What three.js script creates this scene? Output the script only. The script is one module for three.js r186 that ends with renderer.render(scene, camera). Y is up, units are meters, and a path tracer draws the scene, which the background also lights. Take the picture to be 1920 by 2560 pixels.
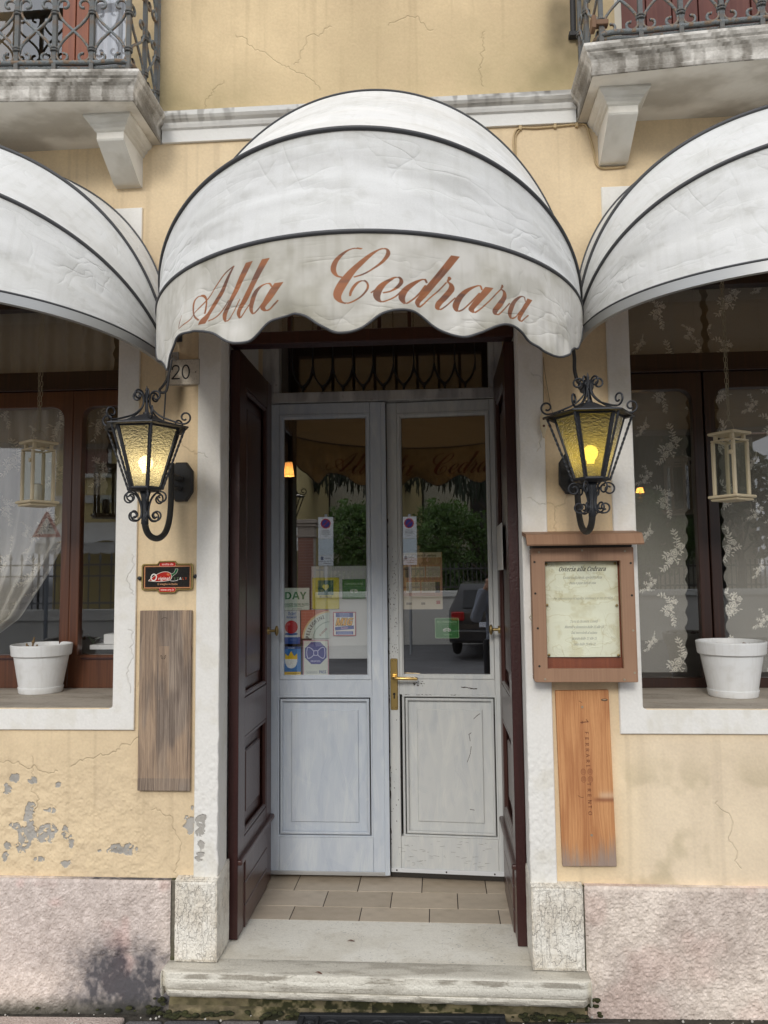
import * as THREE from 'three';
import { mergeGeometries, toCreasedNormals } from 'three/addons/utils/BufferGeometryUtils.js';
import { RoundedBoxGeometry } from 'three/addons/geometries/RoundedBoxGeometry.js';
import { MarchingCubes } from 'three/addons/objects/MarchingCubes.js';

// ---------------------------------------------------------------- camera, sky, sun, exposure
const scene = new THREE.Scene();
const camera = new THREE.PerspectiveCamera(67.33, 0.75, 0.02, 400);
camera.position.set(0.2706, 1.605, 3.0372);
camera.rotation.set(0.08252, 0.06908, -0.01051, 'YXZ');
scene.add(camera);

const renderer = new THREE.WebGLRenderer({ antialias: true });
renderer.setSize(768, 1024);
renderer.toneMapping = THREE.LinearToneMapping;
renderer.toneMappingExposure = 1.13;
renderer.shadowMap.enabled = true;

const sunDir = new THREE.Vector3(-0.12, 0.45, 0.885).normalize();
{ // overcast sky: brighter towards the zenith and round the hidden sun, slow cloud mottling
  const W = 512, H = 256, d = new Float32Array(W * H * 4);
  const wave = (x, y, z) => Math.sin(x * 3.1 + 1.7 * Math.sin(y * 2.3 + 0.4)) * Math.sin(z * 2.7 + 1.3 * Math.sin(x * 1.9)) * 0.5 + Math.sin(x * 6.3 + z * 5.1 + y * 4) * 0.22;
  for (let r = 0; r < H; r++) {
    const up = ((r + 0.5) / H - 0.5) * Math.PI, y = Math.sin(up);
    for (let c = 0; c < W; c++) {
      const a = ((c + 0.5) / W - 0.5) * 2 * Math.PI, x = Math.cos(a) * Math.cos(up), z = Math.sin(a) * Math.cos(up);
      const cs = Math.max(0, x * sunDir.x + y * sunDir.y + z * sunDir.z);
      let L = 0.93 + 0.30 * Math.max(0, y) + 0.25 * Math.pow(cs, 4);
      L *= 1 + 0.1 * wave(x, y, z);
      if (y < 0) L = 0.25;
      const i = (r * W + c) * 4;
      d[i] = L * 0.965; d[i + 1] = L * 1.0; d[i + 2] = L * 1.07; d[i + 3] = 1;
    }
  }
  const sky = new THREE.DataTexture(d, W, H, THREE.RGBAFormat, THREE.FloatType);
  sky.mapping = THREE.EquirectangularReflectionMapping; sky.magFilter = THREE.LinearFilter; sky.needsUpdate = true;
  scene.background = sky; scene.environment = sky;
}
const sun = new THREE.DirectionalLight(new THREE.Color(1, 0.96, 0.9), 1.15);
sun.position.copy(sunDir).multiplyScalar(30); sun.castShadow = true; sun.shadow.radius = 26;
sun.shadow.mapSize.set(2048, 2048);
Object.assign(sun.shadow.camera, { left: -8, right: 8, top: 8, bottom: -8, near: 1, far: 70 });
scene.add(sun); scene.add(sun.target);

// ---------------------------------------------------------------- helpers
let seed = 12345;
const rnd = () => { seed = (seed + 0x6d2b79f5) | 0; let t = Math.imul(seed ^ (seed >>> 15), 1 | seed); t = (t + Math.imul(t ^ (t >>> 7), 61 | t)) ^ t; return ((t ^ (t >>> 14)) >>> 0) / 4294967296; };
const rr = (a, b) => a + (b - a) * rnd();
const V = (x, y, z) => new THREE.Vector3(x, y, z);
const clamp = (x, a = 0, b = 1) => Math.min(b, Math.max(a, x));
const mix = (a, b, t) => a + (b - a) * t;
const sst = (a, b, x) => { const t = clamp((x - a) / (b - a)); return t * t * (3 - 2 * t); };
// value noise, with an optional period in lattice cells
const HASH = new Float32Array(65536); for (let i = 0; i < 65536; i++) HASH[i] = rnd();
const PX = new Int32Array(256), PY = new Int32Array(256); for (let i = 0; i < 256; i++) { PX[i] = (rnd() * 65536) | 0; PY[i] = (rnd() * 65536) | 0; }
const hsh = (i, j) => HASH[(PX[i & 255] ^ PY[j & 255] ^ ((i >> 8) * 7919) ^ ((j >> 8) * 104729)) & 65535];
function vn(x, y, p = 0, q = p) {
  let i = Math.floor(x), j = Math.floor(y); const fx = x - i, fy = y - j, u = fx * fx * (3 - 2 * fx), v = fy * fy * (3 - 2 * fy);
  let i1 = i + 1, j1 = j + 1;
  if (p) { i = ((i % p) + p) % p; i1 = ((i1 % p) + p) % p; j = ((j % q) + q) % q; j1 = ((j1 % q) + q) % q; }
  const a = hsh(i, j), b = hsh(i1, j), c = hsh(i, j1), d = hsh(i1, j1);
  return a + (b - a) * u + (c - a) * v + (a - b - c + d) * u * v;
}
function fbm(x, y, oct = 4, p = 0, q = p) { let s = 0, a = 0.5, n = 0; for (let o = 0; o < oct; o++) { s += a * vn(x + o * 17.3 * (p ? 0 : 1), y + o * 9.1 * (p ? 0 : 1), p, q); n += a; x *= 2; y *= 2; p *= 2; q *= 2; a *= 0.5; } return s / n; }
// textures
function finish(t, size, srgb) {
  t.wrapS = t.wrapT = THREE.RepeatWrapping; t.magFilter = THREE.LinearFilter; t.minFilter = THREE.LinearMipmapLinearFilter; t.generateMipmaps = true;
  if (srgb) t.colorSpace = THREE.SRGBColorSpace;
  if (size) t.repeat.set(1 / size[0], 1 / size[1]);
  t.needsUpdate = true; return t;
}
function tex(w, h, f, size, srgb = true) { // f(u, v, out): sRGB bytes in out
  const d = new Uint8Array(w * h * 4), o = [0, 0, 0, 255];
  for (let j = 0; j < h; j++) for (let i = 0; i < w; i++) { o[3] = 255; f((i + 0.5) / w, (j + 0.5) / h, o); const k = (j * w + i) * 4; d[k] = clamp(o[0], 0, 255); d[k + 1] = clamp(o[1], 0, 255); d[k + 2] = clamp(o[2], 0, 255); d[k + 3] = clamp(o[3], 0, 255); }
  return finish(new THREE.DataTexture(d, w, h, THREE.RGBAFormat, THREE.UnsignedByteType), size, srgb);
}
const grey = (w, h, f, size) => tex(w, h, (u, v, o) => { o[0] = o[1] = o[2] = f(u, v) * 255; }, size, false);
function canvas(w, h, draw, srgb = true) { const c = document.createElement('canvas'); c.width = w; c.height = h; const x = c.getContext('2d'); draw(x, w, h); const t = new THREE.CanvasTexture(c); t.magFilter = THREE.LinearFilter; if (srgb) t.colorSpace = THREE.SRGBColorSpace; return t; }
// geometry
function boxUV(g) { // uv in metres, by the face's main direction
  const p = g.attributes.position, n = p.count, uv = new Float32Array(n * 2), a = V(), b = V(), c = V(), e = V();
  for (let i = 0; i < n; i += 3) {
    a.fromBufferAttribute(p, i); b.fromBufferAttribute(p, i + 1); c.fromBufferAttribute(p, i + 2);
    e.subVectors(b, a).cross(c.clone().sub(a)); const X = Math.abs(e.x), Y = Math.abs(e.y), Z = Math.abs(e.z);
    for (let k = 0; k < 3; k++) { const x = p.getX(i + k), y = p.getY(i + k), z = p.getZ(i + k); const s = Z >= X && Z >= Y ? [x, y] : X >= Y ? [z, y] : [x, z]; uv[(i + k) * 2] = s[0]; uv[(i + k) * 2 + 1] = s[1]; }
  }
  g.setAttribute('uv', new THREE.BufferAttribute(uv, 2)); return g;
}
const keep = (g) => { g.userData.keepUV = true; return g; };
function prep(g) {
  const k = g.userData.keepUV, o = g.index ? g.toNonIndexed() : g;
  for (const n of Object.keys(o.attributes)) if (!['position', 'normal', 'uv'].includes(n)) o.deleteAttribute(n);
  if (!o.attributes.normal) o.computeVertexNormals();
  if (!k || !o.attributes.uv) boxUV(o);
  return o;
}
function join(gs) { gs = (Array.isArray(gs) ? gs : [gs]).map(prep); return gs.length > 1 ? mergeGeometries(gs, false) : gs[0]; }
const taken = new Map();
function numbered(n) { const k = taken.get(n) ?? 0; taken.set(n, k + 1); return k ? n + '_' + String(k).padStart(3, '0') : n; }
function obj(name, gs, mat, parent) {
  const m = new THREE.Mesh(join(gs), mat); m.castShadow = m.receiveShadow = true;
  m.name = parent ? name : numbered(name); (parent ?? scene).add(m); return m;
}
function tag(o, label, category, group, kind) { if (label) o.userData.label = label; if (category) o.userData.category = category; if (group) o.userData.group = group; if (kind) o.userData.kind = kind; return o; }
function thing(name, label, category, pos = [0, 0, 0], turn = 0, group) { const o = new THREE.Group(); o.name = numbered(name); scene.add(o); o.position.set(...pos); o.rotation.y = turn; return tag(o, label, category, group); }
function part(name, parent) { const o = new THREE.Group(); o.name = name; parent.add(o); return o; }
const struct = (name, gs, mat, label) => tag(obj(name, gs, mat), label, null, null, 'structure');
function bb(x0, x1, y0, y1, z0, z1, r = 0.003) { // box from corner to corner, edges rounded
  const w = x1 - x0, h = y1 - y0, d = z1 - z0, m = Math.min(w, h, d) / 2.2;
  const g = r > 0 ? new RoundedBoxGeometry(w, h, d, 1, Math.min(r, m)) : new THREE.BoxGeometry(w, h, d);
  return g.translate((x0 + x1) / 2, (y0 + y1) / 2, (z0 + z1) / 2);
}
const tube = (pts, r, seg = 0, rad = 6, closed = false) => new THREE.TubeGeometry(new THREE.CatmullRomCurve3(pts.map((p) => (p.isVector3 ? p : V(...p))), closed, 'centripetal'), seg || pts.length * 5, r, rad, closed);
function along(g, p, q) { // g stands on y from 0 to 1: put it from p to q
  const d = V().subVectors(q, p), L = d.length(); const m = new THREE.Matrix4().compose(p, new THREE.Quaternion().setFromUnitVectors(V(0, 1, 0), d.normalize()), V(1, L, 1)); return g.clone().applyMatrix4(m);
}
const rodGeo = (r, n = 8) => new THREE.CylinderGeometry(r, r, 1, n).translate(0, 0.5, 0);
const rod = (p, q, r, n = 8) => along(rodGeo(r, n), p, q);
function shapeOf(pts) { const s = new THREE.Shape(); pts.forEach((p, i) => (i ? s.lineTo(p[0], p[1]) : s.moveTo(p[0], p[1]))); s.closePath(); return s; }
function rectPath(x0, x1, y0, y1, r = [0, 0, 0, 0], C = THREE.Path) { // corner radii: bottom left, bottom right, top right, top left
  const s = new C(); s.moveTo(x0 + r[0], y0); s.lineTo(x1 - r[1], y0); if (r[1]) s.quadraticCurveTo(x1, y0, x1, y0 + r[1]); s.lineTo(x1, y1 - r[2]); if (r[2]) s.quadraticCurveTo(x1, y1, x1 - r[2], y1);
  s.lineTo(x0 + r[3], y1); if (r[3]) s.quadraticCurveTo(x0, y1, x0, y1 - r[3]); s.lineTo(x0, y0 + r[0]); if (r[0]) s.quadraticCurveTo(x0, y0, x0 + r[0], y0); return s;
}
const rectShape = (x0, x1, y0, y1, r) => rectPath(x0, x1, y0, y1, r, THREE.Shape);
function ext(shape, depth, z0 = 0, bevel = 0, seg = 8) { return new THREE.ExtrudeGeometry(shape, { depth: depth - 2 * bevel, bevelEnabled: bevel > 0, bevelThickness: bevel, bevelSize: bevel, bevelOffset: -bevel, bevelSegments: 1, curveSegments: seg }).translate(0, 0, z0 + bevel); }
function extX(pts, x0, x1) { // profile of [z, y] points drawn out along x
  return new THREE.ExtrudeGeometry(shapeOf(pts), { depth: x1 - x0, bevelEnabled: false }).rotateY(-Math.PI / 2).translate(x1, 0, 0);
}
function grid(nu, nv, f, keepUV = true) { // surface f(u, v) -> [x, y, z, s, t]
  const P = [], U = [], I = [];
  for (let j = 0; j <= nv; j++) for (let i = 0; i <= nu; i++) { const r = f(i / nu, j / nv); P.push(r[0], r[1], r[2]); U.push(r[3] ?? i / nu, r[4] ?? j / nv); }
  for (let j = 0; j < nv; j++) for (let i = 0; i < nu; i++) { const a = j * (nu + 1) + i, b = a + 1, c = a + nu + 1, d = c + 1; I.push(a, b, d, a, d, c); }
  const g = new THREE.BufferGeometry(); g.setAttribute('position', new THREE.Float32BufferAttribute(P, 3)); g.setAttribute('uv', new THREE.Float32BufferAttribute(U, 2)); g.setIndex(I); g.computeVertexNormals();
  return keepUV ? keep(g) : g;
}
function flip(g) { // after a mirror: restore the winding
  if (g.index) { const a = g.index.array; for (let i = 0; i < a.length; i += 3) { const t = a[i]; a[i] = a[i + 1]; a[i + 1] = t; } } return g;
}
const std = (o) => new THREE.MeshStandardMaterial({ side: THREE.DoubleSide, ...o });
const phy = (o) => new THREE.MeshPhysicalMaterial({ side: THREE.DoubleSide, ...o });
const lin = (r, g, b) => new THREE.Color().setRGB(r, g, b);

// ---------------------------------------------------------------- materials
const FX = 2.3, FH = 5.0; // the painted front: x from -FX to FX, y from 0 to FH
const bandAt = (X, Y) => { // white painted bands round the openings
  const a = Math.abs(X);
  if (a < 0.697 && Y < 3.16) return true;
  const q = X < 0 ? [0.94, 1.004] : [0.951, 0.997];
  return a > q[0] && a < 2.77 && Y > q[1] && Y < 3.154;
};
// peeled places: [x, y, rx, ry]
const PEEL = [[-1.43, 0.815, .016, .012], [-1.46, 0.775, .014, .02], [-1.366, 0.672, .02, .036], [-1.274, 0.69, .022, .01], [-1.375, 0.582, .036, .038], [-1.302, 0.602, .045, .034], [-1.222, 0.606, .014, .02], [-1.192, 0.568, .012, .018], [-1.326, 0.502, .02, .008], [-1.216, 0.49, .022, .014],
  [-0.992, 0.544, .055, .018], [-0.965, 0.545, .03, .022], [-1.453, 0.556, .018, .016], [-1.46, 0.51, .01, .016], [-0.711, 0.64, .018, .034], [-0.668, 0.637, .018, .042], [-0.662, 0.566, .013, .016], [-0.662, 0.522, .016, .018], [-0.705, 0.706, .006, .01], [-1.36, 0.805, .02, .01], [-1.25, 0.79, .012, .01], [-1.42, 0.63, .02, .01]];
const peelAt = (X, Y) => {
  let m = 9; for (const [x, y, a, b] of PEEL) { const dx = (X - x) / a, dy = (Y - y) / b; if (dx * dx + dy * dy < 6) m = Math.min(m, Math.hypot(dx, dy)); }
  return m > 3 ? 0 : sst(1.1, 1.04, m + 2.3 * (fbm(X * 52, Y * 52, 5) - 0.5)) * sst(0.27, 0.33, fbm(X * 95 + 4, Y * 95, 3));
};
const CRACKS = [];
{ // hairline cracks as wandering lines [start x, y, direction, length]
  const add = (x, y, a, L) => { const pts = [[x, y]]; const a0 = a; for (let i = 0; i < L / 0.012; i++) { a = a0 + (rnd() - 0.5) * 2.0 + (vn(i * 0.3, x * 9 + 50) - 0.5) * 1.4; x += Math.cos(a) * 0.012; y += Math.sin(a) * 0.012; pts.push([x, y]); } CRACKS.push(pts); };
  add(-0.78, 0.66, -1.6, 0.24); add(-0.78, 0.66, 2.9, 0.12); add(-1.36, 0.9, -1.55, 0.4); add(-0.74, 2.13, -0.3, 0.12); add(-0.74, 2.13, 2.2, 0.1); add(0.73, 1.86, 1.0, 0.16); add(0.74, 1.86, 3.2, 0.14); add(0.73, 1.86, -1.3, 0.12);
  add(0.79, 0.5, 1.9, 0.1); add(1.3, 0.75, -1.2, 0.3); add(-0.55, 3.9, -0.6, 0.5); add(-0.3, 3.75, 0.6, 0.3); add(0.1, 3.9, -0.2, 0.25); add(-0.6, 3.7, -1.9, 0.2); add(0.5, 3.85, -1.6, 0.3); add(0.2, 4.15, 0.2, 0.4); add(-0.5, 4.2, 0.3, 0.3);
  add(-0.97, 1.4, -1.4, 0.3); add(-0.96, 1.7, -1.2, 0.2); add(0.65, 2.4, -1.5, 0.4); add(-0.88, 1.26, -1.5, 0.1); add(-1.2, 0.86, 0.1, 0.4); add(-1.5, 0.87, 0.05, 0.3);
}
const rough = (X, Y) => X < -0.69 ? sst(1.02, 0.7, Y) * sst(-0.6, -1.0, X) : 0;
function plotCracks(c, w, h, style, lw) { c.strokeStyle = style; c.lineWidth = lw; c.lineJoin = 'round'; for (const p of CRACKS) { c.beginPath(); p.forEach(([x, y], i) => c[i ? 'lineTo' : 'moveTo'](((x + FX) / (2 * FX)) * w, (1 - y / FH) * h)); c.stroke(); } }
const facadeMap = canvas(2048, 2048, (c, w, h) => {
  const im = c.createImageData(w, h), d = im.data;
  for (let j = 0; j < h; j++) for (let i = 0; i < w; i++) {
    const X = ((i + 0.5) / w - 0.5) * 2 * FX, Y = (1 - (j + 0.5) / h) * FH, k = (j * w + i) * 4;
    const n1 = fbm(X * 2.3 + 5, Y * 2.3, 4), n2 = fbm(X * 14, Y * 11, 3), n3 = vn(X * 190, Y * 190);
    let r, g, b;
    if (bandAt(X, Y)) {
      const s = fbm(X * 30, Y * 4 + 9, 2), t = sst(0.52, 0.75, n2) * 0.5 + sst(0.55, 0.8, s) * 0.25;
      r = 232 - 12 * t + (n3 - 0.5) * 6; g = 229 - 14 * t + (n3 - 0.5) * 6; b = 222 - 20 * t + (n3 - 0.5) * 6;
      const low = sst(0.75, 0.45, Y) * 0.10 * n1; r -= 60 * low; g -= 60 * low; b -= 60 * low;
    } else {
      const up = Y > 3.44 ? 1 : 0, tone = (n1 - 0.5) * 26 + (n2 - 0.5) * 12 + (n3 - 0.5) * 8;
      r = mix(226, 213, up) + tone; g = mix(203, 189, up) + tone * 0.96; b = mix(166, 149, up) + tone * 0.8; { const w = sst(0.85, 1.1, X) * sst(1.05, 0.95, Y); g += 4 * w; b += 12 * w; }
      // trickles under the openings and boards
      const v = sst(0.55, 0.85, fbm(X * 38, Y * 1.2, 3)) * 0.35; r -= 26 * v; g -= 25 * v; b -= 22 * v;
      // grey weathering above the cornice, strongest towards the balconies
      if (up) {
        const e = sst(0.15, 0.85, Math.abs(X)), a = sst(4.0, 3.54, Y + (n1 - 0.5) * 0.5) * mix(0.35, 1, e);
        const dirt = clamp(a * (0.25 + 0.9 * n2)) * 0.75 + sst(0.62, 0.85, Math.abs(X)) * sst(4.3, 3.7, Y) * 0.25 * n1;
        r = mix(r, 150, dirt); g = mix(g, 137, dirt); b = mix(b, 100, dirt);
        const drop = Math.exp(-Math.pow((X - 0.82) / 0.08, 2)) * sst(4.05, 3.92, Y) * sst(3.6, 3.85, Y) * 0.6 * (0.4 + n2); r = mix(r, 88, drop); g = mix(g, 78, drop); b = mix(b, 58, drop);
      } else if (X > 0.9 && Y < 1.05) { const s = sst(0.5, 0.72, fbm(X * 9, Y * 7 + 3, 4)) * sst(0.98, 0.75, Y) * 0.3; r = mix(r, 150, s); g = mix(g, 138, s); b = mix(b, 104, s); }
      // soot under the number plaque and the lamp plates
      for (const [sx, sy, L] of [[-0.765, 2.39, 0.16], [-0.757, 1.9, 0.5], [-0.8, 1.54, 0.06]]) { const q = Math.exp(-Math.pow((X - sx) / (0.012 + 0.02 * n2), 2)) * sst(sy + 0.005, sy - 0.01, Y) * sst(sy - L, sy, Y) * 0.5 * (sx === -0.765 ? 1.2 : 0.35); r = mix(r, 70, q); g = mix(g, 58, q); b = mix(b, 40, q); }
      const rg = rough(X, Y) * sst(0.6, 0.75, n2) * 0.12; r -= 70 * rg; g -= 66 * rg; b -= 50 * rg;
    }
    const p = peelAt(X, Y); if (p > 0) { const q = 170 + (n2 - 0.5) * 26 + (n3 - 0.5) * 10; r = mix(r, q, p); g = mix(g, q - 5, p); b = mix(b, q - 13, p); }
    d[k] = clamp(r, 0, 255); d[k + 1] = clamp(g, 0, 255); d[k + 2] = clamp(b, 0, 255); d[k + 3] = 255;
  }
  c.putImageData(im, 0, 0);
  plotCracks(c, w, h, 'rgba(80,64,40,0.15)', 0.9);
});
const facadeBump = canvas(2048, 2048, (c, w, h) => {
  const im = c.createImageData(w, h), d = im.data;
  for (let j = 0; j < h; j++) for (let i = 0; i < w; i++) {
    const X = ((i + 0.5) / w - 0.5) * 2 * FX, Y = (1 - (j + 0.5) / h) * FH, k = (j * w + i) * 4, rg = rough(X, Y);
    let v = 0.62 + (fbm(X * 26, Y * 30, 4) - 0.5) * (0.10 + 0.75 * rg) + (vn(X * 120, Y * 120) - 0.5) * (0.05 + 0.14 * rg);
    if (Math.abs(X) < 0.697 && Math.abs(X) > 0.58 && Y < 1.1) v += (fbm(X * 70, Y * 60, 2) - 0.5) * 0.35 * sst(1.1, 0.8, Y);
    v -= peelAt(X, Y) * 0.3;
    d[k] = d[k + 1] = d[k + 2] = clamp(v * 255, 0, 255); d[k + 3] = 255;
  }
  c.putImageData(im, 0, 0); plotCracks(c, w, h, 'rgba(20,20,20,0.5)', 1.2);
}, false);
for (const t of [facadeMap, facadeBump]) { t.wrapS = t.wrapT = THREE.MirroredRepeatWrapping; t.repeat.set(1 / (2 * FX), 1 / FH); t.offset.set(0.5, 0); }
const M = {};
M.plaster = std({ name: 'plaster', map: facadeMap, bumpMap: facadeBump, bumpScale: 0.011, roughness: 0.92 });

// general pattern textures
const noiseB = grey(512, 512, (u, v) => fbm(u * 16, v * 16, 5, 16), [0.5, 0.5]);
const fineB = grey(512, 512, (u, v) => fbm(u * 64, v * 64, 3, 64), [0.4, 0.4]);
const paleStone = (base, dark, vein, size, bs) => ({
  map: tex(1024, 1024, (u, v, o) => {
    const n = fbm(u * 6, v * 6, 5, 6), m = fbm(u * 40 + 3, v * 40, 3, 40), f = vn(u * 300, v * 300, 300), cr = Math.abs(fbm(u * 9, v * 5 + 0.3, 4, 9, 5) - 0.5);
    const t = sst(0.45, 0.75, n) * 0.5 + sst(0.6, 0.8, m) * 0.35, k = vein * sst(0.02, 0.0, cr) * sst(0.3, 0.6, n) + sst(0.80, 0.86, fbm(u * 150 + 7, v * 150, 2, 150)) * sst(0.4, 0.65, fbm(u * 7 + 3, v * 7, 3, 7)) * 0.45;
    for (let q = 0; q < 3; q++) o[q] = mix(mix(base[q], dark[q], t), 78, k) + (f - 0.5) * 16;
  }, size),
  bumpMap: grey(1024, 1024, (u, v) => { const cr = Math.abs(fbm(u * 9, v * 5 + 0.3, 4, 9, 5) - 0.5); return 0.5 + 0.4 * (fbm(u * 24, v * 24, 4, 24) - 0.5) - 0.4 * vein * sst(0.015, 0, cr); }, size), bumpScale: bs,
});
M.marble = std({ ...paleStone([226, 222, 210], [200, 194, 178], 0.12, [1.1, 0.8], 0.004), roughness: 0.55 });
// jamb stones: tight crackle like old bark
M.jambStone = std({
  map: tex(512, 1024, (u, v, o) => {
    const n = fbm(u * 5, v * 5, 4, 5), c1 = Math.abs(fbm(u * 16, v * 12, 4, 16, 12) - 0.5), c2 = Math.abs(fbm(u * 40 + 0.2, v * 52, 2, 40, 52) - 0.5), k = sst(0.03, 0.0, c1) * 0.26 * sst(0.35, 0.6, n) + sst(0.05, 0.0, c2) * 0.13;
    const a = [236, 230, 217], b = [222, 213, 197]; for (let q = 0; q < 3; q++) o[q] = mix(mix(a[q], b[q], sst(0.4, 0.7, n)), 92, k) + (vn(u * 200, v * 400, 200, 400) - 0.5) * 12;
  }, [0.3, 0.6]),
  bumpMap: grey(512, 1024, (u, v) => 0.6 - 0.4 * sst(0.05, 0, Math.abs(fbm(u * 16, v * 12, 4, 16, 12) - 0.5)) - 0.3 * sst(0.06, 0, Math.abs(fbm(u * 40 + 0.2, v * 52, 2, 40, 52) - 0.5)) + 0.3 * (fbm(u * 40, v * 80, 2, 40, 80) - 0.5), [0.3, 0.6]), bumpScale: 0.006, roughness: 0.8,
});
M.pinkStone = std({
  map: tex(1024, 1024, (u, v, o) => {
    const n = fbm(u * 4, v * 4, 4, 4), m = fbm(u * 60, v * 40, 3, 60, 40), f = vn(u * 330, v * 330, 330), red = sst(0.56, 0.74, fbm(u * 7 + 0.5, v * 7, 3, 7));
    const a = [222, 208, 194], b = [202, 187, 175]; for (let q = 0; q < 3; q++) o[q] = mix(a[q], b[q], sst(0.35, 0.7, n)) + (m - 0.5) * 44 + (f - 0.5) * 22;
    o[1] -= red * 5; o[2] -= red * 5;
  }, [1.3, 1.3]), bumpMap: grey(1024, 1024, (u, v) => fbm(u * 90, v * 70, 3, 90, 70), [1.3, 1.3]), bumpScale: 0.0045, roughness: 0.9,
});
// balcony slab: limewashed stone with black trickles
M.balcony = std({
  map: tex(1024, 512, (u, v, o) => {
    const n = fbm(u * 8, v * 8, 4, 8), st = sst(0.48, 0.7, fbm(u * 42, v * 2.0, 3, 42, 2)), m = sst(0.42, 0.66, fbm(u * 14 + 2, v * 10, 4, 14, 10)), f = vn(u * 300, v * 160, 300, 160);
    const a = [214, 209, 200]; const k = clamp(st * 0.42 + m * 0.75 * n); for (let q = 0; q < 3; q++) o[q] = mix(a[q], [108, 102, 92][q], k) + (f - 0.5) * 18;
  }, [1.4, 0.7]), bumpMap: noiseB, bumpScale: 0.006, roughness: 0.9,
});
M.balconyUnder = std({ map: tex(512, 512, (u, v, o) => { const n = fbm(u * 5, v * 5, 5, 5), k = sst(0.4, 0.7, n); o[0] = mix(226, 186, k); o[1] = mix(220, 178, k); o[2] = mix(208, 164, k); }, [1.2, 0.8]), bumpMap: noiseB, bumpScale: 0.004, roughness: 0.9 });
M.limewash = std({ map: tex(512, 512, (u, v, o) => { const n = fbm(u * 6, v * 6, 5, 6), k = sst(0.45, 0.75, n) * 0.4; o[0] = mix(222, 180, k); o[1] = mix(218, 174, k); o[2] = mix(208, 160, k); }, [0.7, 0.7]), bumpMap: noiseB, bumpScale: 0.003, roughness: 0.85 });
M.cornice = std({ map: tex(1024, 256, (u, v, o) => { const n = fbm(u * 10, v * 4, 4, 10, 4), t = sst(0.5, 0.72, fbm(u * 70, v * 2, 2, 70, 2)) * sst(0.4, 0.95, v) * 0.5 + sst(0.55, 0.75, n) * sst(0.5, 0.9, v) * 0.5; o[0] = mix(228, 128, t); o[1] = mix(226, 124, t); o[2] = mix(220, 118, t); }, [2.0, 0.12]), roughness: 0.85, bumpMap: noiseB, bumpScale: 0.002 });
M.cornice.map.offset.set(0, -3.43 / 0.12 % 1);
// paints and woods
const brush = (base, deep, warm, chips, s) => ({
  map: tex(512, 1024, (u, v, o) => {
    const wx2 = u + 0.05 * (fbm(u * 3, v * 6, 2, 3, 6) - 0.5), st = fbm(wx2 * 24 + s, v * 5, 4, 24, 5), bl = fbm(wx2 * 7, v * 6 + s, 4, 7, 6), f = vn(u * 256, v * 40, 256, 40), t = clamp(sst(0.35, 0.7, st) * 0.3 + sst(0.4, 0.62, bl) * 0.75);
    for (let q = 0; q < 3; q++) o[q] = mix(base[q], deep[q], t) + (f - 0.5) * 6;
    const w = sst(0.52, 0.72, fbm(u * 3 + 0.7, v * 4, 3, 3, 4)) * warm; o[0] += 6 * w; o[1] += 2 * w; o[2] -= 14 * w;
    const ch = chips * sst(0.755, 0.785, fbm(u * 40, v * 60 + s, 3, 40, 60)) * sst(0.5, 0.65, fbm(u * 5, v * 7 + s, 2, 5, 7)); o[0] = mix(o[0], 62, ch); o[1] = mix(o[1], 48, ch); o[2] = mix(o[2], 40, ch);
  }, [0.6, 1.2]), bumpMap: grey(512, 1024, (u, v) => fbm(u * 70, v * 5, 3, 70, 5), [0.6, 1.2]), bumpScale: 0.0014, roughness: 0.5,
});
function brushed(base, light, dark, n, sd) { // paint laid on with a broad brush
  let q = sd; const R = () => { q = (q * 16807) % 2147483647; return q / 2147483647; };
  const map = canvas(768, 1536, (c, W, H) => { c.fillStyle = `rgb(${base})`; c.fillRect(0, 0, W, H);
    for (let k = 0; k < n; k++) { const x = R() * W, y = R() * H, L = 60 + R() * 300, wd = 10 + R() * 38, a = (R() - 0.5) * (R() < 0.16 ? 2.4 : 0.5), bend = (R() - 0.5) * 60, col = R() < 0.5 ? light : dark, al = 0.05 + 0.16 * R(); for (let h = 0; h < wd; h += 1.6) { const o = h - wd / 2, e = R() * 40; c.strokeStyle = `rgba(${col},${al * (0.35 + R())})`; c.lineWidth = 1 + R() * 1.4; c.beginPath(); const dx = Math.sin(a), dy = Math.cos(a); for (const wy of [-H, 0, H]) { if (y + wy < -420 || y + wy > H + 420) continue; c.moveTo(x + o * dy - dx * (L / 2 - e), y + wy - o * dx - dy * (L / 2 - e)); c.quadraticCurveTo(x + o * dy + bend, y + wy - o * dx, x + o * dy + dx * (L / 2 - R() * 40), y + wy - o * dx + dy * (L / 2 - R() * 40)); } c.stroke(); } } });
  map.wrapS = map.wrapT = THREE.RepeatWrapping; map.repeat.set(1 / 0.6, 1 / 1.2);
  return std({ map, bumpMap: grey(512, 1024, (u, v) => fbm(u * 60, v * 6, 3, 60, 6), [0.6, 1.2]), bumpScale: 0.0012, roughness: 0.5 });
}
M.doorBlue = brushed('196,203,211', '224,227,224', '168,178,194', 330, 977);
M.doorWarm = brushed('203,204,201', '226,225,216', '176,181,185', 330, 5171);
M.doorGrey = std(brush([206, 204, 200], [164, 162, 162], 0.3, 0.2, 0.33));
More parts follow.
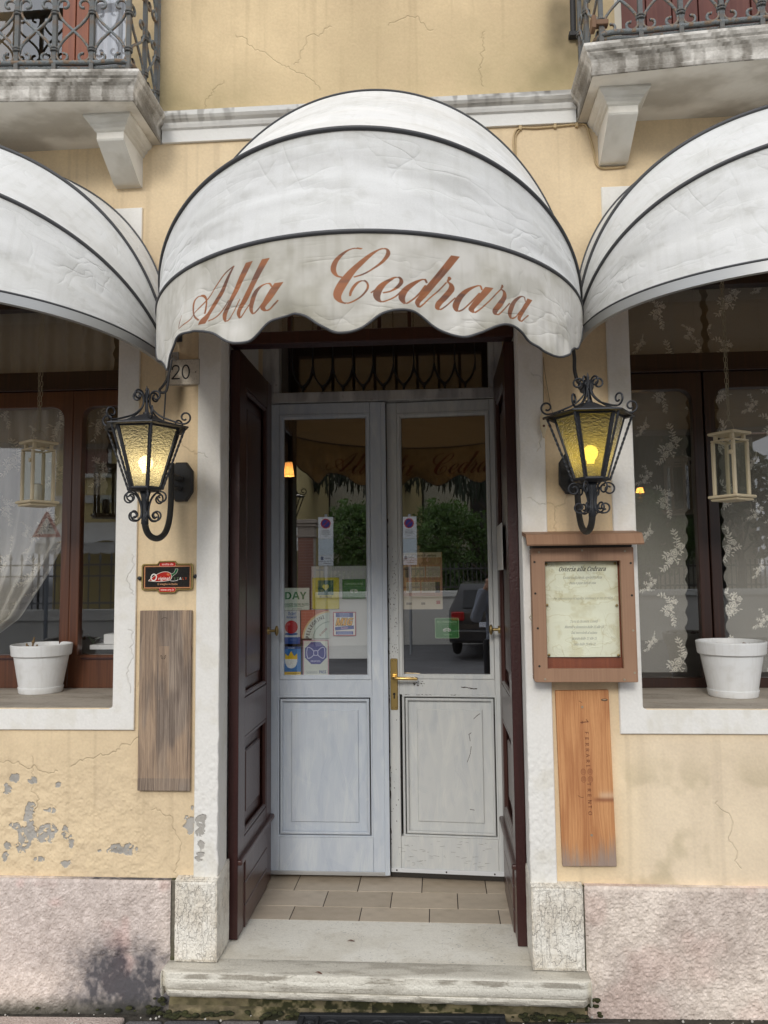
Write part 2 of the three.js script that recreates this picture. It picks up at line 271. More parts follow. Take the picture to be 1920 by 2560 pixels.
M.woodRaw = (a, b, s) => std({
  map: tex(512, 1024, (u, v, o) => { const w = fbm(u * 7 + s, v * 1.5, 3, 7, 2), g = fbm(u * 90 + 8 * w, v * 3, 3, 90, 3), l = fbm(u * 5 + 1, v * 2 + s, 3, 5, 2); const t = clamp(sst(0.3, 0.7, g) * 0.55 + sst(0.35, 0.7, l) * 0.5); for (let q = 0; q < 3; q++) o[q] = mix(a[q], b[q], t); }, [0.24, 0.8]),
  bumpMap: grey(512, 1024, (u, v) => fbm(u * 90, v * 3, 3, 90, 3), [0.24, 0.8]), bumpScale: 0.0015, roughness: 0.75,
});
const varnishMap = (a, b) => tex(256, 512, (u, v, o) => { const g = fbm(u * 40 + 3 * fbm(u * 4, v * 2, 2, 4, 2), v * 2, 3, 40, 2); for (let q = 0; q < 3; q++) o[q] = mix(a[q], b[q], g); }, [0.3, 0.9]);
M.brownDoor = phy({ map: varnishMap([84, 52, 44], [58, 32, 28]), bumpMap: fineB, bumpScale: 0.0006, roughness: 0.34, clearcoat: 0.35, clearcoatRoughness: 0.25 });
M.brownEdge = phy({ map: varnishMap([64, 28, 25], [46, 19, 17]), roughness: 0.4, bumpMap: fineB, bumpScale: 0.0008 });
M.winWood = phy({ map: varnishMap([64, 35, 22], [34, 18, 13]), roughness: 0.35, clearcoat: 0.4, clearcoatRoughness: 0.2 });
M.winWoodLight = phy({ map: varnishMap([112, 66, 38], [70, 37, 21]), roughness: 0.32, clearcoat: 0.4, clearcoatRoughness: 0.2 });
M.upWood = phy({ map: varnishMap([164, 92, 54], [124, 62, 34]), roughness: 0.45 });
M.shutter = std({ map: varnishMap([122, 72, 60], [100, 54, 46]), roughness: 0.6 });
M.creamPaint = std({ color: lin(0.66, 0.62, 0.52), roughness: 0.6, bumpMap: noiseB, bumpScale: 0.001 });
// metals
M.iron = std({ color: lin(0.035, 0.037, 0.042), roughness: 0.48, metalness: 0.35, bumpMap: fineB, bumpScale: 0.001 });
M.ironMatt = std({ color: lin(0.022, 0.021, 0.020), roughness: 0.65, bumpMap: fineB, bumpScale: 0.001 });
M.railIron = std({ map: tex(256, 256, (u, v, o) => { const n = fbm(u * 10, v * 10, 4, 10), r = sst(0.55, 0.72, n), f = vn(u * 90, v * 90, 90); o[0] = mix(96, 108, r) + f * 36; o[1] = mix(101, 90, r) + f * 34; o[2] = mix(102, 72, r) + f * 32; }, [0.2, 0.2]), roughness: 0.7, metalness: 0.2, bumpMap: fineB, bumpScale: 0.0015 });
M.brass = std({ color: lin(0.62, 0.43, 0.16), metalness: 1, roughness: 0.28 });
M.brassDull = std({ color: lin(0.36, 0.26, 0.11), metalness: 0.9, roughness: 0.45 });
M.alu = std({ color: lin(0.42, 0.42, 0.41), metalness: 0.55, roughness: 0.45 });
M.chain = std({ color: lin(0.40, 0.36, 0.26), metalness: 0.5, roughness: 0.45 });
M.screw = std({ color: lin(0.42, 0.36, 0.26), metalness: 0.6, roughness: 0.4 });
M.piping = std({ color: lin(0.055, 0.055, 0.058), roughness: 0.55 });
// cloth
const wrinkle = grey(1024, 1024, (u, v) => { // soft buckles and a few sharp creases
  const w1 = vn(u * 4, v * 4, 4), w2 = vn(u * 5 + 2, v * 5, 5), r1 = 1 - Math.abs(2 * fbm(u * 5 + 0.8 * w1, v * 9 + 0.8 * w2, 3, 5, 9) - 1), r2 = 1 - Math.abs(2 * fbm(u * 8 + 0.5 + w2, v * 5 + w1, 3, 8, 5) - 1), r3 = 1 - Math.abs(2 * fbm(u * 3 + 0.3, v * 22, 2, 3, 22) - 1);
  const g1 = sst(0.45, 0.62, fbm(u * 4 + 0.7, v * 4, 3, 4)), g2 = sst(0.45, 0.62, fbm(u * 5 + 0.2, v * 3, 3, 5, 3));
  return 0.2 + 0.42 * Math.pow(r1, 16) * g1 + 0.34 * Math.pow(r2, 18) * g2 + 0.16 * Math.pow(r3, 10) * g1 + 0.24 * fbm(u * 7, v * 7, 3, 7) + 0.04 * (vn(u * 90, v * 90, 90) - 0.5); });
const awningMap = tex(1024, 1024, (u, v, o) => { const weave = (vn(u * 512, v * 512, 512) - 0.5) * 7; const n = fbm(u * 6, v * 6, 5, 6), st = sst(0.5, 0.75, fbm(u * 60, v * 3, 3, 60, 3)), f = sst(0.6, 0.78, fbm(u * 18, v * 22, 4, 18, 22)); const k = sst(0.45, 0.75, n) * 0.16 + st * 0.07 + f * 0.14; o[0] = mix(231, 172, k); o[1] = mix(231, 170, k); o[2] = mix(228, 158, k); for (let q = 0; q < 3; q++) o[q] += weave; });
M.awning = phy({ map: awningMap, bumpMap: wrinkle, bumpScale: 0.0042, roughness: 0.62, transmission: 0.22, thickness: 0 });
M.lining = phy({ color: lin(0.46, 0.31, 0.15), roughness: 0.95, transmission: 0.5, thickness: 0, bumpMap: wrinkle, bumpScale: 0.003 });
// glass
M.glass = phy({ color: 0xffffff, transmission: 1, thickness: 0, roughness: 0, ior: 2.33 });
M.glassWin = phy({ color: 0xffffff, transmission: 1, thickness: 0, roughness: 0, ior: 2.1 });
function glazing(parent, x0, x1, y0, y1, z, gap = 0.007) { for (const d of [0, gap]) obj('pane', new THREE.PlaneGeometry(x1 - x0, y1 - y0).translate((x0 + x1) / 2, (y0 + y1) / 2, z + d), M.glass, parent); } // double glazed
M.glassThin = phy({ color: lin(0.93, 0.95, 0.92), transmission: 1, thickness: 0, roughness: 0.02, ior: 1.5 });
M.lampGlass = phy({ color: lin(0.40, 0.41, 0.33), transmission: 1, thickness: 0, roughness: 0.86, ior: 1.45, bumpMap: grey(512, 512, (u, v) => { const a = fbm(u * 22 + 0.7 * vn(u * 9, v * 9, 9), v * 34, 2, 22, 34); return sst(0.2, 0.8, a); }, [0.16, 0.16]), bumpScale: 0.003 });
M.lampGlassClear = M.lampGlass.clone(); M.lampGlassClear.roughness = 0.83;
// small goods
M.cream = std({ color: lin(0.66, 0.56, 0.38), roughness: 0.45 });
M.candle = phy({ color: lin(0.78, 0.74, 0.66), roughness: 0.5, transmission: 0.1, thickness: 0 });
M.pot = std({ map: tex(256, 256, (u, v, o) => { const n = fbm(u * 6, v * 6, 4, 6), st = sst(0.55, 0.8, fbm(u * 30, v * 3, 3, 30, 3)) * 0.3; const k = sst(0.5, 0.8, n) * 0.2 + st * 0.4; o[0] = mix(224, 186, k); o[1] = mix(224, 182, k); o[2] = mix(222, 172, k); }, [0.25, 0.25]), roughness: 0.42 });
M.soil = std({ color: lin(0.05, 0.035, 0.024), roughness: 1, bumpMap: fineB, bumpScale: 0.006 });
M.dryLeaf = std({ color: lin(0.16, 0.09, 0.05), roughness: 0.9 });
M.greenLeaf = std({ color: lin(0.05, 0.10, 0.035), roughness: 0.6 });
M.rubber = std({ color: lin(0.018, 0.019, 0.021), roughness: 0.7, bumpMap: fineB, bumpScale: 0.0015 });
M.paper = std({ color: lin(0.74, 0.72, 0.66), roughness: 0.85 });
M.menuWood = std({ map: tex(256, 512, (u, v, o) => { const g = fbm(u * 60, v * 2, 3, 60, 2), n = fbm(u * 4, v * 4, 3, 4); for (let q = 0; q < 3; q++) o[q] = mix([166, 130, 102][q], [138, 104, 80][q], g * 0.6 + n * 0.4); }, [0.3, 0.5]), roughness: 0.6 });
M.tile = [0, 1, 2, 3].map((i) => std({ map: tex(256, 128, (u, v, o) => { const n = fbm(u * 6, v * 4 + i * 0.37, 4, 6, 4), f = vn(u * 128, v * 64, 128, 64); const b = [[188, 172, 150], [182, 167, 146], [190, 175, 155], [178, 162, 140]][i]; for (let q = 0; q < 3; q++) o[q] = b[q] + (n - 0.5) * 22 + (f - 0.5) * 8; }, [0.3, 0.15]), roughness: 0.42 }));
M.grout = std({ color: lin(0.06, 0.05, 0.042), roughness: 0.95 });
M.dark = std({ color: lin(0.03, 0.025, 0.02), roughness: 0.9 });
M.room = std({ color: lin(0.10, 0.075, 0.055), roughness: 0.9 });
M.mortar = std({ map: tex(128, 512, (u, v, o) => { const n = fbm(u * 6, v * 24, 4, 6, 24), g = sst(0.6, 0.2, v); o[0] = 118 - 44 * g * n * 2 + 30 * (n - 0.5); o[1] = 112 - 38 * g * n * 2 + 30 * (n - 0.5); o[2] = 100 - 50 * g * n * 2 + 24 * (n - 0.5); }, [0.1, 0.44]), roughness: 1, bumpMap: noiseB, bumpScale: 0.008 });
M.moss = std({ map: tex(256, 256, (u, v, o) => { const n = fbm(u * 12, v * 12, 4, 12); o[0] = 30 + 46 * n; o[1] = 32 + 44 * n; o[2] = 18 + 22 * n; }, [0.2, 0.2]), bumpMap: noiseB, bumpScale: 0.01, roughness: 1 });

// ---------------------------------------------------------------- street
const gy = (x) => 0.003 + 0.0199 * (x - 1.12); // the street falls gently to the left
const tilt = Math.atan(0.0199);
M.asphalt = std({ map: tex(512, 512, (u, v, o) => { const n = fbm(u * 5, v * 5, 4, 5), f = vn(u * 200, v * 200, 200); o[0] = o[1] = o[2] = 104 + (n - 0.5) * 26 + (f - 0.5) * 30; o[2] += 2; }, [1.6, 1.6]), bumpMap: fineB, bumpScale: 0.004, roughness: 0.9 });
M.sett = [0, 1, 2].map((i) => std({ map: tex(256, 256, (u, v, o) => { const n = fbm(u * 6 + i, v * 6, 4, 6), f = vn(u * 90, v * 90, 90); const b = [[98, 95, 95], [84, 82, 84], [112, 106, 103]][i]; for (let q = 0; q < 3; q++) o[q] = b[q] + (n - 0.5) * 34 + (f - 0.5) * 22; }, [0.25, 0.25]), bumpMap: fineB, bumpScale: 0.004, roughness: 0.75 }));
M.kerb = std({ map: tex(512, 512, (u, v, o) => { const n = fbm(u * 6, v * 6, 4, 6), f = vn(u * 160, v * 160, 160); o[0] = 182 + (n - 0.5) * 40 + (f - 0.5) * 20; o[1] = 166 + (n - 0.5) * 38 + (f - 0.5) * 20; o[2] = 156 + (n - 0.5) * 36 + (f - 0.5) * 20; }, [0.8, 0.8]), bumpMap: fineB, bumpScale: 0.004, roughness: 0.85 });
{
  const g = new THREE.PlaneGeometry(240, 240).rotateX(-Math.PI / 2);
  const ground = struct('ground', g, M.asphalt, 'grey asphalt street in front of the restaurant');
  ground.rotation.z = tilt; ground.position.set(0, gy(0) - 0.055, 0);
  const pave = new THREE.Group(); pave.name = 'pavement'; scene.add(pave); tag(pave, 'strip of dark paving setts and a pale kerb slab along the house', null, null, 'structure');
  pave.rotation.z = tilt; pave.position.set(0, gy(0), 0);
  obj('bedding', bb(-3.4, 3.4, -0.05, -0.016, 0.03, 1.3, 0), std({ map: tex(256, 256, (u, v, o) => { const n = fbm(u * 14, v * 14, 4, 14); o[0] = 44 + 40 * n; o[1] = 40 + 38 * n; o[2] = 34 + 34 * n; }, [0.3, 0.3]), roughness: 1, bumpMap: noiseB, bumpScale: 0.01 }), pave);
  obj('kerb_slab', bb(-2.6, -0.93, -0.045, 0.0, 0.075, 0.52, 0.008), M.kerb, pave);
  obj('kerb_slab', bb(-3.4, -2.61, -0.045, -0.001, 0.075, 0.52, 0.008), M.kerb, pave);
  let n = 0;
  for (let row = 0; row < 5; row++) {
    const z0 = 0.085 + row * 0.118; let x = (row % 2 ? -0.86 : -0.92) + (row > 3 ? -2.4 : 0);
    while (x < 3.3) { const w = rr(0.12, 0.22); const m = obj('sett', bb(x, x + w - 0.008, -0.045, rr(-0.006, 0.002), z0 + rr(0, 0.004), z0 + 0.11 - rr(0, 0.004), 0.012), M.sett[n++ % 3], pave); m.rotation.z = rr(-0.006, 0.006); x += w; }
  }
  // the row of old setts against the wall on the right has a plastic drain mesh on it
  const grit = []; for (let i = 0; i < 90; i++) { const s = rr(0.0015, 0.005); grit.push(new THREE.IcosahedronGeometry(s, 0).translate(rr(-1.5, 1.6), gy(0) - 0.004 + 0.0199 * 0, rr(0.05, 0.14))); }
  const gm = obj('grit', grit, std({ color: lin(0.5, 0.47, 0.42), roughness: 0.9 })); tag(gm, 'pale grit scattered along the foot of the doorstep', null, null, 'stuff'); gm.rotation.z = tilt; gm.position.y = 0.004;
}

// ---------------------------------------------------------------- the house front
const WIN_L = [-2.68, -1.03], WIN_R = [1.038, 2.67], SILL = 1.091, WTOP = 3.06;
const house = thing('restaurant_building', 'yellow plastered house front with white bands round the door and windows', 'building');
{
  const wall = shapeOf([[-4.6, -0.3], [4.6, -0.3], [4.6, 7.2], [-4.6, 7.2]]);
  wall.holes.push(rectPath(-0.612, 0.612, 0.05, 3.0), rectPath(WIN_L[0], WIN_L[1], SILL - 0.03, WTOP), rectPath(WIN_R[0], WIN_R[1], SILL - 0.03, WTOP), rectPath(-1.98, -1.03, 3.545, 5.7), rectPath(1.03, 1.98, 3.545, 5.7));
  obj('wall', ext(wall, 0.85, -0.85), M.plaster, house);
  const uneven = (x0, x1, y0, y1, edge) => { // band of plaster whose edge towards the opening is worn and wavy
    const s = new THREE.Shape(), N = 90, e = (y) => (fbm(y * 14 + edge, 3.3, 3) - 0.5) * 0.006 + (y < 1.1 ? (fbm(y * 40 + edge, 8.3, 2) - 0.5) * 0.006 : 0);
    const inner = edge < 0 ? x1 : x0, outer = edge < 0 ? x0 : x1; s.moveTo(outer, y0); for (let i = 0; i <= N; i++) { const y = mix(y0, y1, i / N); s.lineTo(inner + e(y), y); } s.lineTo(outer, y1); s.closePath(); return ext(s, 0.012, 0, 0.003);
  };
  obj('painted_band', [uneven(-0.6945, -0.599, 0.44, 3.02, -1), bb(-0.62, -0.6, 0.143, 3.0, -0.12, 0.0, 0.004)], M.plaster, house);
  obj('painted_band', [uneven(0.6, 0.6985, 0.44, 3.02, 1), bb(0.6, 0.62, 0.143, 3.0, -0.12, 0.0, 0.004)], M.plaster, house);
  obj('painted_band', bb(-0.6945, 0.6985, 3.021, 3.13, 0, 0.012), M.plaster, house);
  for (const [w, o, b, s] of [[WIN_L, [-2.77, -0.94], 1.005, -1], [WIN_R, [0.951, 2.76], 0.997, 1]]) {
    const sh = rectShape(o[0], o[1], b, 3.153), r = 0.012; sh.holes.push(rectPath(w[0], w[1], SILL, WTOP, [r, r, 0, 0])); obj('painted_band', ext(sh, 0.011, 0, 0.003), M.plaster, house);
  }
  // cornice between the balconies
  const cp = [[0, 3.43], [0.012, 3.43], [0.012, 3.482], [0.022, 3.486], [0.028, 3.497], [0.03, 3.505], [0.045, 3.513], [0.054, 3.522], [0.058, 3.54], [0, 3.548]];
  obj('cornice', extX(cp, -0.86, 0.86), M.cornice, house);
  // base stones
  const rough2 = (x0, x1, y0, y1, z, amp, f, nx, ny, chipX) => grid(nx, ny, (u, v) => {
    const x = mix(x0, x1, u), y = mix(y0, y1, v), e = Math.min(u * (x1 - x0), (1 - u) * (x1 - x0), v * (y1 - y0), (1 - v) * (y1 - y0)), n = (fbm(x * f, y * f * 1.15, 4) - 0.45) * amp + (fbm(x * 6 + 4, y * 6, 2) - 0.5) * amp * 0.8;
    let zz = z + n - 0.006 * sst(0.012, 0, e); if (chipX) { const c = Math.exp(-Math.pow((x - chipX) / 0.22, 2)) * sst(0.26, 0.05, y); zz -= c * (0.012 + 0.03 * fbm(x * 16, y * 16, 3)); }
    return [x, y, zz, x, y];
  });
  const stone = (x0, x1, y0, y1, z, ...a) => [rough2(x0, x1, y0, y1, z, ...a), bb(x0 + 0.002, x1 - 0.002, y0 + 0.002, y1 - 0.001, -0.01, z - 0.012, 0)];
  { const pk = M.pinkStone.clone(); pk.map = tex(1536, 512, (u, v, o) => {
    const X = mix(-1.75, -0.777, u), Y = mix(-0.08, 0.44, v), n = fbm(X * 3, Y * 3 + 3, 4), m = fbm(X * 46, Y * 38, 3), f = vn(X * 260, Y * 260), a = [222, 207, 195], b = [204, 190, 181];
    for (let q = 0; q < 3; q++) o[q] = mix(a[q], b[q], sst(0.35, 0.7, n)) + (m - 0.5) * 46 + (f - 0.5) * 22;
    const soot = Math.exp(-Math.pow((X + 0.93) / 0.2, 2)) * sst(0.3, 0.04, Y) * clamp(0.15 + 2.6 * (fbm(X * 13, Y * 13, 4) - 0.25)); const foot = sst(0.03, -0.06, Y + 0.02 * m) * 0.8;
    for (let q = 0; q < 3; q++) { o[q] = mix(o[q], [76, 74, 78][q], clamp(soot * 1.5 * (0.45 + 1.1 * fbm(X * 70, Y * 60, 3)), 0, 0.92)); o[q] = mix(o[q], [58, 56, 46][q], foot); }
    const red = sst(0.6, 0.78, fbm(X * 7, Y * 7 + 9, 3)) * (1 - clamp(soot)); o[1] -= red * 12; o[2] -= red * 12;
  }, [0.973, 0.52]); pk.map.offset.set(1.75 / 0.973, 0.08 / 0.52);
  obj('plinth_stone', stone(-1.75, -0.777, -0.08, 0.44, 0.035, 0.0068, 135, 480, 230, -0.95), pk, house); obj('plinth_stone', stone(-2.9, -1.754, -0.1, 0.44, 0.035, 0.010, 74, 120, 50, 0), M.pinkStone, house); }
  obj('plinth_stone', stone(0.794, 1.75, -0.06, 0.447, 0.035, 0.0075, 120, 480, 230, 0), M.pinkStone, house); obj('plinth_stone', stone(1.754, 2.9, -0.06, 0.447, 0.035, 0.011, 70, 120, 50, 0), M.pinkStone, house);
  obj('mortar_joint', bb(-0.779, -0.755, 0.0, 0.44, 0.0, 0.022, 0), M.mortar, house); obj('mortar_joint', bb(0.784, 0.797, 0.0, 0.44, 0.0, 0.022, 0), M.mortar, house);
  // jamb stones stand on the step: a worn face, a sloped top
  for (const [a, b, s] of [[-0.757, -0.592, -1], [0.597, 0.787, 1]]) {
    const inX = s < 0 ? b : a, g = [rough2(a, b, 0.147, 0.446, 0.042, 0.006, 50, 60, 90, 0)];
    const side = grid(24, 60, (u, v) => { const z = mix(0.042, -0.13, u), y = mix(0.147, 0.449 + u * 0.02, v), e = Math.min(u, v, 1 - v); return [inX - s * (0.002 * fbm(z * 40, y * 30, 3) - (e < 0.03 ? 0.001 : 0)), y, z, z, y]; });
    g.push(side, keep(grid(8, 8, (u, v) => { const x = mix(a, b, u), z = mix(0.042, -0.13, v); return [x, 0.446 + 0.022 * v - (v < 0.1 ? 0.002 : 0), z, x, z]; })), bb(a + 0.003, b - 0.003, 0.147, 0.44, -0.12, 0.03, 0));
    obj('jamb_stone', g, M.jambStone, house);
  }
  M.sill = std({ ...paleStone([176, 166, 152], [138, 128, 114], 0.2, [1.4, 0.5], 0.003), roughness: 0.75 });
  obj('window_sill', bb(WIN_L[0], WIN_L[1], SILL - 0.03, SILL + 0.001, -0.85, -0.001, 0.003), M.sill, house);
  obj('window_sill', bb(WIN_R[0], WIN_R[1], SILL - 0.03, SILL + 0.001, -0.85, -0.001, 0.003), M.sill, house);
}
{ // the dining room behind the glass
  const r = new THREE.Group(); r.name = 'interior_room'; scene.add(r); tag(r, 'dim dining room behind the windows and doors', null, null, 'structure');
  obj('floor', bb(-4.6, 4.6, 0.0, 0.13, -5.2, -0.86, 0), std({ color: lin(0.13, 0.09, 0.06), roughness: 0.5 }), r);
  obj('ceiling', bb(-4.6, 4.6, 3.32, 3.4, -5.2, -0.86, 0), M.room, r);
  obj('back_wall', bb(-4.6, 4.6, 0.13, 3.32, -5.3, -5.2, 0), M.room, r);
  obj('side_wall', bb(-4.7, -4.6, 0.13, 3.32, -5.2, -0.86, 0), M.room, r); obj('side_wall', bb(4.6, 4.7, 0.13, 3.32, -5.2, -0.86, 0), M.room, r);
  const up = new THREE.Group(); up.name = 'upper_room'; scene.add(up); tag(up, 'dark room behind the upstairs balcony doors', null, null, 'structure');
  obj('floor', bb(-4.6, 4.6, 3.42, 3.5, -4, -0.86, 0), M.room, up); obj('back_wall', bb(-4.6, 4.6, 3.5, 7.1, -4.1, -4, 0), M.room, up); obj('ceiling', bb(-4.6, 4.6, 7.1, 7.2, -4.1, -0.86, 0), M.room, up);
  obj('side_wall', [bb(-4.7, -4.6, 3.5, 7.1, -4, -0.86, 0), bb(4.6, 4.7, 3.5, 7.1, -4, -0.86, 0)], M.room, up);
}

// ---------------------------------------------------------------- balconies
function loftSides(path, prof) { // flat-shaded mouldings: path(o) gives the plan polyline [x, z] at offset o; prof is [o, y]
  const P = [], U = []; const rows = prof.map(([o, y]) => path(o).map(([x, z]) => [x, y, z]));
  let acc = 0;
  for (let j = 0; j + 1 < rows.length; j++) { let len = 0; for (let i = 0; i + 1 < rows[j].length; i++) {
    const a = rows[j][i], b = rows[j][i + 1], c = rows[j + 1][i], d = rows[j + 1][i + 1], L = Math.hypot(b[0] - a[0], b[2] - a[2]), h = Math.hypot(prof[j + 1][0] - prof[j][0], prof[j + 1][1] - prof[j][1]);
    P.push(...a, ...b, ...d, ...a, ...d, ...c); U.push(len, acc, len + L, acc, len + L, acc + h, len, acc, len + L, acc + h, len, acc + h); len += L; } acc += Math.hypot(prof[j + 1][0] - prof[j][0], prof[j + 1][1] - prof[j][1]); }
  const g = new THREE.BufferGeometry(); g.setAttribute('position', new THREE.Float32BufferAttribute(P, 3)); g.setAttribute('uv', new THREE.Float32BufferAttribute(U, 2)); g.computeVertexNormals(); return keep(g);
}
function balcony(s, label) { // s = -1: left of the door, +1: right
  const t = thing('balcony', label, 'balcony', [0, 0, 0], 0);
  const X0 = 0.868, X1 = 2.85, Z = (x) => 0.30 + 0.055 * Math.sin(Math.PI * clamp((x - X0) / (X1 - X0)));
  const path = (o) => { const p = [[s * (X0 - o), -0.02], [s * (X0 - o), Z(X0) + o]]; for (let i = 1; i < 12; i++) { const x = mix(X0, X1, i / 12); p.push([s * x, Z(x) + o]); } p.push([s * (X1 + o), Z(X1) + o], [s * (X1 + o), -0.02]); return p; };
  const prof = [[0.0, 3.428], [0.004, 3.43], [0.006, 3.442], [0.002, 3.446], [0.003, 3.476], [0.008, 3.487], [0.018, 3.496], [0.022, 3.503], [0.022, 3.508], [0.030, 3.513], [0.036, 3.524], [0.035, 3.534], [0.028, 3.54]];
  const cap = (y, o) => { const sh = shapeOf(path(o)); return new THREE.ShapeGeometry(sh).rotateX(Math.PI / 2).translate(0, y, 0); };
  obj('slab', [loftSides(path, prof), cap(3.54, 0.028)], M.balcony, t);
  obj('soffit', cap(3.428, 0), M.balconyUnder, t);
  const cor = (xc) => { const a = xc - 0.055, b = xc + 0.055;
    const body = extX([[-0.02, 3.243], [0.028, 3.243], [0.036, 3.246], [0.196, 3.340], [0.2, 3.346], [0.2, 3.375], [-0.02, 3.375]], a, b);
    const cp = (o) => [[a - o, -0.02], [a - o, 0.2 + o], [b + o, 0.2 + o], [b + o, -0.02]];
    const lid = loftSides(cp, [[0, 3.372], [0.007, 3.377], [0.009, 3.386], [0.018, 3.393], [0.02, 3.402], [0.034, 3.412], [0.04, 3.42], [0.04, 3.4275]]);
    return [body, lid]; };
  obj('corbel', cor(s * 1.0), M.limewash, t); obj('corbel', cor(s * 2.66), M.limewash, t);
  // railing
  const rail = part('railing', t), zf = 0.27, xs = s < 0 ? [0.89, 1.03, 1.173, 1.318, 1.462, 1.606, 1.75, 1.894, 2.038, 2.18, 2.32, 2.46, 2.6, 2.74] : [0.905, 1.045, 1.186, 1.326, 1.464, 1.606, 1.75, 1.894, 2.038, 2.18, 2.32, 2.46, 2.6, 2.74];
  const zr = (x) => Z(x) - 0.005;
  const flat = (pts, r) => tube(pts, r, pts.length * 4, 5);
  const barG = new THREE.BoxGeometry(0.016, 1.0, 0.016).translate(0, 4.05, 0), colG = new THREE.TorusGeometry(0.013, 0.0042, 6, 10).rotateX(Math.PI / 2);
  const place = (name, g, x, y, z, turn = 0) => { const m = new THREE.Mesh(g, M.railIron); m.name = name; m.castShadow = m.receiveShadow = true; m.position.set(x, y, z); m.rotation.y = turn; rail.add(m); return m; };
  prep(barG); prep(colG);
  const curl = (cx, cy, r, a0, turns, dir) => { const o = []; for (let i = 0; i <= 14; i++) { const f = i / 14, a = a0 + dir * f * turns * 2 * Math.PI, q = r * (1 - 0.62 * f); o.push([cx + q * Math.cos(a), cy + q * Math.sin(a)]); } return o; };
  function diag(w, y0) { // S-scroll between two bars: from the upper collar on the first to the lower collar on the next
    const up = curl(0.034, y0 + 0.033 + 0.0, 0.026, Math.PI, 0.78, -1).reverse(), dn = curl(w - 0.034, y0 - 0.175, 0.026, 0, 0.78, -1);
    return tube([...up, [0.011, y0 + 0.006], [0.03, y0 - 0.03], [w / 2, y0 - 0.072], [w - 0.03, y0 - 0.115], [w - 0.011, y0 - 0.15], ...dn].map(([x, y]) => V(x, y, 0)), 0.0058, 70, 5);
  }
  const dCache = new Map();
  const scrolls = (p, q) => { // p, q: [x, z] of neighbouring bars
    const w = Math.hypot(q[0] - p[0], q[1] - p[1]), k = w.toFixed(3), turn = -Math.atan2(q[1] - p[1], q[0] - p[0]);
    if (!dCache.has(k)) dCache.set(k, prep(diag(w, 0)));
    for (const y of [3.79, 4.14, 4.49]) { place('scroll', dCache.get(k), p[0], y, p[1], turn); place('scroll', dCache.get(k), q[0], y, q[1], turn + Math.PI); }
  };
  const bars = [[s * 0.882, 0.03], [s * 0.884, 0.15], ...xs.map((x) => [s * x, zr(x)])];
  bars.forEach(([x, z], i) => { place('baluster', barG, x, 0, z); for (const y of [3.635, 3.645, 3.785, 3.795, 4.14]) place('collar', colG, x, y, z); if (i) scrolls(bars[i - 1], [x, z]); });
  const line = (y) => bars.map(([x, z]) => V(x, y, z));
  obj('bottom_rail', [tube(line(3.588), 0.011, 60, 5), tube(line(3.572).map((p) => p.add(V(0, 0, -0.012))), 0.01, 60, 5)], M.railIron, rail);
  obj('handrail', tube(line(4.555), 0.02, 60, 8), M.railIron, rail);
  if (s > 0) { obj('stay_bracket', [bb(0.875, 0.93, 3.62, 3.64, 0.285, 0.315, 0.003), bb(0.868, 0.884, 3.605, 3.655, 0.28, 0.32, 0.003)], std({ color: lin(0.18, 0.10, 0.055), roughness: 0.8 }), rail); obj('wall_stay', [rod(V(0.862, 3.80, 0.0), V(0.862, 4.3, 0.02), 0.012), bb(0.84, 0.885, 3.79, 3.81, 0, 0.03, 0.003)], M.ironMatt, rail); }
  else obj('wall_post', rod(V(-0.8815, 3.55, 0.01), V(-0.8815, 4.6, 0.01), 0.009), M.railIron, rail);
  return t;
}
balcony(-1, 'white stone balcony with scrolled iron railing, in front of the door with the white curtain');
balcony(1, 'mossy white stone balcony with scrolled iron railing, in front of the brown shutters');
{ // upstairs doors
  const t = thing('balcony_door', 'orange wood glazed balcony door with a white curtain behind the glass', 'door');
  obj('frame', [bb(-1.075, -1.03, 3.545, 5.7, -0.2, -0.11), bb(-1.98, -1.935, 3.545, 5.7, -0.2, -0.11), bb(-1.935, -1.075, 5.62, 5.7, -0.2, -0.11)], M.creamPaint, t);
  obj('stile', bb(-1.372, -1.312, 3.55, 5.62, -0.165, -0.115), M.upWood, t); obj('stile', bb(-1.308, -1.25, 3.55, 5.62, -0.165, -0.115), M.upWood, t);
  obj('stile', bb(-1.935, -1.88, 3.55, 5.62, -0.165, -0.115), M.upWood, t); obj('bottom_rail', bb(-1.25, -1.075, 3.55, 3.64, -0.165, -0.115), M.upWood, t); obj('bottom_rail', bb(-1.88, -1.372, 3.55, 3.64, -0.165, -0.115), M.upWood, t);
  obj('pane', new THREE.PlaneGeometry(0.18, 2).translate(-1.163, 4.62, -0.14), M.glass, t); obj('pane', new THREE.PlaneGeometry(0.51, 2).translate(-1.626, 4.62, -0.14), M.glass, t);
  const c = obj('curtain', grid(60, 6, (u, v) => [mix(-1.26, -1.07, u), mix(3.6, 5.6, v), -0.2 + 0.012 * Math.sin(u * 26) + 0.006 * Math.sin(u * 61), u, v]), phy({ color: lin(0.72, 0.76, 0.82), transmission: 0.3, thickness: 0, roughness: 0.95 }));
  tag(c, 'white net curtain behind the upstairs balcony door', 'curtain');
  const s = thing('window_shutter', 'brown boarded shutters closed behind the mossy balcony', 'shutter');
  obj('frame', [bb(1.03, 1.074, 3.545, 5.7, -0.2, -0.06), bb(1.936, 1.98, 3.545, 5.7, -0.2, -0.06)], M.creamPaint, s);
  for (let i = 0; i < 8; i++) obj('board', bb(1.076 + i * 0.1075, 1.076 + (i + 1) * 0.1075 - 0.004, 3.552, 5.69, -0.13, -0.085 - (i === 4 ? 0.004 : 0), 0.004), M.shutter, s);
}
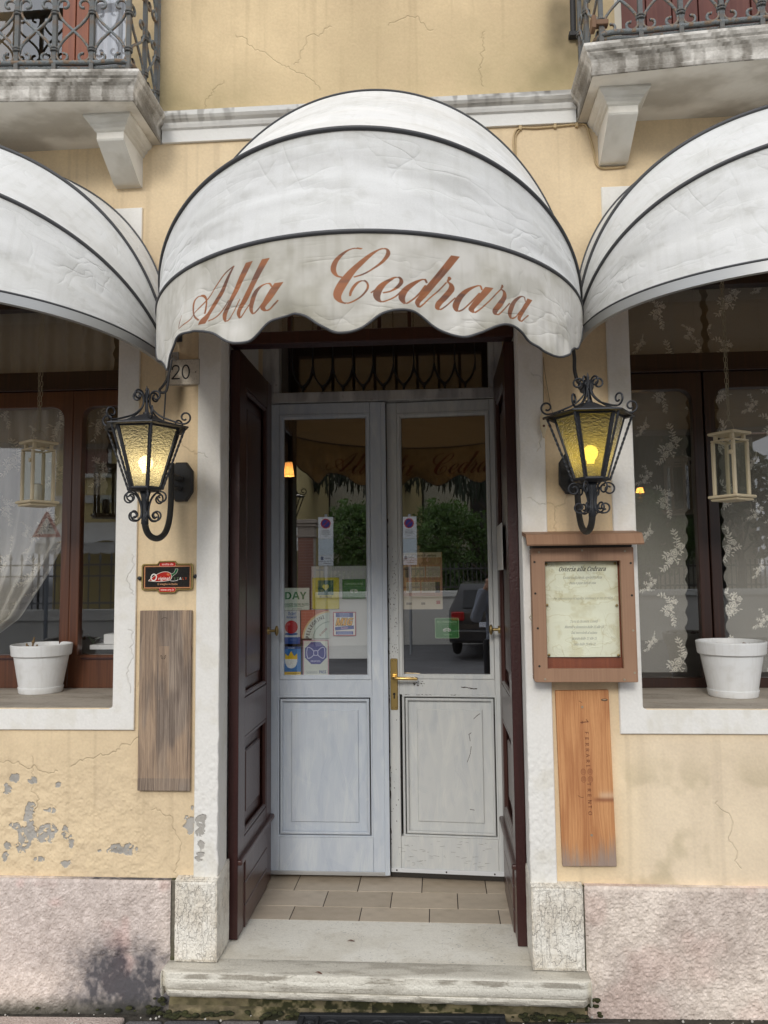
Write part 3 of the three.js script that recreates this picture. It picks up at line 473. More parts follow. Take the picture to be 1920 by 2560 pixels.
{ // cable clipped to the wall below the cornice
  const c = obj('wall_cable', [tube([[0.606, 3.1, 0.005], [0.607, 3.28, 0.005], [0.61, 3.395, 0.005], [0.625, 3.418, 0.005], [0.70, 3.417, 0.005], [0.78, 3.42, 0.005], [0.87, 3.424, 0.005], [0.897, 3.42, 0.005], [0.912, 3.37, 0.005], [0.926, 3.31, 0.005], [0.936, 3.25, 0.005], [0.95, 3.236, 0.006], [1.0, 3.232, 0.006], [1.05, 3.236, 0.006]], 0.0042, 90), tube([[0.616, 3.1, 0.005], [0.616, 3.3, 0.005], [0.618, 3.39, 0.005], [0.632, 3.411, 0.005]], 0.003, 30), ...[0.635, 0.775, 0.862].map((x) => bb(x - 0.006, x + 0.006, 3.411, 3.429, 0, 0.012, 0.002))], std({ color: lin(0.50, 0.37, 0.20), roughness: 0.7 }));
  tag(c, 'painted cable clipped to the wall under the cornice, right of the big awning', 'cable');
}

// ---------------------------------------------------------------- windows
const mulb = (a) => () => { a = (a + 0x6d2b79f5) | 0; let t = Math.imul(a ^ (a >>> 15), 1 | a); t = (t + Math.imul(t ^ (t >>> 7), 61 | t)) ^ t; return ((t ^ (t >>> 14)) >>> 0) / 4294967296; };
const laceTex = canvas(1024, 1024, (c, w, h) => {
  c.clearRect(0, 0, w, h); c.fillStyle = 'rgba(255,252,244,0.27)'; c.fillRect(0, 0, w, h);
  c.strokeStyle = 'rgba(255,252,244,0.16)'; c.lineWidth = 1.5; for (let i = 0; i < w; i += 8) { c.beginPath(); c.moveTo(i, 0); c.lineTo(i, h); c.stroke(); c.beginPath(); c.moveTo(0, i); c.lineTo(w, i); c.stroke(); }
  const leaf = (x, y, a, L) => { c.save(); c.translate(x, y); c.rotate(a); c.beginPath(); c.moveTo(0, 0); c.quadraticCurveTo(L * 0.5, -L * 0.3, L, 0); c.quadraticCurveTo(L * 0.5, L * 0.3, 0, 0); c.fill(); c.restore(); };
  const rose = (x, y, r) => { c.beginPath(); for (let i = 0; i <= 40; i++) { const a = (i / 40) * 6.283, q = r * (0.9 + 0.12 * Math.cos(5 * a)); c.lineTo(x + q * Math.cos(a), y + q * Math.sin(a)); } c.fill(); c.save(); c.globalCompositeOperation = 'destination-out'; c.lineWidth = r * 0.09; c.strokeStyle = 'rgba(0,0,0,0.55)'; for (let k = 0; k < 7; k++) { const a = k * 2.4, q = r * (0.15 + 0.1 * k); c.beginPath(); c.arc(x + Math.cos(a) * r * 0.08, y + Math.sin(a) * r * 0.08, q, a, a + 2.3); c.stroke(); } c.restore(); };
  const spray = (x, y, s, lean) => { const R = mulb((x * 7 + y * 13) | 0); c.fillStyle = 'rgba(255,252,244,0.66)'; c.strokeStyle = 'rgba(255,252,244,0.66)'; c.lineWidth = 3.5 * s;
    for (let b = 0; b < 4; b++) { let q = [-1.5, 1.7, -0.5, 2.7][b] + lean, px = x, py = y; c.beginPath(); c.moveTo(px, py); const n = b < 2 ? 8 : 4; for (let k = 0; k < n; k++) { q += (R() - 0.5) * 0.7 + (b % 2 ? 0.08 : -0.08); px += Math.cos(q) * 24 * s; py += Math.sin(q) * 24 * s; c.lineTo(px, py); c.stroke(); if (k > 0) for (const d of [-1, 1]) if (R() < 0.85) leaf(px, py, q + d * (0.7 + 0.5 * R()), (26 + 22 * R()) * s); } leaf(px, py, q, 40 * s); }
    rose(x - 8 * s, y + 4 * s, 44 * s); rose(x + 52 * s, y - 58 * s, 32 * s); rose(x - 46 * s, y + 74 * s, 34 * s); for (let k = 0; k < 9; k++) leaf(x + (R() - 0.5) * 110 * s, y + (R() - 0.5) * 190 * s, R() * 6.28, 36 * s); };
  for (const [x, y, s, a] of [[220, 240, 1.0, 0.2], [700, 110, 0.85, -0.3], [760, 620, 1.05, 0.15], [250, 770, 0.95, -0.2], [505, 440, 0.5, 0.5], [985, 340, 0.55, -0.4], [30, 520, 0.5, 0.2], [520, 920, 0.6, 0.4]]) for (const dx of [-1024, 0, 1024]) for (const dy of [-1024, 0, 1024]) if (x + dx > -260 && x + dx < 1284 && y + dy > -260 && y + dy < 1284) { c.save(); c.translate(dx, dy); spray(x, y, s, a); c.restore(); }
});
laceTex.wrapS = laceTex.wrapT = THREE.RepeatWrapping; laceTex.repeat.set(1 / 0.5, 1 / 0.5);
M.lace = std({ map: laceTex, color: lin(0.92, 0.90, 0.84), transparent: true, roughness: 0.95 });
M.laceEdge = std({ color: lin(0.86, 0.83, 0.76), transparent: true, opacity: 0.5, roughness: 0.95 });
M.sheer = std({ map: canvas(256, 256, (c) => { c.fillStyle = 'rgba(255,255,255,0.5)'; c.fillRect(0, 0, 256, 256); c.fillStyle = 'rgba(255,255,255,0.18)'; for (let i = 0; i < 256; i += 4) c.fillRect(i, 0, 1.5, 256); }), color: lin(0.66, 0.63, 0.55), transparent: true, roughness: 0.95 });
function windowThing(label, x0, x1, mull, lowRail, headLo, sashM = M.winWood) {
  const t = thing('restaurant_window', label, 'window'), zf = -0.52, zb = -0.58, G = M.winWood;
  obj('frame', [bb(x0 - 0.05, x0 + 0.03, SILL, 3.2, zb, zf), bb(x1 - 0.03, x1 + 0.05, SILL, 3.2, zb, zf), bb(x0 + 0.03, x1 - 0.03, 2.93, 3.2, zb, zf)], G, t);
  obj('transom_bar', [bb(x0 + 0.03, x1 - 0.03, headLo + 0.09, 2.612, zb, zf), bb(x0 + 0.03, x1 - 0.03, headLo + 0.078, headLo + 0.09, zb, zf + 0.012)], G, t);
  const edges = [x0 + 0.03, ...mull.flat(), x1 - 0.03];
  for (let i = 0; i < edges.length; i += 2) {
    const a = edges[i], b = edges[i + 1], s = rectShape(a - (i ? 0.0455 : 0), b + (i + 2 < edges.length ? 0.0455 : 0), SILL + 0.001, headLo + 0.078), lo = SILL + lowRail, r = 0.07;
    s.holes.push(rectPath(i ? a + 0.001 : a + 0.02, i + 2 < edges.length ? b - 0.001 : b - 0.02, lo, headLo, [0, 0, r, r])); const c = part('casement', t); obj('sash', ext(s, 0.05, zb + 0.004, 0.003), sashM, c);
    obj('pane', new THREE.PlaneGeometry(b - a, headLo - lo).translate((a + b) / 2, (headLo + lo) / 2, -0.548), M.glassWin, c);
    if (lowRail > 0.1) obj('panel_groove', bb(a + 0.02, b - 0.02, lo - 0.02, lo - 0.012, zf - 0.004, zf + 0.0025, 0.001), M.brownEdge, c);
  }
  const up = [x0 + 0.03, x1 - 0.03]; obj('pane', new THREE.PlaneGeometry(up[1] - up[0], 0.32).translate((up[0] + up[1]) / 2, 2.77, -0.548), M.glassWin, t);
  return t;
}
windowThing('brown wooden restaurant window left of the door, with rounded panes', WIN_L[0], WIN_L[1], [[-2.275, -2.183], [-1.527, -1.436]], 0.155, 2.438, M.winWoodLight);
windowThing('dark wooden restaurant window right of the door, with flowered lace behind the panes', WIN_R[0], WIN_R[1], [[1.447, 1.545], [2.163, 2.261]], 0.044, 2.446);
function cloth(name, label, m, nu, nv, f) { const c = obj(name, grid(nu, nv, f), m); return tag(c, label, 'curtain'); }
const scal = (y, p, d) => d * Math.abs(Math.sin((y / p) * Math.PI));
cloth('curtain', 'pleated grey valance curtain in the top light of the left window', M.sheer, 160, 12, (u, v) => { const y = mix(2.6, 2.97, v), x = mix(-2.66, -1.335 + scal(y, 0.08, 0.018), u); return [x, y, -0.63 + 0.016 * Math.sin(x * 62 + 2 * Math.sin(x * 9)) + 0.006 * Math.sin(x * 131), x, y]; });
cloth('curtain', 'lace curtain swept aside and tied back in the left window', M.lace, 150, 60, (u, v) => {
  const e = [[1.33, -1.93], [1.413, -1.815], [1.632, -1.669], [1.778, -1.589], [1.92, -1.55], [2.1, -1.51], [2.46, -1.48]], y = mix(1.33, 2.5, v); let R = e[0][1]; for (let i = 0; i + 1 < e.length; i++) if (y >= e[i][0]) R = mix(e[i][1], e[i + 1][1], clamp((y - e[i][0]) / (e[i + 1][0] - e[i][0])));
  const L = mix(-2.05, -2.24, v), x = mix(L, R, u), f = 1 - v; return [x, y + (1 - u) * 0.05 * f, -0.66 + (0.012 + 0.022 * f) * Math.sin(u * (30 + 6 * f) + 1.2 * Math.sin(v * 4)) + 0.008 * Math.sin(u * 70), u * 0.75, y]; });
{ const d = scene.children[scene.children.length - 1], g = d.geometry.clone().translate(0, 0, -0.012), m = new THREE.Mesh(g, std({ map: M.sheer.map, color: lin(0.9, 0.87, 0.8), transparent: true, roughness: 0.95 })); m.name = 'backing_net'; d.add(m); }
cloth('curtain', 'straight lace curtain strip beside the right casement of the left window', M.lace, 40, 30, (u, v) => { const y = mix(2.02, 2.5, v), x = mix(-1.46, -1.37 + scal(y, 0.07, 0.014), u); return [x, y, -0.64 + 0.008 * Math.sin(u * 17), x, y]; });
cloth('curtain', 'flowered lace panel nearest the door in the right window', M.lace, 60, 80, (u, v) => { const y = mix(1.15, 2.5, v), x = mix(0.96, mix(1.392, 1.452, v) - 0.004 + scal(y, 0.075, 0.016), u); return [x, y, -0.62 + 0.006 * Math.sin(u * 12 + v), x, y]; });
cloth('curtain', 'flowered lace panel behind the white pot in the right window', M.lace, 80, 80, (u, v) => { const y = mix(1.15, 2.5, v), x = mix(1.60 - scal(y + 0.03, 0.075, 0.018), 2.62, u); return [x, y, -0.62 + 0.008 * Math.sin(u * 21 + v), x, y + 0.17]; });
cloth('curtain', 'short lace valance in the top light of the right window, near the door', M.lace, 50, 20, (u, v) => { const y = mix(2.6, 2.95, v), x = mix(0.98, 1.522 + scal(y, 0.07, 0.018), u); return [x, y, -0.62 + 0.006 * Math.sin(u * 14), x, y + 0.1]; });
cloth('curtain', 'short lace valance in the top light of the right window, far from the door', M.lace, 80, 20, (u, v) => { const y = mix(2.6, 2.95, v), x = mix(1.575 - scal(y + 0.02, 0.07, 0.016), 2.62, u); return [x, y, -0.62 + 0.006 * Math.sin(u * 24), x + 0.2, y + 0.3]; });
{ // on the shelf inside the left window
  const b = obj('planter_box', [bb(-1.42, -1.2, 1.262, 1.285, -0.75, -0.62, 0.003), bb(-1.36, -1.2, 1.286, 1.335, -0.74, -0.64, 0.004)], std({ color: lin(0.72, 0.72, 0.7), roughness: 0.5 })); tag(b, 'low white box on the shelf inside the left window', 'box');
  const t = thing('shelf_lamp', 'tiny warm lamp glowing deep inside, at the near edge of the right window', 'lamp', [1.735, 2.2, -2.6]);
  obj('shade', new THREE.CylinderGeometry(0.02, 0.03, 0.035, 18, 1, true), phy({ color: lin(0.85, 0.6, 0.25), emissive: lin(1.0, 0.5, 0.1), emissiveIntensity: 1.2, transmission: 0.3, thickness: 0, roughness: 0.9 }), t);
  obj('stem', [rod(V(0, -0.05, 0), V(0, 0.018, 0), 0.004), new THREE.CylinderGeometry(0.016, 0.02, 0.01, 16).translate(0, -0.055, 0)], M.brassDull, t);
  obj('bracket', [bb(-0.02, 0.02, -0.09, -0.06, -2.6, 0, 0.003)], M.brassDull, t);
  const l = new THREE.PointLight(new THREE.Color(1, 0.62, 0.25), 0.03, 0, 2); l.position.set(0, 0, 0); t.add(l);
}

// ---------------------------------------------------------------- doorstep and entrance floor
{
  const t = thing('doorstep', 'worn white marble doorstep with chipped rounded edge', 'step');
  const prof = [[0.0, 0.047], [0.082, 0.047], [0.094, 0.049], [0.104, 0.055], [0.110, 0.063], [0.1115, 0.071], [0.109, 0.077], [0.1055, 0.0795], [0.107, 0.083], [0.1125, 0.087], [0.1135, 0.095], [0.1145, 0.136], [0.1125, 0.1415], [0.108, 0.1435], [0.0, 0.1435]];
  const x0 = -0.783, x1 = 0.797, N = 150, P = [], U = [], I = []; let acc = 0; const arc = prof.map((p, j) => (j ? (acc += Math.hypot(p[0] - prof[j - 1][0], p[1] - prof[j - 1][1])) : 0));
  for (let i = 0; i <= N; i++) { const x = mix(x0, x1, i / N), e = Math.min(x - x0, x1 - x); for (let j = 0; j < prof.length; j++) { let [z, y] = prof[j]; const worn = j > 0 && j < 14 ? (fbm(x * 22, j * 0.9, 3) - 0.5) * (j < 8 ? 0.008 : 0.0022) : 0; if (j) z += worn - sst(0.03, 0, e) * (j < 8 ? 0.035 : 0.018) * (j < 14 ? 1 : 0); P.push(x, y, z); U.push(x, arc[j]); } }
  const m = prof.length; for (let i = 0; i < N; i++) for (let j = 0; j + 1 < m; j++) { const a = i * m + j, b = a + m; I.push(a, b, a + 1, b, b + 1, a + 1); }
  const g = new THREE.BufferGeometry(); g.setAttribute('position', new THREE.Float32BufferAttribute(P, 3)); g.setAttribute('uv', new THREE.Float32BufferAttribute(U, 2)); g.setIndex(I); g.computeVertexNormals();
  const cap = (x) => extX(prof, x - 0.0005, x + 0.0005);
  const ar = arc, band = (v, a, b) => sst(ar[a] - 0.004, ar[a] + 0.002, v) * sst(ar[b] + 0.004, ar[b] - 0.002, v), TOT = acc;
  const edgeMap = tex(2048, 256, (u, v, o) => { const X = u * 1.6, a = v * TOT, n = fbm(X * 7, a * 30, 4), f = vn(X * 260, a * 260), cr = Math.abs(fbm(X * 5 + 2, a * 46, 4) - 0.5), sp = sst(0.8, 0.86, fbm(X * 120, a * 120, 2)); let k = sst(0.5, 0.75, n) * 0.3 + 0.3 * sp; k += band(a, 5, 9) * (0.25 + 0.9 * sst(0.4, 0.65, fbm(X * 13, a * 60, 3))) * 0.7 + band(a, 2, 11) * sst(0.022, 0.002, cr) * 0.5 + band(a, 9, 10) * 0.25 * n + sst(ar[4], ar[1], a) * 0.4; if (a > ar[11]) k = sst(0.5, 0.75, n) * 0.12 + 0.3 * sp; k = clamp(k * 0.8, 0, 0.7); for (let q = 0; q < 3; q++) o[q] = mix([230, 225, 211][q], [120, 112, 98][q], k) + (f - 0.5) * 16; }, [1.6, TOT]); edgeMap.offset.set(0.5, 0);
  obj('nosing', toCreasedNormals(keep(g), 0.5), std({ map: edgeMap, bumpMap: fineB, bumpScale: 0.002, roughness: 0.55 }), t);
  obj('tread', [cap(x0 + 0.0012), cap(x1 - 0.0012), bb(-0.61, 0.61, 0.06, 0.1435, -0.343, 0.0, 0)], std({ ...paleStone([232, 227, 214], [206, 198, 180], 0.1, [1.2, 0.9], 0.003), roughness: 0.5 }), t);
  const mm = grid(160, 12, (u, v) => { const x = mix(-0.77, 0.78, u), y = mix(-0.05, 0.05, v); return [x, y, 0.05 + (fbm(x * 30, y * 40, 3) - 0.5) * 0.014 + 0.012 * sst(0.02, -0.03, y), x, y]; });
  obj('base', mm, std({ map: tex(1024, 128, (u, v, o) => { const x = u * 30, n = fbm(x, v * 6, 4), g = sst(0.4, 0.66, fbm(x * 1.6 + 3, v * 5, 4)) * mix(0.25, 1, sst(0.15, 0.3, Math.abs(u - 0.5))); const a = [128, 116, 90], b = [46, 46, 24]; for (let q = 0; q < 3; q++) o[q] = mix(a[q], b[q], clamp(g + 0.5 * n * (1 - v))) * (0.6 + 0.8 * n); }, [1.55, 0.13]), roughness: 1, bumpMap: noiseB, bumpScale: 0.01 }), t);
  // moss cushions in the corners
  const moss = []; for (let i = 0; i < 170; i++) { const k = rnd(), x = k < 0.42 ? rr(-0.86, -0.52) : k < 0.75 ? rr(0.55, 0.84) : rr(-1.3, 0.8), s = rr(0.004, 0.011); moss.push(new THREE.IcosahedronGeometry(s, 1).scale(1.4, 0.75, 1).translate(x, gy(x) + rr(-0.004, 0.012) + (Math.abs(x) > 0.79 && Math.abs(x) < 0.83 ? rr(0, 0.05) : 0), Math.abs(x) > 0.8 ? rr(0.03, 0.052) : rr(0.058, 0.075))); }
  tag(obj('moss', moss, M.moss), 'dark green moss growing along the foot of the doorstep', 'moss', null, 'stuff');
  const wear = std({ color: lin(0.16, 0.075, 0.05), roughness: 0.9 });
  const lf = (x, z, L, a) => { const g = grid(6, 4, (u, v) => { const w = Math.sin(Math.PI * u) * 0.3; return [(u - 0.5) * L, 0.003 * Math.sin(u * 5) + 0.002 * Math.abs(v - 0.5) + 0.0015, (v - 0.5) * L * w]; }); return g.rotateY(a).translate(x, 0.1438, z); };
  tag(obj('dry_leaf', lf(-0.098, -0.16, 0.036, 0.1), wear), 'curled brown dry leaf in the middle of the marble doorstep', 'leaf');
  tag(obj('dry_leaf', lf(-0.19, 0.095, 0.034, -0.25), wear), 'small brown dry leaf at the front edge of the doorstep', 'leaf');
}
{
  const f = new THREE.Group(); f.name = 'entrance_floor'; scene.add(f); tag(f, 'beige tiled floor of the entrance between the brown doors', null, null, 'structure');
  obj('grout', bb(-0.61, 0.61, 0.05, 0.1405, -0.86, -0.345, 0), M.grout, f);
  const rows = [[-0.86, -0.654, 0.172], [-0.650, -0.484, 0.036], [-0.480, -0.346, -0.089]]; let k = 0;
  for (const [z0, z1, xj] of rows) for (let i = -4; i < 4; i++) { const a = Math.max(-0.609, xj + i * 0.299 + 0.002), b = Math.min(0.609, xj + (i + 1) * 0.299 - 0.002); if (b - a > 0.02) obj('tile', bb(a, b, 0.12, 0.1432 + rr(-0.0006, 0.0006), z0, z1, 0.0012), M.tile[k++ % 4], f); }
}

// ---------------------------------------------------------------- glazed entrance door
const door = thing('entrance_door', 'white painted double entrance door with glass panes and worn right leaf', 'door');
obj('frame', [bb(-0.615, -0.569, 0.145, 3.0, -0.86, -0.79), bb(0.569, 0.615, 0.145, 3.0, -0.86, -0.79), bb(-0.569, 0.569, 2.486, 2.54, -0.855, -0.775, 0.006), bb(-0.569, -0.525, 2.5405, 3.0, -0.85, -0.785), bb(0.54, 0.569, 2.5405, 3.0, -0.85, -0.785), bb(-0.525, 0.54, 2.96, 3.0, -0.85, -0.785)], M.doorGrey, door);
{
  const tr = part('transom_light', door); obj('pane', new THREE.PlaneGeometry(1.065, 0.42).translate(0.0075, 2.75, -0.822), M.glass, tr);
  const gr = []; for (let i = 0; i < 10; i++) { const x = -0.46 + i * 0.104; gr.push(rod(V(x, 2.64, -0.805), V(x, 2.96, -0.805), 0.003, 6)); if (i < 9) { const c = x + 0.052; gr.push(tube([[x, 2.68, -0.805], [x + 0.004, 2.655, -0.805], [x + 0.02, 2.61, -0.805], [c, 2.576, -0.805], [x + 0.084, 2.61, -0.805], [x + 0.1, 2.655, -0.805], [x + 0.104, 2.68, -0.805]], 0.0045, 24), rod(V(c, 2.54, -0.805), V(c, 2.578, -0.805), 0.005, 6), bb(c - 0.01, c + 0.01, 2.566, 2.574, -0.8056, -0.799, 0.002)); } }
  obj('grille', gr, M.ironMatt, tr);
}
function leaf(pos, turn, x0, x1, gx, px, mat, right) { // front face at z = 0, x measured from the hinge side
  const L = part('door_leaf', door); L.position.set(...pos); L.rotation.y = turn; const y0 = right ? 0.176 : 0.164, y1 = 2.482, T = -0.045, gY = [1.113, 2.409], pY = [0.338, 1.02];
  obj('stile', bb(x0, gx[0] - 0.018, y0, y1, T, 0, 0.004), mat, L); obj('stile', bb(gx[1] + 0.018, x1, y0, y1, T, 0, 0.004), mat, L);
  const a = gx[0] - 0.018, b = gx[1] + 0.018; obj('top_rail', bb(a, b, gY[1] + 0.018, y1, T, -0.001), mat, L); obj('lock_rail', bb(a, b, pY[1] - 0.0015, gY[0] - 0.018, T, -0.001), mat, L); obj('bottom_rail', bb(a, b, y0, pY[0] + 0.0015, T, -0.001), mat, L);
  const ring = (X, Y, w, d, z, bev) => { const s = rectShape(X[0] - w, X[1] + w, Y[0] - w, Y[1] + w); s.holes.push(rectPath(X[0], X[1], Y[0], Y[1])); return ext(s, d, z, bev); };
  obj('glazing_bead', [ring(gx, gY, 0.0175, 0.03, -0.026, 0.003), ring([gx[0] + 0.004, gx[1] - 0.004], [gY[0] + 0.004, gY[1] - 0.004], 0.006, 0.02, -0.022, 0.002)], mat, L);
  glazing(L, gx[0], gx[1], gY[0], gY[1], -0.024);
  obj('panel_moulding', [ring([px[0] + 0.03, px[1] - 0.03], [pY[0] + 0.03, pY[1] - 0.03], 0.0125, 0.016, -0.012, 0.004), ring([px[0] + 0.012, px[1] - 0.012], [pY[0] + 0.012, pY[1] - 0.012], 0.0115, 0.022, -0.02, 0.004)], mat, L);
  const f = 0.072, fieldS = rectShape(px[0] + f, px[1] - f, pY[0] + f, pY[1] - f);
  obj('panel', [bb(px[0] + 0.02, px[1] - 0.02, pY[0] + 0.02, pY[1] - 0.02, -0.035, -0.0165, 0.001), ext(fieldS, 0.008, -0.0166, 0.0035)], mat, L);
  return L;
}
leaf([0, 0, -0.782], 0, -0.568, 0.012, [-0.505, -0.08], [-0.536, -0.059], M.doorBlue, false);
obj('meeting_strip', bb(-0.006, 0.019, 0.168, 2.478, -0.7825, -0.774, 0.004), M.doorBlue, door.children[2]).position.z = 0.782;
obj('weather_bar', bb(-0.568, 0.0, 0.166, 0.184, 0.0005, 0.007, 0.002), M.alu, door.children[2]);
const leafR = leaf([0.5675, 0, -0.782], -0.07, -0.549, 0, [-0.479, -0.047], [-0.486, -0.021], M.doorWarm, true);
obj('kick_strip', bb(-0.548, -0.002, 0.172, 0.192, 0.0005, 0.006, 0.002), std({ color: lin(0.66, 0.67, 0.68), roughness: 0.4 }), leafR);
obj('strip_screw', [-0.52, -0.28, -0.05].map((x) => new THREE.CylinderGeometry(0.004, 0.004, 0.002, 10).rotateX(Math.PI / 2).translate(x, 0.182, 0.0068)), M.dark, leafR);
obj('strip_brush', bb(-0.548, -0.002, 0.15, 0.1715, -0.01, 0.002, 0), M.dark, leafR);
{
  const x = -0.523, g = [ext(rectShape(x - 0.018, x + 0.018, 0.945, 1.195, [0.008, 0.008, 0.008, 0.008]), 0.007, 0.0005, 0.002)];
  obj('handle_plate', g, M.brass, leafR);
  obj('door_handle', [new THREE.CylinderGeometry(0.013, 0.015, 0.012, 18).rotateX(Math.PI / 2).translate(x, 1.104, 0.013), tube([[x, 1.104, 0.012], [x, 1.104, 0.045], [x + 0.008, 1.105, 0.056], [x + 0.035, 1.105, 0.06], [x + 0.075, 1.1045, 0.058], [x + 0.115, 1.103, 0.052]], 0.0078, 40, 10), new THREE.SphereGeometry(0.008, 12, 8).translate(x + 0.115, 1.103, 0.052)], M.brass, leafR);
  obj('keyhole', [new THREE.CylinderGeometry(0.0065, 0.0065, 0.002, 14).rotateX(Math.PI / 2).translate(x, 1.022, 0.008), bb(x - 0.0032, x + 0.0032, 1.0, 1.022, 0.0068, 0.0088, 0)], M.dark, leafR);
  obj('plate_screw', [[-1, 1.184], [1, 1.184], [-1, 0.957], [1, 0.957]].map(([s, y]) => new THREE.SphereGeometry(0.0032, 8, 6).translate(x + s * 0.008, y, 0.0074)), M.brassDull, leafR);
  obj('inside_handle', tube([[x, 1.108, -0.046], [x, 1.108, -0.09], [x + 0.03, 1.108, -0.1], [x + 0.12, 1.107, -0.095]], 0.007, 24, 8), M.brassDull, leafR);
}
{ // bare wood showing through the chipped paint of the right leaf
  const flake = (x, y, w, h, a = 0) => { const s = new THREE.Shape(), n = 9; for (let i = 0; i < n; i++) { const q = (i / n) * 6.283, r = rr(0.55, 1.1); s[i ? 'lineTo' : 'moveTo'](Math.cos(q) * w * r, Math.sin(q) * h * r); } s.closePath(); return new THREE.ExtrudeGeometry(s, { depth: 0.0004, bevelEnabled: false }).rotateZ(a).translate(x, y, 0.0001); };
  const f = []; for (let i = 0; i < 95; i++) { const k = rnd(); f.push(flake(rr(-0.548, -0.503), k < 0.7 ? rr(1.2, 1.68) : rr(0.2, 2.2), rr(0.0006, 0.0028), rr(0.001, 0.005))); }
  for (let i = 0; i < 30; i++) f.push(flake(rr(-0.5495, -0.545), rr(0.2, 1.9), rr(0.0008, 0.0025), rr(0.004, 0.02)));
  for (let i = 0; i < 16; i++) f.push(flake(-0.40 + rr(-0.03, 0.03), 1.072 + rr(-0.012, 0.012), rr(0.001, 0.007), rr(0.001, 0.004), rr(-0.6, 0.6)));
  for (let i = 0; i < 14; i++) f.push(flake(-0.19 + i * 0.0055, 1.058 - i * 0.0006 + rr(-0.003, 0.003), 0.006, 0.0022, -0.2));
  for (let i = 0; i < 60; i++) f.push(flake(rr(-0.46, -0.11), 1.1035 + rr(-0.004, 0.004), rr(0.002, 0.008), rr(0.0006, 0.0026))); for (let i = 0; i < 26; i++) f.push(flake(rr(-0.49, -0.2), 1.017 + rr(-0.002, 0.003), rr(0.002, 0.008), rr(0.0005, 0.002)));
  const pl = (pts) => { for (let i = 0; i + 1 < pts.length; i++) { const [x, y] = pts[i], [p, q] = pts[i + 1], n = 7; for (let k = 0; k < n; k++) f.push(flake(mix(x, p, k / n), mix(y, q, k / n), 0.0042, 0.0016, Math.atan2(q - y, p - x)).translate(0, 0, -0.0085)); } };
  pl([[-0.135, 0.905], [-0.12, 0.92], [-0.105, 0.93]]); pl([[-0.17, 0.70], [-0.155, 0.74], [-0.15, 0.775]]); pl([[-0.155, 0.80], [-0.16, 0.83], [-0.15, 0.838]]); pl([[-0.16, 0.475], [-0.14, 0.472]]);
  const sm = []; for (let i = 0; i < 46; i++) sm.push(flake(rr(-0.5, -0.06), rr(0.205, 0.325), rr(0.004, 0.02), 0.0009, rr(-0.25, 0.25)));
  const bare = std({ color: lin(0.055, 0.034, 0.024), roughness: 0.9 }); tag(obj('bare_patches', f, bare, leafR), null, null, null, 'stuff'); tag(obj('scuffs', sm, std({ color: lin(0.28, 0.27, 0.25), roughness: 0.9 }), leafR), null, null, null, 'stuff');
}
// brown outer doors, folded back against the reveal
function outerDoor(side, label) {
  const t = thing('outer_door', label, 'door', [side * 0.561, 0, side < 0 ? -0.147 : -0.775], -side * Math.PI / 2), W = 0.628, T = -0.04, m = M.brownDoor, y0 = 0.147, y1 = 2.578;
  const S = 0.105; obj('stile', bb(0.001, S, y0, y1, T, 0, 0.003), m, t); obj('stile', bb(W - S, W - 0.001, y0, y1, T, 0, 0.003), m, t);
  const edge = side < 0 ? [-0.005, 0.0005] : [W - 0.0005, W + 0.005]; obj('door_edge', bb(edge[0], edge[1], y0, y1, T, 0.001, 0.002), M.brownEdge, t);
  obj('rail', bb(S, W - S, 2.44, y1, T, -0.001), m, t); obj('rail', bb(S, W - S, 0.93, 1.09, T, -0.001), m, t); obj('rail', bb(S, W - S, 0.43, 0.515, T, -0.001), m, t);
  for (const [a, b] of [[0.515, 0.93], [1.09, 2.44]]) { const r = rectShape(S - 0.001, W - S + 0.001, a - 0.001, b + 0.001), i = 0.022; r.holes.push(rectPath(S + i, W - S - i, a + i, b - i)); obj('panel_moulding', ext(r, 0.02, -0.022, 0.007), m, t); obj('panel', [bb(S + 0.01, W - S - 0.01, a + 0.01, b - 0.01, T, -0.026, 0), ext(rectShape(S + 0.075, W - S - 0.075, a + 0.075, b - 0.075), 0.012, -0.0262, 0.008)], m, t); }
  for (let k = 0; k < 3; k++) obj('kick_board', bb(S + 0.0005, W - S - 0.0005, y0 + k * 0.094, y0 + (k + 1) * 0.094 - 0.003, T, 0.006, 0.005), m, t);
  obj('drip_moulding', bb(-0.001, W + 0.001, 0.432, 0.456, -0.01, 0.018, 0.008), m, t);
  const kx = side < 0 ? 0.555 : 0.073; obj('knob', [new THREE.CylinderGeometry(0.017, 0.019, 0.008, 18).rotateX(Math.PI / 2).translate(kx, 1.342, 0.004), new THREE.CylinderGeometry(0.007, 0.007, 0.03, 12).rotateX(Math.PI / 2).translate(kx, 1.342, 0.02), new THREE.SphereGeometry(0.02, 18, 12).scale(0.75, 1.25, 0.5).translate(kx, 1.342, 0.042)], M.brassDull, t);
  return t;
}
outerDoor(-1, 'dark brown panelled outer door folded back on the left of the entrance');
outerDoor(1, 'dark brown panelled outer door folded back on the right of the entrance, with a white notice');
tag(obj('paper_notice', bb(0.557, 0.5585, 1.625, 1.835, -0.70, -0.40, 0), M.paper), 'white paper notice pinned to the right brown outer door', 'notice');
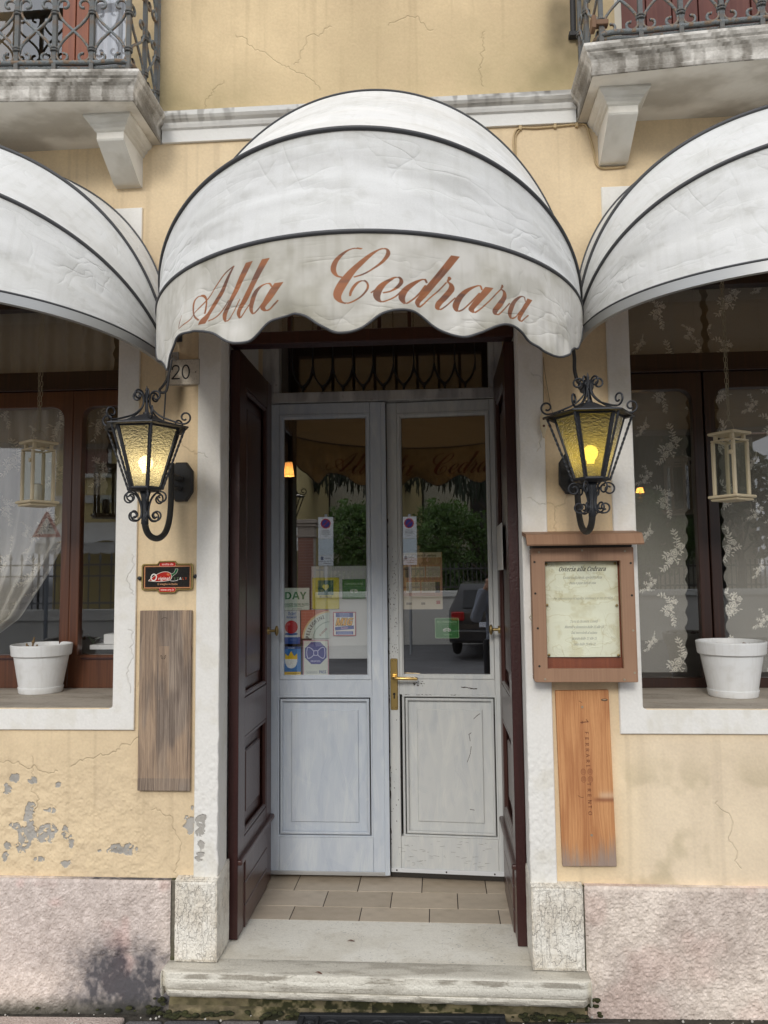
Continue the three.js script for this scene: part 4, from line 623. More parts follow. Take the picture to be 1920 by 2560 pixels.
{
  const t = thing('door_lintel_frame', 'dark brown top frame with upright bars over the entrance, just under the awning', 'door frame');
  obj('lintel', bb(-0.598, 0.598, 2.585, 2.642, -0.175, -0.105, 0.006), M.brownEdge, t); obj('head', bb(-0.598, 0.598, 2.93, 3.0, -0.175, -0.105), M.brownEdge, t);
  obj('post', bb(-0.598, -0.55, 2.6425, 2.93, -0.17, -0.11), M.brownEdge, t); obj('post', bb(0.55, 0.598, 2.6425, 2.93, -0.17, -0.11), M.brownEdge, t);
  for (const x of [-0.345, -0.217, -0.09, 0.04, 0.167, 0.295, 0.42]) obj('glazing_bar', bb(x - 0.008, x + 0.008, 2.6425, 2.93, -0.155, -0.125, 0.002), M.brownEdge, t);
  obj('pane', new THREE.PlaneGeometry(1.1, 0.29).translate(0, 2.786, -0.14), M.glass, t);
}
{ // lamp inside, seen at the left edge of the left pane
  const t = thing('pendant_lamp', 'small pendant lamp with a glowing amber shade, seen through the left door pane', 'lamp', [-0.634, 2.262, -1.6]);
  obj('shade', new THREE.CylinderGeometry(0.022, 0.034, 0.085, 24, 1, true), phy({ color: lin(0.9, 0.62, 0.28), emissive: lin(1, 0.55, 0.17), emissiveIntensity: 0.42, transmission: 0.3, thickness: 0, roughness: 0.95 }), t);
  obj('cord', [rod(V(0, 0.04, 0), V(0, 1.056, 0), 0.003, 6), new THREE.CylinderGeometry(0.012, 0.022, 0.012, 16).translate(0, 0.048, 0)], M.ironMatt, t);
  const l = new THREE.PointLight(new THREE.Color(1, 0.62, 0.28), 0.02, 0, 2); l.position.set(0, -0.02, 0); t.add(l);
}

// ---------------------------------------------------------------- stickers on the panes
function sticker(label, cx, cy, w, h, draw, z = -0.8085, res = 5200, par) {
  const t = canvas(Math.round(w * res), Math.round(h * res), (c, W, H) => { c.scale(W / 100, H / 100); draw(c); });
  const m = new THREE.Mesh(new THREE.BoxGeometry(w, h, 0.0006), std({ map: t, roughness: 0.5 })); m.position.set(cx, cy, z); m.name = numbered('sticker'); m.castShadow = m.receiveShadow = true; scene.add(m);
  return tag(m, label, 'sticker');
}
const fill = (c, s, x, y, w, h) => { c.fillStyle = s; c.fillRect(x, y, w, h); };
const rbox = (c, s, x, y, w, h, r) => { c.fillStyle = s; c.beginPath(); c.roundRect(x, y, w, h, r); c.fill(); };
const txt = (c, s, str, x, y, size, font = 'bold', wmax, sx = 1) => { c.save(); c.translate(x, y); c.scale(sx, 1); c.fillStyle = s; c.font = font.includes('serif') ? font.replace('$', size + 'px') : font + ' ' + size + 'px sans-serif'; c.textAlign = 'center'; c.textBaseline = 'middle'; c.fillText(str, 0, 0, wmax ? wmax / sx : undefined); c.restore(); };
sticker('pale meal-voucher sticker with big green letters DAY on the left pane', -0.442, 1.492, 0.133, 0.112, (c) => { fill(c, '#cfdccf', 0, 0, 100, 100); txt(c, '#0c7a3c', 'DAY', 46, 35, 46, 'bold', 86); txt(c, '#1f6c46', 'SERVIZIO BUONI PASTO', 50, 74, 15, 'bold', 94); fill(c, '#0c7a3c', 2, 83, 78, 2); txt(c, '#5c5c5c', '037-4004', 52, 94, 9, '', 50); });
sticker('yellow sticker with a green square and a small yellow heart on the left pane', -0.293, 1.52, 0.136, 0.157, (c) => { rbox(c, '#c9bd12', 0, 0, 100, 100, 6); fill(c, '#0f5a3e', 21, 9, 58, 47); c.fillStyle = '#d8cf3a'; c.beginPath(); c.arc(45, 29, 7, 0, 7); c.arc(55, 29, 7, 0, 7); c.fill(); c.beginPath(); c.moveTo(39, 32); c.lineTo(61, 32); c.lineTo(50, 42); c.fill(); txt(c, '#33300a', 'BIIIIMOI', 50, 62, 11, 'bold', 62); });
const owl = (c, x, y, r) => { for (const s of [-1, 1]) { c.fillStyle = '#eef2e6'; c.beginPath(); c.arc(x + s * r * 1.25, y, r, 0, 7); c.fill(); c.fillStyle = '#244c16'; c.beginPath(); c.arc(x + s * r * 1.25, y, r * 0.68, 0, 7); c.fill(); c.fillStyle = '#eef2e6'; c.beginPath(); c.arc(x + s * r * 1.25, y, r * 0.34, 0, 7); c.fill(); } c.strokeStyle = '#eef2e6'; c.lineWidth = r * 0.28; c.beginPath(); c.arc(x, y + r * 0.9, r * 2.1, 3.75, 5.67); c.stroke(); };
sticker('green rounded sticker reading CONSIGLIATO on the left pane', -0.151, 1.54, 0.116, 0.098, (c) => { rbox(c, '#2f7420', 0, 0, 100, 100, 6); txt(c, '#d5e3cd', 'CONSIGLIATO', 50, 24, 13, '', 82); fill(c, '#9dbf90', 10, 36, 80, 1); owl(c, 50, 61, 7.5); });
sticker('Ticket Restaurant voucher sticker with a shiny red ball on the left pane', -0.467, 1.352, 0.088, 0.165, (c) => { fill(c, '#c9cfcf', 0, 0, 100, 100); c.save(); c.transform(1, 0, -0.2, 1, 3, 0); txt(c, '#1b4f9c', 'Ticket', 52, 9, 15, 'bold', 78); txt(c, '#1b4f9c', 'Restaurant', 52, 20, 11, 'bold', 92); c.restore(); c.save(); c.scale(1, 0.533); c.fillStyle = '#174f8f'; c.beginPath(); c.ellipse(50, 132, 38, 8, 0, 0, 7); c.fill(); c.fillStyle = '#b0131f'; c.beginPath(); c.arc(50, 93, 37, 0, 7); c.fill(); c.fillStyle = '#cf5a58'; c.beginPath(); c.ellipse(36, 76, 9, 7, -0.6, 0, 7); c.fill(); c.restore(); fill(c, '#194f9f', 0, 80, 100, 20); fill(c, '#7fa0d0', 40, 88, 40, 1); });
sticker('orange and white sticker with PELLEGRINI on an arc on the left pane', -0.346, 1.367, 0.143, 0.142, (c) => { fill(c, '#c6d2c9', 0, 0, 100, 100); c.fillStyle = '#b5674a'; c.beginPath(); c.moveTo(0, 0); c.lineTo(98, 0); c.arc(104, 104, 100, -1.63, -Math.PI, true); c.lineTo(0, 100); c.fill(); c.strokeStyle = '#d6bd84'; c.lineWidth = 5; c.beginPath(); c.arc(104, 104, 97, Math.PI, -1.5); c.stroke(); const s = 'PELLEGRINI'; for (let i = 0; i < 10; i++) { const a = Math.PI + 0.1 + i * 0.128; c.save(); c.translate(104 + Math.cos(a) * 82, 104 + Math.sin(a) * 82); c.rotate(a + Math.PI / 2); txt(c, '#4a4f50', s[i], 0, 0, 17, 'bold'); c.restore(); } c.strokeStyle = '#8fa398'; c.lineWidth = 3; c.beginPath(); c.arc(104, 104, 62, Math.PI, -1.5); c.stroke(); c.save(); c.translate(78, 78); c.rotate(-0.8); txt(c, '#8a4640', 'SI GRAZIE', 0, 0, 9, 'bold', 36); c.restore(); });
sticker('red-bordered sticker with yellow slanted letters MIG on the left pane', -0.199, 1.367, 0.115, 0.119, (c) => { fill(c, '#a8324a', 0, 0, 100, 100); fill(c, '#e6e4dc', 4, 4, 92, 92); fill(c, '#1f49a0', 12, 4, 76, 18); for (const y of [8, 13, 18]) fill(c, '#b9c8e6', 28, y - 1, 44, 1.6); c.save(); c.transform(1, 0, -0.25, 1, 10, 0); c.lineWidth = 5; c.strokeStyle = '#7d5b10'; c.font = 'bold 40px sans-serif'; c.textAlign = 'center'; c.textBaseline = 'middle'; c.strokeText('MIG', 50, 42, 74); txt(c, '#f0b416', 'MIG', 50, 42, 40, 'bold', 74); c.restore(); c.save(); c.translate(50, 67); c.rotate(-0.07); fill(c, '#1f49a0', -41, -7, 82, 14); txt(c, '#e6b0c0', 'buoni', 0, 0, 11, 'bold', 40); c.restore(); fill(c, '#1f49a0', 12, 81, 76, 13); fill(c, '#b9c8e6', 18, 84, 64, 1.6); fill(c, '#b9c8e6', 18, 89, 64, 1.6); });
sticker('bright blue sticker with a yellow crown and a yellow foot on the left pane', -0.468, 1.182, 0.096, 0.148, (c) => { fill(c, '#1477bd', 0, 0, 100, 100); fill(c, '#0e3f86', 0, 0, 100, 8); txt(c, '#dfe8f0', 'UN CLIENTE', 50, 4.5, 6, 'bold', 52); c.fillStyle = '#e8ece8'; c.beginPath(); c.moveTo(18, 38); c.lineTo(82, 38); c.quadraticCurveTo(84, 72, 50, 73); c.quadraticCurveTo(16, 72, 18, 38); c.fill(); c.fillStyle = '#e9c51c'; c.beginPath(); c.moveTo(17, 42); c.lineTo(18, 23); c.lineTo(34, 32); c.lineTo(50, 15); c.lineTo(66, 32); c.lineTo(82, 23); c.lineTo(83, 42); c.fill(); fill(c, '#dcb91a', 0, 84, 100, 16); fill(c, '#6a5a14', 26, 90, 66, 1); fill(c, '#6a5a14', 26, 94, 50, 1); fill(c, '#3a3a2a', 6, 91, 6, 5); });
sticker('pale sticker with a violet octagon and white bow tie on the left pane', -0.344, 1.199, 0.131, 0.176, (c) => { fill(c, '#b88a94', 0, 0, 100, 100); fill(c, '#cfd5cb', 4, 2.5, 92, 95); c.save(); c.translate(50, 36); c.scale(1, 0.745); c.fillStyle = '#4d5093'; c.beginPath(); for (let i = 0; i < 8; i++) { const a = Math.PI / 8 + i * Math.PI / 4; c.lineTo(Math.cos(a) * 45, Math.sin(a) * 45); } c.fill(); c.strokeStyle = '#c9cce4'; c.lineWidth = 3; c.lineJoin = 'round'; for (const s of [-1, 1]) { c.beginPath(); c.moveTo(s * 7, -6); c.quadraticCurveTo(s * 22, -26, s * 32, -20); c.quadraticCurveTo(s * 38, 0, s * 31, 19); c.quadraticCurveTo(s * 20, 22, s * 7, 6); c.stroke(); } c.beginPath(); c.roundRect(-8, -9, 16, 18, 5); c.stroke(); txt(c, '#c9cce4', 'PROFESS.', 0, 31, 9, 'bold', 40); c.restore(); txt(c, '#8d939c', 'Sodexho', 34, 90, 11, '', 46); txt(c, '#4d5a93', 'PASS', 76, 89, 12, 'bold', 34); });
{ // on the right leaf
  const at = (x, y, dz = -0.0265) => { const a = -0.07, lx = x - 0.5675; return [0.5675 + lx * Math.cos(a) + dz * Math.sin(a), y, -0.782 - lx * Math.sin(a) + dz * Math.cos(a)]; };
  for (const [label, x, y, w, h, draw] of [
    ['brown newspaper-like list of opening dates taped behind the right pane', 0.19, 1.577, 0.198, 0.284, (c) => { fill(c, '#b9855c', 0, 0, 100, 100); fill(c, '#d3c3a4', 2, 0, 96, 9); txt(c, '#5a3d28', 'orari e giorni di apertura', 50, 5, 6, 'bold', 90); for (let r = 0; r < 2; r++) { const y = 28 + r * 27; fill(c, '#c98f62', 2, y - 6, 96, 22); for (let k = 0; k < 2; k++) { fill(c, '#d9cdb2', 20 + k * 39 - (r ? 12 : 0), y - 3, 36, 19); c.fillStyle = '#8d7c60'; for (let i = 0; i < 12; i++) c.fillRect(22 + k * 39 - (r ? 12 : 0) + i * 2.8, y - 1, 1, 15); } fill(c, '#54402e', r ? 82 : 5, y - 3, 12, 19); } fill(c, '#d9cdb2', 0, 77, 100, 23); fill(c, '#b4583f', 84, 85, 10, 6); fill(c, '#8d7c60', 8, 88, 14, 4); fill(c, '#8d7c60', 46, 88, 10, 4); }],
    ['green rounded sticker reading RECOMMENDED on the right pane', 0.308, 1.342, 0.119, 0.1, (c) => { rbox(c, '#9cc08e', 0, 0, 100, 100, 7); rbox(c, '#1f7a22', 2, 2, 96, 96, 6); txt(c, '#a9cf9c', 'RECOMMENDED', 50, 20, 12, '', 84); fill(c, '#6aa562', 12, 31, 76, 1); owl(c, 50, 60, 7.5); txt(c, '#7fc077', 'tripadvisor', 54, 82, 8, 'bold', 36); }]]) {
    const s = sticker(label, 0, 0, w, h, draw); s.position.set(...at(x, y)); s.rotation.y = -0.07;
  }
}

// ---------------------------------------------------------------- awnings
const spow = (x, p) => Math.sign(x) * Math.pow(Math.abs(x), p);
function hoop(A, th) { return (t) => { const a = Math.PI * t, r = A.b * spow(Math.sin(a), 2 / A.n); return V(A.xc - A.a * spow(Math.cos(a), 2 / A.n), A.yp + r * Math.sin(th), A.zp + r * Math.cos(th)); }; }
function canopyPanel(A, th0, th1, wr) {
  const h0 = hoop(A, th0), h1 = hoop(A, th1), sag = Math.abs(th0 - th1);
  return grid(120, 22, (u, v) => {
    const t = 0.012 + 0.976 * (u + 0.06 * Math.sin(2 * Math.PI * u) * 0), p = h0(t).lerp(h1(t), v), mid = Math.sin(Math.PI * v), lift = Math.sin(Math.PI * t);
    const c = V(A.xc, A.yp, A.zp), d = p.clone().sub(c); const rad = d.length();
    const w = wr * mid * lift * ((fbm(u * 9 + A.xc * 3, v * 4 + th0 * 7, 3) - 0.5) * 0.030 + (Math.abs(fbm(u * 14 + 3, v * 7 + th0 * 5 + A.xc, 3) - 0.5)) * 0.022 - 0.004);
    p.addScaledVector(d.normalize(), w - 0.012 * mid * lift * Math.min(1, sag));
    return [p.x, p.y, p.z, u * A.a * 2.6 + th0, v * sag * A.b + th1 * 2];
  });
}
const ribTube = (A, th, r, off = 0.004) => { const B = { ...A, b: A.b + off, a: A.a + off * 0.3 }, h = hoop(B, th), pts = []; for (let i = 0; i <= 90; i++) pts.push(h(0.004 + 0.992 * (i / 90))); return new THREE.TubeGeometry(new THREE.CatmullRomCurve3(pts), 130, r, 8, false); };
function awning(A, label, side) {
  const t = thing('awning', label, 'awning', [0, 0, 0], 0);
  const th = A.th;
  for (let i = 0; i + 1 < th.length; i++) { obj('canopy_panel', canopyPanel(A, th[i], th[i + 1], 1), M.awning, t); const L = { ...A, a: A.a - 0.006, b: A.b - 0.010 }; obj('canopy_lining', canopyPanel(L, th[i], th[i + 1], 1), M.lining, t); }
  th.forEach((q, i) => { if (i < th.length - 1 || !A.bar) obj('rib', ribTube(A, q, i === 0 ? 0.0042 : 0.0068), M.piping, t); });
  if (A.bar) {
    const h = hoop(A, th[th.length - 1]), pts = []; for (let i = 0; i <= 90; i++) pts.push(h(0.004 + 0.992 * (i / 90)));
    const strip = (y0, y1, o) => { const B = hoop({ ...A, b: A.b + o, a: A.a + o }, th[th.length - 1]); return grid(120, 1, (u, v) => { const p = B(0.004 + 0.992 * u); return [p.x, p.y + mix(y0, y1, v), p.z, u * 3, v * 0.03]; }); };
    obj('front_bar', [strip(-0.036, -0.004, 0.004), strip(-0.036, -0.004, -0.012), grid(120, 1, (u, v) => { const p = hoop({ ...A, b: A.b + mix(-0.012, 0.004, v), a: A.a + mix(-0.012, 0.004, v) }, th[th.length - 1])(0.004 + 0.992 * u); return [p.x, p.y - 0.036, p.z, u * 3, v * 0.02]; })], M.alu, t);
    obj('lacing', ribTube(A, th[th.length - 1], 0.0042, 0.003), M.piping, t);
    const lace = []; for (let i = 3; i < 76; i++) { const p = h(i / 78); if (rnd() < 0.85) lace.push(new THREE.BoxGeometry(0.010, 0.003, 0.003).translate(p.x, p.y + 0.0, p.z + 0.004)); } tag(obj('lacing_cord', lace, M.piping, t), null, null, null, 'stuff');
  }
  for (const s of [-1, 1]) { const x = A.xc + s * A.a; const y = A.yp + (A.bar ? 0.03 : 0.03); obj('hinge_bracket', [bb(x - 0.012, x + 0.012, y - 0.016, y + 0.03, 0.0, 0.012, 0.003), bb(x - 0.006, x + 0.006, y - 0.01, y + 0.01, 0.01, 0.06, 0.003)], A.bar ? M.alu : M.piping, t); }
  return t;
}
const D2 = Math.PI / 180;
awning({ xc: -1.855, a: 1.065, b: 0.895, yp: 2.47, zp: 0.06, n: 2.353, th: [88.9, 61.4, 33.2, 3.8].map((q) => q * D2), bar: true }, 'cream ribbed basket awning over the left window', -1);
awning({ xc: 1.852, a: 1.03, b: 0.804, yp: 2.523, zp: 0.06, n: 2.483, th: [88.7, 59.7, 32.4, -0.3].map((q) => q * D2), bar: true }, 'cream ribbed basket awning over the right window', 1);
const CA = { xc: 0.025, a: 0.802, b: 0.932, yp: 2.559, zp: 0.06, n: 2, th: [80.8, 20.7, -0.3].map((q) => q * D2) };
const mainAwning = awning(CA, 'big cream basket awning over the door with brown script lettering on a scalloped flap', 0);
// the scalloped flap with the lettering, hung from the front hoop
const LETTERS = [
  [[784,147,4.5], [770,159,6.9], [765,174,4.9], [775,190,2.2], [798,187,2.2], [849,161,2.4], [901,127,2.8], [947,94,3.5], [990,65,3.9], [1023,52,3.3]],
  [[1023,52,3.3], [1002,77,8.5], [973,114,14.6], [935,149,17.5], [895,185,18.3], [887,197,18.3]],
  [[877,184,4.1], [853,162,5.1], [847,138,5.3], [852,117,6.1], [872,109,6.9], [891,111,7.3], [901,125,3.7], [898,151,3.7], [895,166,2.8]],
  [[909,191,2.4], [935,190,2.8], [967,175,2.8], [997,147,2]],
  [[1080,53,18.3], [1055,93,17.3], [1031,128,17.3], [1003,157,16.3], [980,187,12.2], [983,206,4.5], [997,203,2.8], [1020,186,2.4], [1047,155,2]],
  [[1136,54,18.3], [1113,89,17.9], [1089,129,17.3], [1063,164,16.3], [1040,194,11.2], [1045,209,4.1], [1055,203,2.8], [1073,185,2.4], [1096,164,2.4]],
  [[1158,140,2.8], [1151,130,3.7], [1132,132,7.1], [1110,145,14.2], [1094,170,16.3], [1089,194,10.2], [1099,209,3.7], [1113,203,2.8], [1137,181,2.4], [1158,153,3.3]],
  [[1178,130,19.3], [1163,151,17.3], [1146,178,15.2], [1132,199,10.2], [1140,207,5.3], [1151,204,2.8], [1165,189,2.4], [1174,179,2.4]],
  [[1414,51,3.7], [1398,49,3.7], [1378,53,5.3], [1356,67,9.1], [1340,86,11.4], [1335,107,10.6], [1344,124,5.7], [1359,130,2.8]],
  [[1392,131,2.4], [1417,123,3.3], [1446,107,4.9], [1474,84,7.7], [1486,65,8.5], [1484,53,4.9], [1474,50,3.3], [1460,54,4.5], [1438,68,10.2], [1409,93,15.2], [1384,117,18.7], [1364,143,22.8], [1349,171,19.9], [1347,187,14.2], [1356,200,6.9], [1371,204,3.3], [1390,199,2.8], [1413,185,3.3], [1429,163,3.7], [1429,151,3.3], [1421,142,3.7], [1405,145,6.1], [1392,158,6.9], [1383,174,5.3], [1381,184,3.3]],
  [[1438,176,2], [1453,165,2.8], [1462,154,4.1]],
  [[1471,176,2.4], [1491,170,4.1], [1511,157,8.1], [1523,140,8.1], [1519,130,4.9], [1508,129,4.9], [1487,140,10.2], [1467,156,15.2], [1455,177,16.3], [1456,193,10.2], [1466,202,3.7], [1482,197,2.4], [1505,184,2.4], [1523,167,2.4]],
  [[1598,136,3.3], [1592,127,4.1], [1578,130,6.5], [1552,146,14.2], [1530,168,15.2], [1524,187,13.2], [1533,201,5.1], [1550,192,3.3], [1574,170,3.3], [1595,143,4.1]],
  [[1683,52,20.3], [1644,102,19.3], [1608,146,18.3], [1585,175,16.3], [1570,195,11.2], [1574,206,4.5], [1584,200,2.8], [1608,177,2.4], [1634,154,2.4], [1656,130,2.4]],
  [[1663,114,4.5], [1665,119,7.3], [1660,127,3.3], [1670,135,8.1], [1671,147,14.2], [1651,173,16.3], [1633,193,14.2], [1629,206,8.1], [1636,209,3.7], [1651,200,2.4], [1683,171,2.4]],
  [[1767,139,3.3], [1762,127,4.1], [1748,130,6.1], [1718,147,13.2], [1693,174,15.2], [1684,196,13.2], [1688,209,5.1], [1702,205,2.8], [1728,183,2.8], [1759,149,3.3]],
  [[1790,129,19.3], [1769,154,17.3], [1746,181,15.2], [1733,200,11.2], [1740,208,4.5], [1753,201,2.8], [1782,175,2.4], [1811,146,2.4], [1833,125,2.4]],
  [[1836,113,3.3], [1836,119,5.7], [1832,125,2.8], [1844,131,7.3], [1846,144,12.2], [1826,171,15.2], [1807,196,13.2], [1807,205,7.3], [1817,205,3.3], [1837,187,2.4], [1864,162,2.4]],
  [[1939,139,2.8], [1936,127,3.7], [1920,128,5.3], [1890,148,11.2], [1869,174,13.2], [1862,193,11.2], [1868,205,4.5], [1882,202,2.8], [1909,179,2.8], [1936,147,2.8]],
  [[1964,126,17.3], [1943,150,15.2], [1918,179,13.2], [1906,199,10.2], [1914,205,4.1], [1931,194,2.8], [1955,177,2.4]]
];
{
  const T = [], S = [0], h = hoop(CA, CA.th[2]); const N = 1200; for (let i = 0; i <= N; i++) T.push(h(i / N)); for (let i = 1; i <= N; i++) S.push(S[i - 1] + Math.hypot(T[i].x - T[i - 1].x, T[i].z - T[i - 1].z)); const LEN = S[N];
  const at = (s) => { let i = Math.min(N - 1, Math.max(0, Math.floor((s / LEN) * N))); while (i > 0 && S[i] > s) i--; while (i < N - 1 && S[i + 1] < s) i++; const f = (s - S[i]) / (S[i + 1] - S[i] + 1e-9); return T[i].clone().lerp(T[i + 1], clamp(f)); };
  const KN = [[0, .02], [.3, .06], [.42, .15], [.5, .212], [.572, .24], [.63, .272], [.70, .296], [.752, .255], [.79, .216], [.85, .212], [.93, .232], [1.0, .272], [1.055, .287], [1.1, .278], [1.15, .238], [1.205, .222], [1.25, .23], [1.3, .264], [1.355, .286], [1.41, .276], [1.465, .238], [1.522, .219], [1.575, .227], [1.635, .266], [1.70, .284], [1.76, .264], [1.82, .236], [1.868, .225], [1.91, .234], [1.975, .262], [2.05, .281], [2.125, .272], [2.2, .242], [2.28, .205], [2.334, .19], [2.4, .14], [2.5, .07], [2.74, .02]];
  const curve = new THREE.SplineCurve(KN.map(([a, b]) => new THREE.Vector2(a, b))).getPoints(900); const drop = (s) => { let lo = 0, hi = curve.length - 1; while (hi - lo > 1) { const m = (lo + hi) >> 1; if (curve[m].x > s) hi = m; else lo = m; } return mix(curve[lo].y, curve[hi].y, clamp((s - curve[lo].x) / (curve[hi].x - curve[lo].x + 1e-9))); };
  const FH2 = 0.30;
  const pos = (s, v) => { const p = at(clamp(s, 0.002, LEN - 0.002)), d = drop(s) * v, q = at(clamp(s + 0.01, 0, LEN)).sub(at(clamp(s - 0.01, 0, LEN))).normalize(), n = V(q.z, 0, -q.x).negate(); const fold = (0.010 * Math.sin((s - 1.365) / 0.345 * 2 * Math.PI) * v + (fbm(s * 7 + 2, v * 1.5, 3) - 0.5) * 0.05 * v + 0.016 * (fbm(s * 22 + 5, v * 1.2 + 2, 2) - 0.5) * v) * sst(0.35, 0.8, s) * sst(LEN - 0.3, LEN - 0.6, s); return p.addScaledVector(n, fold + 0.003).add(V(0, -d, 0)); };
  const map = canvas(2048, 256, (c, W, H) => {
    const im = c.createImageData(W, H), d = im.data;
    for (let j = 0; j < H; j++) for (let i = 0; i < W; i++) { const s = (i / W) * LEN, y = (j / H) * FH2, k = (j * W + i) * 4, st = sst(0.4, 0.72, fbm(s * 46, y * 5, 3)), n = fbm(s * 6, y * 7, 4), e = sst(0.5, 0.74, fbm(s * 11 + 3, y * 11, 4)); const hem = sst(0.05, 0.0, drop(s) - y) * 0.3 * n + sst(0.014, 0, y) * 0.4 * n; const q = clamp(st * 0.10 + sst(0.42, 0.7, n) * 0.22 + e * 0.22 + hem); d[k] = mix(234, 150, q); d[k + 1] = mix(231, 143, q); d[k + 2] = mix(222, 120, q); d[k + 3] = 255; }
    c.putImageData(im, 0, 0);
    const sx = W / (LEN * 1000), sy = H / (FH2 * 1000);
    for (const L of LETTERS) { // pen strokes [along mm, down mm, width mm]
      const pts = L.map(([a, b, w]) => new THREE.Vector3(a, b, w)), n = L.length * 14, q = new THREE.CatmullRomCurve3(pts, false, 'centripetal').getPoints(n);
      const l = [], r = []; for (let i = 0; i <= n; i++) { const a = q[Math.max(0, i - 1)], b = q[Math.min(n, i + 1)], dx = b.x - a.x, dy = b.y - a.y, m = Math.hypot(dx, dy) || 1, w = q[i].z * 0.5 * 1.3; const fat = Math.min(1, w / 3); // broad strokes are cut level, thin ones follow the pen
        let nx = -dy / m, ny = dx / m; if (nx < 0) { nx = -nx; ny = -ny; } nx = mix(nx, 1, fat * 0.85); ny = mix(ny, -0.12, fat * 0.85); const nl = Math.hypot(nx, ny), flip2 = 1; nx /= nl; ny /= nl; l.push([q[i].x + nx * w * flip2, q[i].y + ny * w * flip2]); r.push([q[i].x - nx * w * flip2, q[i].y - ny * w * flip2]); }
      for (let i = 0; i < n; i++) { const s = q[i].x / 1000, y = q[i].y / 1000, f = fbm(s * 26, y * 16, 3), g = fbm(s * 60 + 4, y * 8, 2); c.fillStyle = `rgb(${(mix(134, 186, f) - 40 * sst(0.5, 0.75, g)) | 0},${(mix(78, 112, f) - 20 * sst(0.5, 0.75, g)) | 0},${(mix(46, 58, f)) | 0})`; c.strokeStyle = c.fillStyle; c.lineWidth = 0.8; c.beginPath(); [l[i], l[i + 1], r[i + 1], r[i]].forEach(([x, y2], k) => c[k ? 'lineTo' : 'moveTo'](x * sx, y2 * sy)); c.closePath(); c.fill(); c.stroke(); }
    }
  });
  const vm = phy({ map, bumpMap: wrinkle.clone(), bumpScale: 0.004, roughness: 0.65, transmission: 0.3, thickness: 0 });
  vm.bumpMap.repeat.set(2.4, 0.5); vm.bumpMap.needsUpdate = true;
  obj('flap', grid(420, 16, (u, v) => { const s = u * LEN, p = pos(s, v); return [p.x, p.y, p.z, u, 1 - (drop(s) * v) / FH2]; }), vm, mainAwning);
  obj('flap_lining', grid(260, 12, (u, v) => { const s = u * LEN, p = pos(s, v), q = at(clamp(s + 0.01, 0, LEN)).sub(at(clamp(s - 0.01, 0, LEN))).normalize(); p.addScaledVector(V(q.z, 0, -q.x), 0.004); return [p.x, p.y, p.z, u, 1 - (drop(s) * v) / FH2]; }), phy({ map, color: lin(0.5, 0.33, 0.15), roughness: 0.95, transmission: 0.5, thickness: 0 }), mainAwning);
  const hem = []; for (let i = 0; i <= 420; i++) hem.push(pos((i / 420) * LEN, 1.0)); obj('hem', new THREE.TubeGeometry(new THREE.CatmullRomCurve3(hem), 640, 0.0038, 6, false), M.piping, mainAwning);
}
{ // pull cords of the awning
  const a = obj('cord', [tube([[-0.775, 2.47, 0.10], [-0.777, 2.43, 0.11], [-0.786, 2.385, 0.12], [-0.806, 2.355, 0.12], [-0.815, 2.345, 0.12], [-0.808, 2.334, 0.12], [-0.790, 2.337, 0.12], [-0.783, 2.36, 0.12], [-0.779, 2.41, 0.115]], 0.0055, 60), tube([[-0.79, 2.337, 0.12], [-0.80, 2.28, 0.1], [-0.812, 2.2, 0.08], [-0.815, 2.13, 0.05]], 0.0032, 30)], M.piping, mainAwning); tag(a, 'black cord loop hanging from the left corner of the lettered awning');
  const b = obj('cord', [tube([[0.80, 2.50, 0.10], [0.806, 2.43, 0.1], [0.806, 2.38, 0.1], [0.815, 2.335, 0.11], [0.83, 2.315, 0.12], [0.835, 2.29, 0.12]], 0.0075, 40), new THREE.SphereGeometry(0.017, 12, 10).scale(0.8, 1.2, 0.8).translate(0.83, 2.306, 0.12)], M.piping, mainAwning); tag(b, 'thick black cord hanging from the right corner of the lettered awning');
  const k = std({ color: lin(0.35, 0.26, 0.17), roughness: 0.8 });
  tag(obj('thin_string', [tube([[0.70, 2.46, 0.02], [0.705, 2.40, 0.015], [0.716, 2.32, 0.012], [0.728, 2.25, 0.01], [0.74, 2.21, 0.008]], 0.0012, 30, 4), tube([[0.70, 2.46, 0.02], [0.698, 2.39, 0.015], [0.697, 2.3, 0.012], [0.694, 2.24, 0.012]], 0.0012, 30, 4)], k), 'thin brown string running down to the wall cleat', 'string');
}

